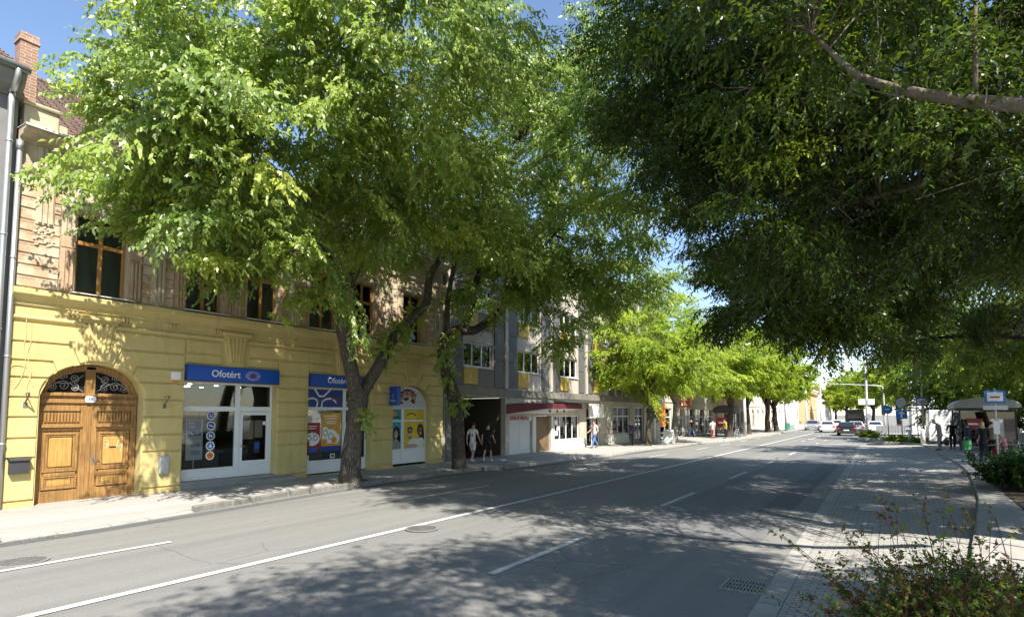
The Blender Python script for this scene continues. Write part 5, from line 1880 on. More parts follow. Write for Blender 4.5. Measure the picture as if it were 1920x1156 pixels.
for k in range(9):
    cx, cz = 31.0 + (k % 5) * .22 + random.uniform(-.06, .06), .3 + (k % 3) * .1
    for p in range(6):
        a = p * 1.05
        mb.cyl((FX + .034, cx + .05 * math.cos(a), cz + .05 * math.sin(a)), (FX + .04, cx + .05 * math.cos(a), cz + .05 * math.sin(a)), .022, n=6)
mb.build('flower_mural', 'amber', so_)
for k in range(3):
    mb = MB()
    mb.box(FX - .125, FX - .12, 30.75 + .22 * (k % 2), 30.95 + .22 * (k % 2) + .15, 1.0 + .33 * k, 1.28 + .33 * k)
    mb.build('paper_notice', 'white', B)
for (a, b, c, d, w, m_) in ((34.9, 37.1, .1, 2.75, 1, 'curtain'), (39.3, 42.6, .8, 2.85, 2, 'curtain_pale'), (43.6, 45.6, .1, 2.85, 1, 'curtain'), (46.2, 48.6, .3, 2.85, 1, 'curtain')):
    window(B, a, b, c, d, FX - .02, 'white_frame', mull=w, inner=m_, d=.14, transom=d - .7)
mb = MB()
mb.box(FX - .02, FX + .03, 38.9, 43.0, .1, .78)
mb.build('white_plinth', 'wall_white', B, bevel=.01)
mb = MB()
mb.prism([(FX + .05, 3.02), (FX + .85, 2.98), (FX + .85, 3.06), (FX + .05, 3.2)], lambda a, b, q: (a, q, b), 30.4, 35.2)
mb.build('flat_canopy', 'bumper', B, bevel=.01)
mb = MB()
mb.box(FX + .02, FX + .4, 45.9, 49.1, 3.0, 4.0)
mb.build('signboard_band', 'sign_back', B, bevel=.02)
mb = MB()
mb.box(FX + .02, FX + .12, 48.75, 50.6, 1.2, 3.25)
mb.build('orange_panel', 'orange', B, bevel=.01)

# the wedge shaped red awning
t = thing('awning', 'dark red wedge shaped awning with pale underside over the flower shop', 'awning', (FX, 29.5, 2.3))
A_, P_, Q_, C_2 = (FX + .02, 25.3), (FX + 1.35, 27.2), (FX + 1.35, 29.3), (FX + .02, 34.2)
mb = MB()


def face(p, q_, zb0, zb1, zt0, zt1, th=.04):
    d = Vector((q_[0] - p[0], q_[1] - p[1])).normalized()
    n = Vector((d.y, -d.x)) * th
    vs = [(p[0], p[1], zb0), (q_[0], q_[1], zb1), (q_[0], q_[1], zt1), (p[0], p[1], zt0)]
    vs += [(v[0] - n.x, v[1] - n.y, v[2]) for v in vs]
    mb.add(vs, [(0, 1, 2, 3), (7, 6, 5, 4), (0, 4, 5, 1), (1, 5, 6, 2), (2, 6, 7, 3), (3, 7, 4, 0)])


face(A_, P_, 2.32, 2.60, 2.82, 2.90)
face(P_, C_2, 2.60, 2.64, 2.90, 2.95)
mb.build('fascia', 'awning_red', t)
mb = MB()
mb.add([(A_[0], A_[1], 2.33), (P_[0] - .03, P_[1], 2.6), (C_2[0], C_2[1], 2.65), (FX + .0, 30, 2.35)], [(0, 1, 2, 3)])
mb.build('underside', 'white_panel', t)
mb = MB()
mb.add([(A_[0], A_[1], 2.84), (P_[0] - .02, P_[1], 2.92), (C_2[0], C_2[1], 2.97), (FX, 30, 3.15)], [(0, 1, 2, 3)])
mb.build('top_sheet', 'slate_panel', t)
for k in range(3):
    mb = MB()
    x_, y_ = FX + 1.0 - .25 * k, 28.2 + 1.3 * k
    mb.cyl((x_, y_, 2.5), (x_, y_, 2.6), .02, n=6)
    mb.ball((x_, y_, 2.47), (.07, .07, .06), 10, 6)
    mb.build('spot_lamp', 'bumper', t)
t = thing('shop_lettering', 'dark red capital letters above the white shop shutter', 'lettering', (FX, 25.65, 2.0))
mb = MB()
mb.box(FX - .12, FX - .03, 25.62, 27.94, 1.93, 2.3)
mb.build('backing', 'white_panel', t, bevel=.004)
text(t, 'ERIKAVIRÁG', 'letters', 'letter_red', .35, (FX - .028, 25.66, 2.0), (0, 1, 0), (0, 0, 1), .006, bold=.014)
t = thing('shop_sign', 'plain white sign box over the glass door next to the awning', 'sign', (FX + .5, 36, 2.4))
mb = MB()
mb.box(FX + .1, FX + .22, 34.95, 37.2, 2.05, 2.85)
mb.build('box', 'white', t, bevel=.03)
mb = MB()
mb.box(FX - .02, FX + .11, 35.3, 35.36, 2.4, 2.46); mb.box(FX - .02, FX + .11, 36.8, 36.86, 2.4, 2.46)
mb.build('bracket', 'iron', t)
t = thing('hanging_sign', 'square red projecting sign above the dark storefront', 'sign', (FX + .4, 54.8, 2.9))
mb = MB()
mb.box(FX + .1, FX + 1.1, 54.75, 54.95, 2.95, 4.15)
mb.build('box', 'red', t, bevel=.03)
mb = MB()
for z in (3.75, 3.25):
    mb.box(FX + .3, FX + .42, 54.735, 54.748, z - .12, z + .2); mb.box(FX + .55, FX + .85, 54.735, 54.748, z - .12, z - .02); mb.box(FX + .55, FX + .67, 54.735, 54.748, z - .02, z + .2)
mb.build('white_marks', 'white', t)
mb = MB()
mb.box(FX - .1, FX + .11, 54.8, 54.9, 3.9, 3.98)
mb.build('bracket', 'iron', t)


# ------------------------------------------------------------------ the row of houses beyond
def house(name, label, y0, y1, h, wm, rm, nw, floors, X=FX, ground='windows', rise=3.0, wood='white_frame', side=False):
    t = thing(name, label, 'building', (X, (y0 + y1) / 2, .1))
    pit = (y1 - y0) / nw
    fh = (h - .4) / floors
    ops = []
    for k in range(nw):
        yc = y0 + pit * (k + .5)
        for f in range(floors):
            z = .1 + fh * f
            if f == 0:
                if ground == 'shop':
                    ops.append((yc - pit * .44, yc + pit * .44, .15, 2.85, 0))
                elif ground == 'arch':
                    ops.append((yc - .75, yc + .75, .5 if k % 3 else .1, 3.1, .75))
                else:
                    ops.append((yc - .55, yc + .55, 1.1, 2.8, 0))
            else:
                ops.append((yc - .55, yc + .55, z + .9, z + 2.45, 0))
    mb = MB()
    wall(mb, y0, y1, .05, h, ops, X, .22)
    for yy in (y0, y1):
        mb.add([(X, yy, .05), (X - 10, yy, .05), (X - 10, yy, h), (X - 5, yy, h + rise), (X, yy, h)], [(0, 1, 2, 3, 4)])
    mb.build('wall', wm, t)
    for o in ops:
        big = o[3] - o[2] > 2.3
        window(t, o[0], o[1], o[2], o[3], X, wood, mull=1, inner='shop_dark' if big else 'curtain', transom=o[3] - (o[3] - o[2]) * .3, d=.14)
    mb = MB()
    extr(mb, [(0, h - .35), (.1, h - .3), (.12, h - .2), (.35, h - .1), (.38, h), (0, h + .03)], y0, y1, X)
    extr(mb, [(0, 3.35), (.09, 3.4), (.09, 3.5), (0, 3.55)], y0, y1, X)
    mb.build('cornice', wm, t)
    mb = MB()
    extr(mb, [(-.05, .05), (.05, .05), (.05, .5), (-.05, .52)], y0, y1, X) if ground == 'windows' else None
    if ground == 'windows':
        mb.build('plinth', 'plinth', t)
    mb = MB()
    n = 14
    for s in (0, 1):
        for i in range(n):
            f0, f1 = i / n, (i + 1) / n
            xa, xb = (X + .42 - 5.42 * f0, X + .42 - 5.42 * f1) if s == 0 else (X - 10.4 + 5.4 * f0, X - 10.4 + 5.4 * f1)
            za, zb = h + rise * f0, h + rise * f1
            mb.add([(xa, y0 - .1, za + .06), (xa, y1 + .1, za + .06), (xb, y1 + .1, zb + .02), (xb, y0 - .1, zb + .02), (xa, y0 - .1, za), (xa, y1 + .1, za)], [(0, 1, 2, 3), (4, 5, 1, 0)])
    mb.build('roof', rm, t)
    mb = MB()
    yc = y0 + (y1 - y0) * .3
    mb.box(X - 4, X - 3.3, yc - .35, yc + .35, h + rise * .5, h + rise + 1.1)
    mb.box(X - 4.06, X - 3.24, yc - .41, yc + .41, h + rise + 1.1, h + rise + 1.2)
    mb.build('chimney', 'brick', t)
    return t


house('terraced_house', 'beige terraced house with a dark glazed storefront and red sign', 49.3, 67.5, 8.6, 'wall_beige', 'roof_tile', 5, 2, ground='shop')
house('terraced_house', 'dusky pink terraced house behind the far bus shelter', 67.6, 84, 8.2, 'wall_pink', 'roof_tile', 5, 2, ground='windows')
house('terraced_house', 'cream house with tall arched ground floor openings', 84.1, 112, 7.6, 'wall_cream', 'roof_tile_red', 7, 2, ground='arch')
house('terraced_house', 'white two storey house with a red roof far down the street', 112.1, 140, 8.6, 'wall_white', 'roof_tile_red', 8, 2, ground='arch')
house('terraced_house', 'orange rendered house beyond the white one', 140.1, 165, 7.0, 'wall_orange', 'roof_tile_red', 7, 2, X=FX + 1.2)
house('terraced_house', 'small pale house at the far end of the left row', 165.1, 200, 7.6, 'wall_white', 'roof_tile_red', 8, 2, X=FX + 2.6)

# white corner building across the junction on the right
t = thing('corner_house', 'white two storey corner building across the junction under red roofs', 'building', (12, 84, .1))
ops_ = []
mb = MB()
wy = 84.0


def wallx(mb, x0, x1, z0, z1, ops, Y, rev=.25):
    tmp = MB()
    wall(tmp, x0, x1, z0, z1, ops, 0, rev)
    mb.add([(v[1], Y - v[0], v[2]) for v in tmp.v], tmp.f)


xo = []
for k in range(7):
    xc = 3.8 + 3.1 * k
    xo.append((xc - .6, xc + .6, 5.0, 6.8, 0))
    xo.append((xc - .95, xc + .95, .3 if k % 2 else .9, 3.0, 0))
wallx(mb, 2.0, 25, .05, 8.0, xo, wy)
mb.add([(2, wy, .05), (2, wy + 14, .05), (2, wy + 14, 8), (2, wy, 8)], [(0, 1, 2, 3)])
mb.build('wall', 'wall_white', t)
for o in xo:
    tmp = MB()
    frame_rect(tmp, o[0], o[1], o[2], o[3], .08, -.2, -.14)
    tmp.box(-.2, -.13, (o[0] + o[1]) / 2 - .04, (o[0] + o[1]) / 2 + .04, o[2] + .08, o[3] - .08)
    m2 = MB()
    m2.add([(v[1], wy - v[0], v[2]) for v in tmp.v], tmp.f)
    wo = m2.build('window', 'white_frame', t)
    m2 = MB()
    m2.box(o[0], o[1], wy + .2, wy + .21, o[2], o[3])
    m2.build('pane', 'car_glass', wo)
mb = MB()
mb.box(1.8, 25.2, wy - .35, wy, 7.75, 8.1); mb.box(1.95, 25, wy - .1, wy, 3.7, 3.95)
mb.build('cornice', 'wall_white', t, bevel=.03)
mb = MB()
for i in range(12):
    f0, f1 = i / 12, (i + 1) / 12
    mb.add([(1.6, wy - .5 + 7 * f0, 8.1 + 3.6 * f0 + .05), (25.4, wy - .5 + 7 * f0, 8.1 + 3.6 * f0 + .05), (25.4, wy - .5 + 7 * f1, 8.1 + 3.6 * f1), (1.6, wy - .5 + 7 * f1, 8.1 + 3.6 * f1), (1.6, wy - .5 + 7 * f0, 8.1 + 3.6 * f0), (25.4, wy - .5 + 7 * f0, 8.1 + 3.6 * f0)], [(0, 1, 2, 3), (4, 5, 1, 0)])
mb.add([(1.6, wy + 6.5, 11.7), (25.4, wy + 6.5, 11.7), (25.4, wy + 14, 8), (1.6, wy + 14, 8)], [(0, 1, 2, 3)])
mb.add([(2, wy, 8), (2, wy + 6.5, 11.6), (2, wy + 14, 8)], [(0, 1, 2)])
mb.build('roof', 'roof_tile_red', t)
mb = MB()
mb.box(8, 9, wy + 2, wy + 2.8, 9, 12.4)
mb.build('chimney', 'brick', t)
# blank white side building filling the gap behind the shelter
t = thing('long_house', 'long white single storey building behind the bus shelter', 'building', (20, 66, .1))
mb = MB()
xo2 = [(13 + 4 * k, 14.3 + 4 * k, 1.2, 2.9, 0) for k in range(8)]
wallx(mb, 12, 46, .05, 4.6, xo2, 62)
mb.add([(12, 62, .05), (12, 72, .05), (12, 72, 4.6), (12, 67, 7.4), (12, 62, 4.6)], [(0, 1, 2, 3, 4)])
mb.build('wall', 'wall_white', t)
for o in xo2:
    m2 = MB()
    m2.box(o[0], o[1], 62.15, 62.2, o[2], o[3])
    wo = m2.build('window', 'car_glass', t)
    m2 = MB()
    m2.box((o[0] + o[1]) / 2 - .04, (o[0] + o[1]) / 2 + .04, 62.1, 62.15, o[2], o[3])
    m2.build('mullion', 'white_frame', wo)
mb = MB()
mb.add([(11.7, 61.6, 4.5), (46, 61.6, 4.5), (46, 67, 7.5), (11.7, 67, 7.5), (11.7, 72.4, 4.5), (46, 72.4, 4.5)], [(0, 1, 2, 3), (3, 2, 5, 4)])
mb.build('roof', 'roof_tile_red', t)

# ------------------------------------------------------------------ more trees along the street
def tree_proto(name, label, h, rad, leafm, bark, seed, zc=None, group=None, trunk_r=.16, lean=.3, dens=26, ns=70, ll=.2, ww=.09, fork=True, tint0=.5):
    random.seed(seed)
    zc = zc or h * .62
    L = [([(0, 0, -.1), (.02, .02, .5), (lean * .3, .1, 1.6), (lean * .6, .1, 2.7), (lean, .2, zc * .75), (lean * 1.4, .3, zc * 1.2)], [trunk_r * 1.35, trunk_r, trunk_r * .9, trunk_r * .85, trunk_r * .6, .03])]
    if fork:
        for k in range(5):
            a = k * 1.257 + seed
            L.append(([(lean * .6, .1, 2.6 + .25 * k), (lean * .6 + .3 * rad * math.cos(a), .3 * rad * math.sin(a), zc * .72 + .1 * k), (lean * .6 + .62 * rad * math.cos(a), .62 * rad * math.sin(a), zc * 1.0)], [trunk_r * .55, trunk_r * .35, .02]))
    bl_ = [(0, 0, zc, rad * .85, rad * .85, h - zc, ns)]
    for k in range(5):
        a = k * 1.257 + seed * 1.7
        bl_.append((rad * .55 * math.cos(a), rad * .55 * math.sin(a), zc - (h - zc) * .25 + random.uniform(-.5, .6), rad * .5, rad * .5, (h - zc) * .5, int(ns * .3)))
    return make_tree(name, label, (0, 0, 0), L, bl_, leafm, bark, dens=dens, K=10, ll=ll, ww=ww, group=group, tint0=tint0, rsub=(.6, 1.05), twig=(.35, .7), wob=.07, nsf=.85)


p_a = tree_proto('street_tree', 'slender dark trunked tree behind a street pole by the pavement edge', 11.8, 4.3, 'leaf_far', 'bark_dark', 3, group=LG, trunk_r=.2, ns=80)
p_a.location = (-14.2, 38.7, .1)
p_b = tree_proto('street_tree', 'street tree with a pale mottled trunk near the white folding board', 12.2, 4.6, 'leaf_far', 'bark_pale', 8, group=LG, trunk_r=.27, ns=84)
p_b.location = (-14.1, 44.2, .1)
p_c = tree_proto('street_tree', 'young street tree beside the far bus shelter', 12.8, 5.0, 'leaf_far', 'bark_dark', 14, group=LG, trunk_r=.3, ns=80, dens=20, ll=.27, ww=.12)
p_c.location = (-13.0, 57.5, .1)
for (x, y, s, rz, lab) in ((-12.6, 75.5, 1.04, 1.0, 'broad dark tree standing next to the green railing, left of the pair'), (-12.4, 80.5, 1.0, 2.2, 'leaning dark tree standing next to the green railing, right of the pair'), (-13.2, 67, 1.02, 4.0, 'street tree just past the pale concrete pole')):
    dup(p_c, (x, y, .1), rz, s, lab)
p_d = tree_proto('park_tree', 'sunlit green tree beyond the traffic lights, nearest the road', 12, 5.0, 'leaf_far', 'bark_dark', 21, group='trees beyond the junction', trunk_r=.3, ns=60, dens=16, ll=.4, ww=.2, tint0=.55)
p_d.location = (-3.0, 128, .1)
for (x, y, s, rz, lab) in ((-8.5, 150, 1.0, 1, 'pale green tree closing the far end of the street'), (1.0, 112, 1.1, 2, 'green tree rising left of the white corner building'), (-6, 172, 1.25, 3, 'hazy tree far down the road behind the others'),
                           (-13.0, 182, 1.0, 5, 'farthest tree on the left pavement'), (3.6, 132, 1.2, 4, 'tall tree behind the white corner building'), (30, 98, 1.2, .5, 'tree over the roofs at the right'),):
    dup(p_d, (x, y, .1), rz, s, lab)
p_e = tree_proto('park_tree', 'dense green tree behind the bus shelter at the right edge', 11.5, 5.4, 'leaf_mid', 'bark_dark', 31, group='trees behind the bus shelter', trunk_r=.3, ns=85, dens=24, ll=.24, ww=.11, zc=6.2, tint0=.6)
p_e.location = (9.6, 52, .2)
for (x, y, s, rz, lab) in ((12.5, 43, 1.0, 1, 'dense green tree at the right edge beside the kiosk'), (15, 57, 1.1, 2.5, 'green tree filling the gap right of the shelter roof'), (4.9, 60, 1.1, 4, 'green tree hanging over the front of the white corner building'), (7.2, 53.5, .98, .3, 'green tree right above the shelter roof'),):
    dup(p_e, (x, y, .2), rz, s, lab)
random.seed(77)

# ------------------------------------------------------------------ shrubs
def shrub(name, label, base, stems, leafm, ll, ww, K, tint_fn, droop=.1, group=None, spread=.9):
    t = thing(name, label, 'shrub', base, group)
    mb = MB()
    Ps, Ds, Ls, Ts = [], [], [], []
    for (p0, d, L, bend) in stems:
        p = Vector(p0)
        dv = Vector(d).normalized()
        pts = [p.copy()]
        n = 9
        for i in range(n):
            dv = (dv + Vector((bend[0], bend[1], bend[2])) / n).normalized()
            p = p + dv * (L / n)
            pts.append(p.copy())
            f = (i + 1) / n
            if f > .15:
                m_ = 2 if f < .7 else 1
                for q in range(m_):
                    side = Vector((random.gauss(0, 1), random.gauss(0, 1), random.gauss(.2, .5))).normalized()
                    Ps.append(tuple(p)); Ds.append(tuple((dv * .55 + side * (.75 if f < .85 else .3)).normalized()))
                    Ls.append(random.uniform(.05, .17) * (1.2 - .5 * f)); Ts.append(tint_fn(f, p))
        mb.tube(pts, [.006, .0035, .0015], 5)
    mb.build('stems', 'bark_dark' if leafm != 'leaf_barberry' else 'awning_red', t)
    V, tt = leaf_arrays(np.array(Ps), np.array(Ds), np.array(Ls), K, ll, ww, np.array(Ts), droop=droop, spread=spread, hang=.05, jit=.5)
    leaf_mesh('leaves', V, tt, leafm, t)
    return t


stems = []
for k in range(270):
    a = random.uniform(0, 6.283)
    r = random.random() ** .5 * .62
    bx, by = .5 + r * math.cos(a) * .85, 5.25 + r * math.sin(a) * 1.0
    lean = Vector((.55 * r * math.cos(a) + random.gauss(0, .22) - .12, .5 * r * math.sin(a) + random.gauss(0, .15), 1))
    L = random.uniform(.7, 1.0) if k > 40 else random.uniform(1.05, 1.4)
    stems.append(((bx, by, .27), lean, L, (random.gauss(-.15, .5), random.gauss(.1, .4), -.35)))
# long arching shoots
for (tx, ty, hz) in ((-.3, 5.2, 1.12), (-.2, 5.4, 1.3), (-.15, 5.2, 1.36), (.05, 5.5, 1.5), (.2, 5.3, 1.58), (.36, 5.2, 1.55), (-.3, 5.0, .95), (.5, 5.4, 1.45), (0, 5.0, 1.22), (.3, 5.6, 1.6)):
    for q in range(2):
        b0 = Vector((.32 + random.uniform(-.35, .35), 5.25 + random.uniform(-.25, .25), .3))
        d = Vector((tx, ty, hz)) - b0
        stems.append((tuple(b0), (d.x * .6, d.y * .6, d.z + .25), d.length * 1.04, (d.x * .9, d.y * .9, -.3)))


def bt(f, p):
    base = .84 if f > .84 and random.random() < .75 else (.34 if random.random() > .3 else .58)
    return min(1, max(0, base + random.gauss(0, .16)))


shrub('barberry_bush', 'foreground barberry bush with arching reddish shoots and small green leaves', (0, 5.2, .26), stems, 'leaf_barberry', .042, .025, 6, bt)
stems = []
for k in range(260):
    a = random.uniform(0, 6.283)
    r = random.random() ** .5
    bx, by = .95 + .62 * r * math.cos(a), 6.2 + .7 * r * math.sin(a)
    stems.append(((bx, by, .27), (.5 * r * math.cos(a) + random.gauss(0, .3), .5 * r * math.sin(a) + random.gauss(0, .3), 1), random.uniform(.5, .85), (random.gauss(0, .4), random.gauss(0, .4), -.2)))
shrub('green_bush', 'dark green bush at the lower right corner beside the barberry', (.95, 6.2, .26), stems, 'leaf_hedge', .05, .027, 7, lambda f, p: min(1, max(0, .35 + .45 * f * random.random() + random.gauss(0, .1))))
for (bx0, by0, rx, h, n, lab) in ((3.3, 21.0, 1.0, .9, 230, 'low dark hedge shrub in the soil bed in front of the waiting people'), (4.2, 23.6, 1.2, 1.0, 240, 'low dark hedge shrub at the right edge behind the first one')):
    stems = []
    for k in range(n):
        a = random.uniform(0, 6.283)
        r = random.random() ** .5
        stems.append(((bx0 + rx * r * math.cos(a), by0 + rx * .8 * r * math.sin(a), .27), (.4 * r * math.cos(a) + random.gauss(0, .35), .4 * r * math.sin(a) + random.gauss(0, .35), 1), h * random.uniform(.7, 1.1), (random.gauss(0, .5), random.gauss(0, .5), -.3)))
    shrub('hedge_shrub', lab, (bx0, by0, .26), stems, 'leaf_hedge', .09, .055, 7, lambda f, p: min(1, max(0, .3 + .5 * f * random.random() + random.gauss(0, .12))), group='shrubs in the soil bed')
for (bx0, by0, rx, h, n, lab) in ((.5, 54.8, .9, .55, 90, 'small green plant at the foot of the blue arrow sign'), (-1.75, 61.0, .55, .8, 80, 'yellow green planting on the traffic island behind the dark car'), (1.2, 54.0, .6, .4, 60, 'low green tuft beside the bollard')):
    stems = []
    for k in range(n):
        a = random.uniform(0, 6.283)
        r = random.random() ** .5
        stems.append(((bx0 + rx * r * math.cos(a), by0 + rx * r * math.sin(a), .05), (random.gauss(0, .4), random.gauss(0, .4), 1), h * random.uniform(.7, 1.1), (random.gauss(0, .5), random.gauss(0, .5), -.3)))
    shrub('small_plant', lab, (bx0, by0, .02), stems, 'leaf_far', .16, .09, 5, lambda f, p: min(1, max(0, .5 + random.gauss(0, .2))), group='low plants at the junction')
mb = MB()
mb.prism([(-2.6, 59.6), (-1.3, 59.2), (-.9, 63.5), (-2.2, 64)], lambda a, b, q: (a, b, q), 0, .22, .05)
struct(mb, 'traffic_island', 'concrete_border')


# ------------------------------------------------------------------ people
def skin_obj(name, m, parent, verts, edges, radii, sub=1):
    me = bpy.data.meshes.new(name)
    me.from_pydata([tuple(v) for v in verts], edges, [])
    me.materials.append(MATS[m])
    o = bpy.data.objects.new(name, me)
    COL.objects.link(o)
    o.parent = parent
    WLOC[o.name] = WLOC[parent.name]
    sk = o.modifiers.new('skin', 'SKIN')
    sk.use_smooth_shade = True
    for i, r in enumerate(radii):
        sv = me.skin_vertices[0].data[i]
        rr = r if hasattr(r, '__len__') else (r, r)
        sv.radius = rr
        sv.use_root = (i == 0)
    if sub:
        s = o.modifiers.new('sub', 'SUBSURF')
        s.levels = sub
        s.render_levels = sub
    return o


def person(label, loc, face_to, pose='stand', h=1.72, top='cloth_grey', legs='cloth_navy', hair='hair_dark', skin='skin', shoe='shoe', shorts=False, coat=False, short_sleeve=True, lean=0.0, head_down=0.0, hunch=0.0, arms=None, longhair=False, number=None, skirt=False, group='people at the street'):
    """figure facing +y in its own space; face_to = heading in radians (0 = along the street)"""
    t = thing('person', label, 'person', (0, 0, 0), group)
    s = h / 1.75
    st = {'stand': (0.0, 0.0), 'walk': (.26, -.30), 'walk2': (-.28, .24)}.get(pose, (0, 0))
    V = Vector
    fl = lean
    sit = pose == 'sit'
    hipz = .92 if not sit else .50
    pel = V((0, 0, hipz))
    waist = V((0, .04 * fl * 3, hipz + .16))
    chest = V((0, .26 * fl + .04 * hunch, hipz + .40))
    neckb = V((0, .48 * fl + .10 * hunch, hipz + .56 - .03 * hunch))
    neck = neckb + V((0, .05 + .06 * hunch, .08))
    head = neck + V((0, .04 + .08 * head_down, .13 - .03 * head_down))
    crown = head + V((0, .01 + .04 * head_down, .10 - .02 * head_down))
    sho = [neckb + V((sx * .185, 0, -.03)) for sx in (-1, 1)]
    aa = arms or ((.12, -.18), (.12, .18))
    elb, wri = [], []
    for i, sx in enumerate((-1, 1)):
        out, fwd = aa[i][0], aa[i][1]
        bendf = aa[i][2] if len(aa[i]) > 2 else .12
        e = sho[i] + V((sx * out * .45, fwd * .55, -.27))
        w = e + V((sx * out * .1, fwd * .5 + bendf, -.24 + max(0, bendf - .12) * .9))
        elb.append(e); wri.append(w)
    hips, kne, ank, toe = [], [], [], []
    for i, sx in enumerate((-1, 1)):
        hp = pel + V((sx * .09, 0, -.02))
        if sit:
            k = hp + V((sx * .03, .42, .0)); a = V((k.x, k.y + .02, .09))
        else:
            f = st[i]
            k = V((sx * .095, f * .62 + (.06 if f < 0 else .03), .49))
            a = V((sx * .09, f * 1.15, .09 + (.08 if f < -.2 else 0)))
        hips.append(hp); kne.append(k); ank.append(a)
        toe.append(a + V((sx * .02, .15, -.055 if not (st[i] < -.2) else -.10)))
    verts, edges, rad = [], [], []

    def v(p, r, par=None):
        verts.append(p * s)
        rad.append(r if not hasattr(r, '__len__') else tuple(x * s for x in r))
        if not hasattr(r, '__len__'):
            rad[-1] = r * s
        if par is not None:
            edges.append((par, len(verts) - 1))
        return len(verts) - 1
    a0 = v(pel, (.105, .085)); a1 = v(waist, (.10, .075), a0); a2 = v(chest, (.145, .10), a1); a3 = v(neckb, (.085, .07), a2)
    a4 = v(neck, .052, a3)
    a5 = v(head + V((0, 0, -.045)), (.068, .075), a4); a6 = v(head + V((0, .005, .035)), (.075, .088), a5); v(crown, (.05, .06), a6)
    nose = v(head + V((0, .088, -.025)), .012, a5)
    for i, sx in enumerate((-1, 1)):
        v(head + V((sx * .078, 0, -.015)), .013, a6)
        b0 = v(sho[i], .052, a3); b1 = v(elb[i], .038, b0); b2 = v(wri[i], .026, b1)
        hd = (wri[i] - elb[i]).normalized()
        palm = v(wri[i] + hd * .07, (.034, .018), b2)
        for q in range(4):
            fb = wri[i] + hd * (.115 - .004 * abs(q - 1)) + V((0, (q - 1.5) * .018, 0))
            f1 = v(fb, .0085, palm)
            v(fb + hd * (.05 + .012 * (q in (1, 2))) + V((-sx * .02, 0, 0)), .0075, f1)
        th = v(wri[i] + hd * .06 + V((-sx * .012, .036, 0)), .0095, palm)
        v(wri[i] + hd * .105 + V((-sx * .02, .05, 0)), .008, th)
        c0 = v(hips[i], .085, a0); c1 = v(kne[i], .056, c0); c2 = v(ank[i], .038, c1); v(toe[i], (.036, .026), c2)
    skin_obj('body', skin, t, verts, edges, rad, 1)
    # hair
    mb = MB()
    c = (head + V((0, -.012, .045))) * s
    mb.ball(c, (.088 * s, .098 * s, .088 * s), 14, 9)
    keep = [f for f in mb.f if not all((mb.v[i][1] - c.y) > .035 * s and mb.v[i][2] < c.z + .035 * s for i in f) and not all(mb.v[i][2] < c.z - .05 * s and mb.v[i][1] > c.y - .02 for i in f)]
    mb.f = keep
    mb.m = [0] * len(keep)
    if longhair:
        mb.ball((head + V((0, -.05, -.06))) * s, (.085 * s, .06 * s, .15 * s), 12, 8)
    mb.build('hair', hair, t, smooth=True)
    mb = MB()
    for sx in (-1, 1):
        p = (head + V((sx * .03, .082, .0))) * s
        mb.ball(p, (.011 * s, .006 * s, .007 * s), 8, 5)
    mb.build('eyes', 'hair_dark', t)
    mb = MB()
    mb.ball((head + V((0, .078, -.062))) * s, (.024 * s, .008 * s, .006 * s), 8, 4)
    mb.build('mouth', 'letter_red', t)
    # top
    verts, edges, rad = [], [], []
    b = .018
    lowz = -.06 if not coat else -.42
    q00 = v(pel + V((0, 0, -.12)), (.15, .13)); q0 = v(pel + V((0, 0, .02)), (.152, .125), q00); q1 = v(waist, (.142, .115 + .02 * (hunch > 0)), q0); q2 = v(chest, (.168, .124), q1); q3 = v(neckb + V((0, 0, -.015)), (.10, .082), q2)
    if coat and not sit:
        z1 = v(V((0, pel.y, hipz - .22)), (.17, .15), q0); v(V((0, pel.y, hipz - .48)), (.185, .165), z1)
    for i in (0, 1):
        r0 = v(sho[i], .068, q3)
        if short_sleeve:
            v(sho[i].lerp(elb[i], .75), .056, r0)
        else:
            r1 = v(elb[i], .052, r0); v(elb[i].lerp(wri[i], .92), .038, r1)
    to = skin_obj('top', top, t, verts, edges, rad, 1)
    # legs
    verts, edges, rad = [], [], []
    if skirt:
        q0 = v(pel, (.15, .125)); q1 = v(V((0, 0, hipz - .3)), (.17, .15), q0); v(V((0, 0, .34)), (.18, .16), q1)
    else:
        q0 = v(pel + V((0, 0, .03)), (.132, .108))
        for i in (0, 1):
            r0 = v(hips[i] + V((0, 0, -.04)), .10, q0)
            if shorts:
                v(hips[i].lerp(kne[i], .92), .088, r0)
            else:
                r1 = v(kne[i], .072, r0); v(kne[i].lerp(ank[i], .95), .058, r1)
    skin_obj('trousers' if not skirt else 'skirt', legs, t, verts, edges, rad, 1)
    for i in (0, 1):
        mb = MB()
        mb.tube([(ank[i] + V((0, -.05, -.04))) * s, (ank[i] + V((0, .02, -.02))) * s, (toe[i] + V((0, -.03, .01))) * s, (toe[i] + V((0, .05, -.005))) * s], [.036 * s, .048 * s, .044 * s, .025 * s], 10, smoothn=2)
        mb.build('shoe', shoe, t, smooth=True)
    if number:
        text(t, number, 'shirt_number', 'cloth_black', .2 * s, V((.1, -.135, hipz + .26)) * s, (-1, 0, 0), (0, 0, 1), .003, bold=.004)
    t.location = loc
    t.rotation_euler = (0, 0, face_to)
    return t


def hand_pos(p, side, dz=0):
    pass


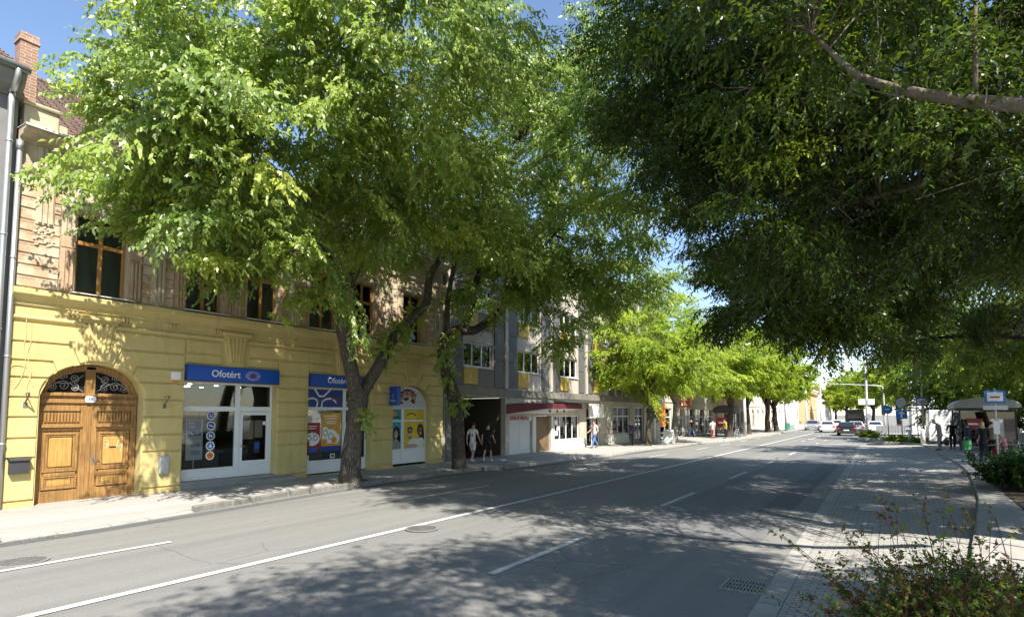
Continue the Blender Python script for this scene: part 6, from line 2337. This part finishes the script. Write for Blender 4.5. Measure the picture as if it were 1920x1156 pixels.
PG = 'pedestrians on the left pavement'
person('boy in a white number 11 jersey and white shorts walking past the passage', (-15.95, 21.0, .12), .25, 'walk', 1.74, 'cloth_white', 'cloth_white', shorts=True, shoe='shoe_white', number='11', group=PG)
person('boy in black shirt and black shorts walking beside the white jersey', (-15.55, 21.6, .12), .3, 'walk2', 1.72, 'cloth_black', 'cloth_black', shorts=True, shoe='shoe_white', group=PG)
person('man in a pale waistcoat and blue jeans walking toward the camera', (-16.1, 34.2, .12), 2.75, 'walk', 1.74, 'cloth_vest', 'jeans', short_sleeve=True, arms=((.22, -.1, .2), (.22, .1, .2)), group=PG)
person('stooped person in dark clothes with grey hair behind a slim tree trunk', (-15.15, 38.1, .12), .5, 'walk2', 1.66, 'cloth_navy', 'cloth_black', hair='hair_grey', lean=.22, head_down=1, hunch=1, short_sleeve=False, group=PG)
person('person in a yellow shirt standing by the far bus shelter', (-12.6, 54.2, .12), 2.0, 'stand', 1.7, 'cloth_yellow', 'cloth_black', group=PG)
person('person in a pale pink top walking near the far bus shelter', (-13.4, 53.0, .12), .2, 'walk', 1.66, 'cloth_white', 'cloth_floral', group=PG)
person('distant person in a white shirt by the green railing', (-13.2, 83, .12), 2.4, 'walk', 1.72, 'cloth_white', 'cloth_grey', group=PG)
person('distant person in dark clothes inside the shade of the storefront', (-16.0, 55.5, .12), 1.0, 'walk', 1.7, 'cloth_black', 'jeans', group=PG)
QG = 'people waiting at the bus stop'
person('man in a pale grey shirt with bowed head waiting at the kerb', (2.25, 41.2, .23), 1.15, 'stand', 1.74, 'cloth_grey', 'cloth_grey', hair='hair_grey', head_down=1.2, hunch=.6, short_sleeve=True, arms=((.08, .05), (.08, .02)), group=QG)
person('woman in a dark blouse with a shoulder bag facing away', (2.95, 42.9, .23), .1, 'stand', 1.66, 'cloth_black', 'cloth_black', hair='hair_grey', short_sleeve=True, arms=((.16, .0, .25), (.1, 0)), group=QG)
person('dark haired woman in a navy jacket holding a green bag', (3.3, 38.6, .23), .6, 'stand', 1.62, 'cloth_navy', 'cloth_navy', longhair=True, short_sleeve=False, group=QG)
person('blond woman in a long black coat seen from behind', (3.42, 33.6, .23), .2, 'stand', 1.68, 'cloth_black', 'cloth_black', hair='hair_blond', longhair=True, coat=True, short_sleeve=False, group=QG)
person('person in a teal shirt partly hidden behind the long black coat', (3.75, 37.2, .23), .6, 'stand', 1.66, 'teal', 'cloth_navy', hair='hair_dark', group=QG)
person('grey haired woman in a floral blouse sitting on a walking frame', (4.3, 34.8, .23), 1.2, 'sit', 1.62, 'cloth_floral', 'cloth_red', hair='hair_grey', hunch=.6, arms=((.2, .2, .3), (.2, .2, .3)), group=QG)


person('person in a dark brown jacket standing between the black coat and the floral blouse', (3.95, 36.0, .23), -.4, 'stand', 1.66, 'board_brown', 'cloth_black', hair='hair_dark', short_sleeve=False, arms=((.08, .05), (.08, .02)), group=QG)
person('person in dark clothes standing inside the glass shelter', (4.7, 43.4, .23), 2.6, 'stand', 1.7, 'cloth_navy', 'cloth_black', hair='hair_grey', short_sleeve=False, arms=((.08, .05), (.08, .02)), group=QG)


def bag(label, loc, m, w, h, d, rz=0, handles=.16, name='bag'):
    t = thing(name, label, 'bag', (0, 0, 0))
    mb = MB()
    mb.prism([(-w / 2 * .86, 0), (w / 2 * .86, 0), (w / 2, h * .55), (w / 2 * .8, h), (-w / 2 * .8, h), (-w / 2, h * .55)], lambda a, b, q: (a, q, b), -d / 2, d / 2, .03)
    mb.build('body', m, t, bevel=.02)
    for q in (-1, 1):
        mb = MB()
        mb.tube([(-w * .28, q * d * .2, h * .97), (-w * .18, q * d * .15, h + handles * .9), (w * .18, q * d * .15, h + handles * .9), (w * .28, q * d * .2, h * .97)], .01, 6, smoothn=3)
        mb.build('handle', m, t)
    t.location = loc
    t.rotation_euler = (0, 0, rz)
    return t


bag('green shopping bag held by the woman in navy', (3.2, 38.3, .45), 'bag_green', .42, .5, .2, .5)
bag('black briefcase held by the man with bowed head', (2.55, 41.1, .52), 'bag_black', .42, .34, .14, 1.2)
bag('dark shoulder bag on the right side of the woman facing away', (3.36, 42.8, 1.05), 'bag_black', .32, .28, .16, .2, .3)
bag('large dark bag hanging low beside the woman facing away', (3.4, 42.7, .4), 'bag_black', .4, .42, .22, .1)
bag('black handbag standing on the pavement by the black coat', (3.0, 34.3, .23), 'bag_black', .34, .26, .18, .8)

# walking frame under the seated woman
t = thing('walking_frame', 'four wheeled walking frame with a dark basket under the seated woman', 'walking frame', (4.35, 34.7, .23))
mb = MB()
for sx in (-1, 1):
    mb.tube([(4.35 + sx * .26, 34.35, .35), (4.35 + sx * .26, 34.50, .75), (4.35 + sx * .26, 35.00, .98), (4.35 + sx * .26, 35.25, 1.05)], .016, 8, smoothn=3)
    mb.tube([(4.35 + sx * .26, 35.10, .35), (4.35 + sx * .26, 34.80, .9)], .016, 8)
mb.cyl((4.09, 34.60, .68), (4.61, 34.60, .68), .014)
mb.build('frame', 'steel', t, smooth=True)
mb = MB()
mb.box(4.11, 4.59, 34.50, 34.92, .63, .68)
mb.build('seat', 'bag_black', t, bevel=.02)
mb = MB()
mb.box(4.13, 4.57, 34.28, 34.50, .42, .66)
mb.build('basket', 'bumper', t, bevel=.02)
for sx in (-1, 1):
    for yy in (34.35, 35.10):
        mb = MB()
        mb.cyl((4.35 + sx * .26 - .02, yy, .34), (4.35 + sx * .26 + .02, yy, .34), .11, n=18)
        wo = mb.build('wheel', 'tyre', t)
        mb = MB()
        mb.cyl((4.35 + sx * .26 - .023, yy, .34), (4.35 + sx * .26 + .023, yy, .34), .06, n=14)
        mb.build('hub', 'rim', wo)


# bicycle
def bicycle(label, loc, rz):
    t = thing('bicycle', label, 'bicycle', (0, 0, 0), 'bicycles')
    for xx in (-.52, .52):
        mb = MB()
        n = 28
        mb.tube([(xx + .33 * math.cos(6.2832 * i / n), 0, .35 + .33 * math.sin(6.2832 * i / n)) for i in range(n + 1)], .018, 6, caps=False)
        wo = mb.build('wheel', 'tyre', t)
        mb = MB()
        for i in range(12):
            a = 6.2832 * i / 12
            mb.cyl((xx, 0, .35), (xx + .32 * math.cos(a), 0, .35 + .32 * math.sin(a)), .003, n=4)
        mb.build('spokes', 'steel', wo)
    mb = MB()
    for a, b in (((-.52, .35), (-.08, .33)), ((-.52, .35), (-.2, .8)), ((-.08, .33), (-.22, .88)), ((-.08, .33), (.4, .8)), ((-.2, .8), (.4, .84)), ((.52, .35), (.38, .98))):
        mb.cyl((a[0], 0, a[1]), (b[0], 0, b[1]), .017, n=8)
    mb.build('frame', 'sign_back', t)
    mb = MB()
    mb.tube([(.3, -.28, 1.0), (.38, -.1, 1.02), (.38, .1, 1.02), (.3, .28, 1.0)], .013, 6, smoothn=3)
    mb.build('handlebar', 'steel', t)
    mb = MB()
    mb.prism([(-.36, -.07), (-.36, .07), (-.1, .02), (-.1, -.02)], lambda a, b, q: (a, b, q), .88, .93, .01)
    mb.build('saddle', 'bag_black', t, bevel=.01)
    t.location = loc
    t.rotation_euler = (0, 0, rz)
    return t


bicycle('grey bicycle parked at the right edge beside the walking frame', (4.75, 33.2, .24), .3)
bicycle('bicycle lying against the far bus shelter', (-11.9, 55.6, .12), 1.4)

# ------------------------------------------------------------------ bus shelters, signs, poles
def shelter(label, x0, x1, y0, y1, zb, roofm, ad):
    t = thing('bus_shelter', label, 'bus shelter', ((x0 + x1) / 2, (y0 + y1) / 2, zb), 'bus shelters')
    mb = MB()
    prof = []
    n = 10
    for i in range(n + 1):
        f = i / n
        prof.append((x0 - .25 + (x1 - x0 + .5) * f, 2.62 + .42 * math.sin(math.pi * f) ** .5))
    prof += [(x1 + .25, 2.42), (x0 - .25, 2.42)]
    mb.prism(prof, lambda a, b, q: (a, q, b + zb), y0 - .2, y1 + .2)
    mb.build('roof', roofm, t, bevel=.03)
    mb = MB()
    mb.box(x0 - .2, x1 + .2, y0 - .15, y1 + .15, zb + 2.3, zb + 2.42)
    mb.build('roof_beam', 'bumper', t)
    for yy in (y0, (y0 + y1) / 2, y1):
        for xx in (x1, x0):
            if xx == x0 and yy == (y0 + y1) / 2:
                continue
            mb = MB()
            mb.box(xx - .04, xx + .04, yy - .04, yy + .04, zb, zb + 2.3)
            mb.build('post', 'bumper', t)
    for (ya_, yb_) in ((y0, (y0 + y1) / 2), ((y0 + y1) / 2, y1)):
        mb = MB()
        mb.box(x1 - .006, x1 + .006, ya_ + .05, yb_ - .05, zb + .25, zb + 2.2)
        mb.build('glass_panel', 'glass_dark', t)
    mb = MB()
    mb.box(x0 + .05, x1 - .05, y1 - .006, y1 + .006, zb + .25, zb + 2.2)
    mb.build('glass_panel', 'glass_dark', t)
    mb = MB()
    mb.box(x1 - .55, x1 - .1, y0 + .3, y1 - .3, zb + .42, zb + .47)
    for yy in (y0 + .5, y1 - .5):
        mb.box(x1 - .4, x1 - .3, yy - .04, yy + .04, zb, zb + .42)
    mb.build('bench', 'board_brown', t)
    return t


# the near shelter: long side turned to the road
t = shelter('grey roofed glass bus shelter behind the waiting people', 3.25, 5.7, 41.8, 46.4, .23, 'shelter_roof', 1)
def plate(t, c, w, h, ang, m, name, th=.03, off=0.0):
    mb = MB()
    R = Matrix.Rotation(ang, 3, 'Z')
    mb.obox(Vector(c) + R @ Vector((0, -off, 0)), (w, th, h), R)
    return mb.build(name, m, t, bevel=min(.01, th * .3))


plate(t, (3.9, 41.7, 1.75), .75, .62, 0, 'red', 'red_poster', .02)
plate(t, (3.9, 41.7, 1.75), .7, .10, 0, 'white', 'poster_stripe', .008, .016)
plate(t, (4.85, 41.72, 1.5), .62, 1.1, 0, 'sign_back', 'timetable', .02)
mb = MB()
mb.box(3.3, 5.65, 41.794, 41.806, .48, 2.43)
mb.build('glass_panel', 'glass_dark', t)
t = shelter('small flat bus shelter with a red advertising board on the left pavement', -14.2, -12.9, 57.5, 61.2, .12, 'bumper', 2)
plate(t, (-13.5, 57.45, 1.5), 1.2, .95, 0, 'red', 'red_poster', .05)
plate(t, (-13.55, 57.4, 1.5), .8, .16, 0, 'white', 'poster_stripe', .01, .02)


def pole(mb, x, y, z0, z1, r=.035, n=10):
    mb.cyl((x, y, z0), (x, y, z1), r, n=n)


def sign_post(label, x, y, zb, h, plates, m='pole_grey', r=.035, name='sign_post', group=None):
    t = thing(name, label, 'sign', (x, y, zb), group)
    mb = MB()
    pole(mb, x, y, zb, zb + h, r)
    mb.build('pole', m, t, smooth=True)
    for p in plates:
        kind, z, w, hh, mm = p[:5]
        yy = y - r - .012
        if kind == 'disc':
            mb = MB()
            mb.cyl((x, yy + .012, zb + z), (x, yy - .01, zb + z), w, n=28)
            o = mb.build('sign_plate', mm, t)
        else:
            plate(t, (x + (p[5] if len(p) > 5 else 0), yy, zb + z), w, hh, 0, mm, 'sign_plate', .02)
    return t


# bus stop sign near the shelter
SG = 'bus stop signs'
t = sign_post('blue framed bus stop sign on a pole in front of the shelter', 3.62, 31.2, .23, 3.15, [('rect', 2.8, .68, .52, 'traffic_blue'), ('rect', 2.34, .8, .18, 'offwhite')], group=SG)
plate(t, (3.62, 31.14, 3.03), .52, .37, 0, 'white', 'white_field', .02)
plate(t, (3.62, 31.125, 3.01), .32, .06, 0, 'letter_red', 'bus_symbol', .01)
plate(t, (3.62, 31.14, 1.75), .2, .55, 0, 'white', 'timetable', .02)
t = sign_post('blue framed bus stop sign on the tall pole by the white van', 2.05, 56.0, .1, 7.5, [('rect', 3.2, .86, .68, 'traffic_blue')], 'pole_grey', .07, group=SG)
plate(t, (2.05, 55.88, 3.3), .66, .48, 0, 'white', 'white_field', .02)
plate(t, (2.05, 55.86, 3.28), .42, .07, 0, 'letter_red', 'bus_symbol', .01)
t = sign_post('blue square sign with a white up arrow under a grey disc', .66, 56.4, .1, 3.5, [('disc', 3.15, .42, 0, 'sign_back'), ('rect', 2.2, .78, .72, 'traffic_blue')], group='junction signs')
mb = MB()
for pts in ([(-.06, -.26), (.06, -.26), (.06, .05), (-.06, .05)], [(-.24, .03), (.24, .03), (0, .28)]):
    mb.prism(pts, lambda a, b, q: (.66 + a, 56.335 - q, 2.3 + b), 0, .006)
mb.build('arrow', 'white', t)
mb = MB()
for i in range(28):
    a0, a1 = 6.2832 * i / 28, 6.2832 * (i + 1) / 28
    mb.prism([(.42 * math.cos(a0), .42 * math.sin(a0)), (.42 * math.cos(a1), .42 * math.sin(a1)), (.36 * math.cos(a1), .36 * math.sin(a1)), (.36 * math.cos(a0), .36 * math.sin(a0))], lambda a, b, q: (.66 + a, 56.335 - q, 3.25 + b), 0, .008)
mb.build('rim', 'iron', t)
t = sign_post('small round blue sign on a pole left of the arrow sign', -.3, 61, .1, 2.9, [('disc', 2.6, .38, 0, 'traffic_blue')], group='junction signs')
plate(t, (-.3, 60.94, 2.72), .4, .1, 0, 'white', 'white_arrow', .01)
t = sign_post('signpost with three dark horizontal name boards', 1.75, 58, .1, 3.2, [('rect', 2.95, .9, .08, 'traffic_dark', -.3), ('rect', 2.72, .9, .08, 'traffic_dark', -.3), ('rect', 2.49, .9, .08, 'traffic_dark', -.3)], group='junction signs')
t = thing('sign_post', 'round sign seen edge on beside the name boards', 'sign', (2.1, 55.5, .1), 'junction signs')
mb = MB(); pole(mb, 2.1, 55.4, .1, 3.4); mb.build('pole', 'pole_grey', t)
mb = MB(); mb.cyl((2.13, 55.34, 3.0), (2.15, 55.34, 3.02), .42, n=24); mb.build('sign_plate', 'red', t)
# the round sign off the right edge, whose shadow lies on the pavers
t = thing('sign_post', 'round traffic sign on a pole just right of the paved bay', 'sign', (2.35, 11.55, .23))
mb = MB(); pole(mb, 2.35, 11.55, .2, 4.1, .03); mb.build('pole', 'pole_grey', t)
mb = MB()
dirp = Vector((.3, -1, 0)).normalized()
mb.cyl(Vector((2.35, 11.5, 3.8)), Vector((2.35, 11.5, 3.8)) + dirp * .02, .32, n=28); mb.build('sign_plate', 'sign_back', t)

# traffic light with mast arm
t = thing('traffic_light', 'traffic light with a long mast arm over the road showing green', 'traffic light', (-.7, 76, .1))
mb = MB()
mb.tube([(-.7, 76, .1), (-.7, 76, 4.9), (-.9, 76, 5.35), (-1.6, 76, 5.5), (-8.6, 76, 6.0)], [.085, .075, .065, .06, .045], 10, smoothn=3)
mb.build('mast', 'pole_grey', t, smooth=True)
mb = MB()
mb.box(-8.9, -8.5, 75.75, 76.05, 5.3, 6.6)
mb.prism([(-9.05, 5.15), (-8.35, 5.15), (-8.35, 6.75), (-9.05, 6.75)], lambda a, b, q: (a, q, b), 76.06, 76.08)
hd = mb.build('signal_head', 'traffic_dark', t)
for z, m_ in ((6.35, 'bumper'), (5.95, 'bumper'), (5.55, 'traffic_green')):
    mb = MB(); mb.cyl((-8.7, 75.75, z), (-8.7, 75.73, z), .14, n=16); mb.build('lens', m_, hd)
mb = MB()
mb.box(-.95, -.6, 75.7, 75.9, 2.2, 3.3)
mb.build('signal_head', 'traffic_dark', t)
t = thing('lamp_post', 'tall pale lamp post at the junction carrying two white boards', 'lamp post', (-2.2, 72, .1), 'lamp posts along the street')
mb = MB(); mb.tube([(-2.2, 72, 0), (-2.2, 72, 8.2), (-2.5, 72, 8.8), (-3.6, 72, 9.0)], [.13, .1, .08, .06], 10, smoothn=3); mb.build('pole', 'pole_white', t, smooth=True)
mb = MB(); mb.box(-4.3, -3.5, 71.9, 72.1, 8.95, 9.1); mb.build('lamp_head', 'sign_back', t, bevel=.04)
for x_ in (-2.62, -1.78):
    plate(t, (x_, 71.85, 3.6), .66, .62, 0, 'white', 'white_board', .03)
plate(t, (-2.05, 71.82, 2.1), .4, .5, 0, 'lilac_grey', 'small_plate', .02)
lp = thing('lamp_post', 'pale concrete lamp post beside the far bus shelter', 'lamp post', (-12.5, 62, .1), 'lamp posts along the street')
mb = MB(); mb.tube([(-12.5, 62, 0), (-12.5, 62, 8.6), (-12.2, 62, 9.3), (-10.9, 62, 9.6)], [.2, .13, .1, .06], 12, smoothn=3); mb.build('pole', 'pole_white', lp, smooth=True)
mb = MB(); mb.box(-11.0, -10.1, 61.88, 62.12, 9.52, 9.68); mb.build('lamp_head', 'sign_back', lp, bevel=.04)
for (x, y, lab) in ((-12.3, 88, 'pale lamp post just past the green railing'), (-12.4, 112, 'lamp post before the white red roofed house'), (-12.3, 136, 'lamp post beside the white red roofed house'), (-12.2, 160, 'farthest lamp post on the left pavement')):
    dup(lp, (x, y, .1), 0, 1, lab)
t = thing('street_pole', 'dark green street pole with a box standing left of the pale tree trunk', 'pole', (-14.5, 41, .1))
mb = MB(); pole(mb, -14.5, 41, .1, 5.2, .11, 12); mb.build('pole', 'pole_grey', t, smooth=True)
mb = MB(); mb.box(-14.7, -14.25, 40.7, 40.88, 2.0, 2.5); mb.build('box', 'pole_green', t, bevel=.03)
t = thing('utility_cabinet', 'grey utility cabinet next to the green street pole', 'cabinet', (-15.0, 42.6, .1))
mb = MB(); mb.box(-15.3, -14.75, 42.3, 43, .1, 1.75); mb.build('case', 'sign_back', t, bevel=.03)
mb = MB(); mb.box(-15.26, -14.79, 42.28, 42.3, .3, 1.65); mb.build('door', 'steel', t)
t = thing('folding_board', 'white folding pavement board standing left of the pale trunk', 'sign board', (-14.0, 42.6, .12))
for s_ in (-1, 1):
    mb = MB()
    mb.obox((-14.0, 42.6 + s_ * .17, .62), (.75, .03, 1.08), Matrix.Rotation(s_ * .24, 3, 'X'))
    mb.build('panel', 'white', t, bevel=.01)
# bollards
bo = thing('bollard', 'white bollard at the kerb end in front of the white van', 'bollard', (1.75, 49.2, .2), 'bollards by the bus bay')
mb = MB(); mb.tube([(1.75, 49.2, .2), (1.75, 49.2, 1.2), (1.75, 49.2, 1.26)], [.15, .12, .07], 14); mb.build('post', 'pole_white', bo, smooth=True)
mb = MB(); mb.cyl((1.75, 49.2, .18), (1.75, 49.2, .26), .2, n=14); mb.build('foot', 'kerb', bo)
dup(bo, (1.1, 53.8, .05), 0, .9, 'white bollard beyond the end of the bus bay')
# green railing and barriers
t = thing('railing', 'green metal railing at the pavement edge beyond the paired trees', 'railing', (-11.9, 87, .12))
mb = MB()
for k in range(9):
    mb.cyl((-11.7, 83 + k, .1), (-11.7, 83 + k, 1.15), .03, n=6)
for z in (.3, .7, 1.12):
    mb.cyl((-11.7, 83, z), (-11.7, 91, z), .025, n=6)
mb.build('bars', 'fence_green', t)
mb = MB(); mb.box(-11.72, -11.69, 83.1, 86.9, .35, 1.05); mb.build('mesh_panel', 'fence_green', t)
t = thing('barrier', 'grey crowd barrier across the side road under the lamp post', 'barrier', (-.2, 75, .05))
mb = MB()
for k in range(12):
    mb.cyl((-1.7 + k * .28, 75, .15), (-1.7 + k * .28, 75, 1.15), .015, n=5)
for z in (.15, 1.15):
    mb.cyl((-1.7, 75, z), (1.4, 75, z), .025, n=6)
mb.build('bars', 'steel', t)
mb = MB(); mb.box(-1.5, 1.2, 75.0, 75.02, .25, 1.05); mb.build('panel', 'sign_back', t)
# kiosk at the right edge
t = thing('kiosk', 'small kiosk with a red and green canopy at the right edge', 'kiosk', (8.2, 46.5, .23))
mb = MB(); mb.box(7.3, 9.6, 46.2, 48.6, .23, 2.75); mb.build('body', 'shop_dark', t, bevel=.03)
mb = MB(); mb.prism([(45.1, 2.45), (46.2, 2.95), (46.2, 3.1), (45.1, 2.6)], lambda a, b, q: (q, a, b), 7.2, 9.7); mb.build('canopy', 'red', t)
mb = MB(); mb.prism([(45.06, 2.28), (45.1, 2.28), (45.1, 2.6), (45.06, 2.6)], lambda a, b, q: (q, a, b), 7.2, 9.7); mb.build('canopy_edge', 'bag_green', t)
mb = MB()
for k in range(8):
    mb.box(7.5 + (k % 4) * .5, 7.85 + (k % 4) * .5, 46.17, 46.19, 1.1 + .6 * (k // 4), 1.5 + .6 * (k // 4))
mb.build('magazines', 'offwhite', t)


# ------------------------------------------------------------------ vehicles (built facing +y: we see their tails)
def car(label, loc, rz, m, kind='sedan', s=1.0, group='cars ahead on the road', name='car'):
    t = thing(name, label, 'car' if kind != 'van' else 'van', (0, 0, 0), group)
    L, W, H = {'sedan': (4.5, 1.8, 1.45), 'wagon': (4.6, 1.8, 1.47), 'van': (5.4, 2.0, 2.5), 'bus': (11, 2.5, 3.1)}[kind]
    hw = W / 2
    if kind in ('sedan', 'wagon'):
        prof = [(-L / 2, .35), (-L / 2 + .02, .62), (-L / 2 + .08, .92), (L * .1, .96), (L * .28, .92), (L * .42, .80), (L / 2 - .03, .62), (L / 2, .38), (L / 2 - .1, .25), (-L / 2 + .08, .25)]
        roof = [(-L / 2 + (.62 if kind == 'sedan' else .12), .93), (-L / 2 + (1.25 if kind == 'sedan' else .42), H - .05), (-L * .08, H), (L * .06, H - .04), (L * .25, .93)]
    else:
        prof = [(-L / 2, .35), (-L / 2, 1.1), (L * .3, 1.1), (L * .42, 1.05), (L / 2, .8), (L / 2, .35)]
        roof = [(-L / 2 + .01, 1.08), (-L / 2 + .06, H), (L * .2, H), (L * .26, H - .12), (L * .42, 1.06)] if kind == 'van' else [(-L / 2 + .01, 1.08), (-L / 2 + .03, H), (L / 2 - .1, H), (L / 2, 1.08)]
        if kind == 'bus':
            prof = [(-L / 2, .35), (-L / 2, 1.1), (L / 2, 1.1), (L / 2, .35)]
    mb = MB()

    def loft(pts, ws):
        n = len(pts)
        vs = [(-w, p[0], p[1]) for p, w in zip(pts, ws)] + [(w, p[0], p[1]) for p, w in zip(pts, ws)]
        mb.add(vs, [tuple(range(n)), tuple(range(2 * n - 1, n - 1, -1))] + [(i, n + i, n + (i + 1) % n, (i + 1) % n) for i in range(n)])
    loft(prof, [hw if .5 < p[1] < .94 or kind in ('van', 'bus') else hw - .06 for p in prof])
    top = hw - (.26 if kind in ('sedan', 'wagon') else .1)
    loft(roof, [hw - .06 if p[1] < 1.1 else top for p in roof])
    body = mb.build('body', m, t, bevel=.05)
    mb = MB()
    # rear window, windscreen, side windows: panes a little proud of the cabin
    (ya, za), (yb, zb) = roof[0], roof[1]
    f0, f1 = (.15, .88) if kind != 'bus' else (.25, .85)
    def rp(f, w):
        return (w, ya + (yb - ya) * f - .012, za + (zb - za) * f + .008)
    wl = lambda f: (hw - .06) * (1 - f) + top * f - .12
    mb.add([rp(f0, -wl(f0)), rp(f0, wl(f0)), rp(f1, wl(f1)), rp(f1, -wl(f1))], [(0, 1, 2, 3)])
    (yc, zc), (yd, zd) = roof[-1], roof[-2]
    mb.add([(-(hw - .16), yc - .05, zc + .06), ((hw - .16), yc - .05, zc + .06), (top - .08, yd + .03, zd - .02), (-(top - .08), yd + .03, zd - .02)], [(0, 1, 2, 3)])
    for sx in (-1, 1):
        x0_, x1_ = sx * (hw - .06 + .012 - .02), sx * (top + .012 + .02)
        ys0, ys1 = ya + (.35 if kind != 'van' else L * .5), yc - .28
        ys2, ys3 = yb + (.1 if kind != 'van' else L * .5), yd + .02
        zt = min(zb, zd) - .1
        zl = za + .08
        mb.add([(x0_, ys0, zl), (x0_, ys1, zl), (x1_, ys3, zt), (x1_, ys2, zt)], [(0, 1, 2, 3)])
    mb.build('windows', 'car_glass', t)
    for sx in (-1, 1):
        mb = MB()
        mb.box(sx * (hw - .30), sx * (hw - .02), -L / 2 - .015, -L / 2 + .1, .68, .86)
        mb.build('tail_light', 'tail_light', t, bevel=.02)
        mb = MB()
        mb.box(sx * (hw - .36), sx * (hw - .08), L / 2 - .16, L / 2 + .005, .58, .72)
        mb.build('headlight', 'white', t, bevel=.02)
        mb = MB()
        mb.ball((sx * (hw + .08), L * .14, 1.0), (.1, .06, .07), 8, 6)
        mb.build('mirror', m, t)
        for yy in (-L * .3, L * .3):
            mb = MB()
            mb.cyl((sx * (hw - .2), yy, .32), (sx * (hw + .01), yy, .32), .32, n=22)
            w_ = mb.build('wheel', 'tyre', t, bevel=.02)
            mb = MB()
            mb.cyl((sx * (hw - .1), yy, .32), (sx * (hw + .018), yy, .32), .2, n=16)
            mb.build('rim', 'rim', w_)
    mb = MB()
    mb.box(-hw + .12, hw - .12, -L / 2 - .05, -L / 2 + .1, .3, .55)
    mb.build('bumper', 'bumper' if kind != 'sedan' else m, t, bevel=.03)
    mb = MB()
    mb.box(-.26, .26, -L / 2 - .06, -L / 2 + .0, .56, .67)
    mb.build('number_plate', 'white', t)
    t.location = loc
    t.rotation_euler = (0, 0, rz)
    t.scale = (s,) * 3
    return t


car('dark estate car driving away in the right lane', (-4.1, 72.5, .01), .02, 'car_black', 'wagon')
car('white saloon car driving away in the middle lane', (-6.9, 84.2, .01), .04, 'car_white', 'sedan')
car('white hatchback further ahead in the queue', (-6.9, 99, .01), .04, 'car_white', 'wagon')
car('silver car just ahead of the dark estate', (-3.7, 82, .01), .04, 'car_silver', 'wagon')
car('pale car half hidden at the right of the queue', (-1.8, 86, .01), .02, 'car_white', 'sedan')
car('grey car in the oncoming lane at the far left of the queue', (-9.6, 94, .01), math.pi, 'car_silver', 'sedan')
car('dark coach far ahead at the head of the queue', (-5.6, 122, .01), .05, 'bumper', 'bus', group='vehicles far ahead', name='coach')
car('white delivery van parked behind the bowed man at the bay end', (4.75, 50.6, .1), -math.pi / 2 + .05, 'car_white', 'van', group='parked vans', name='delivery_van')
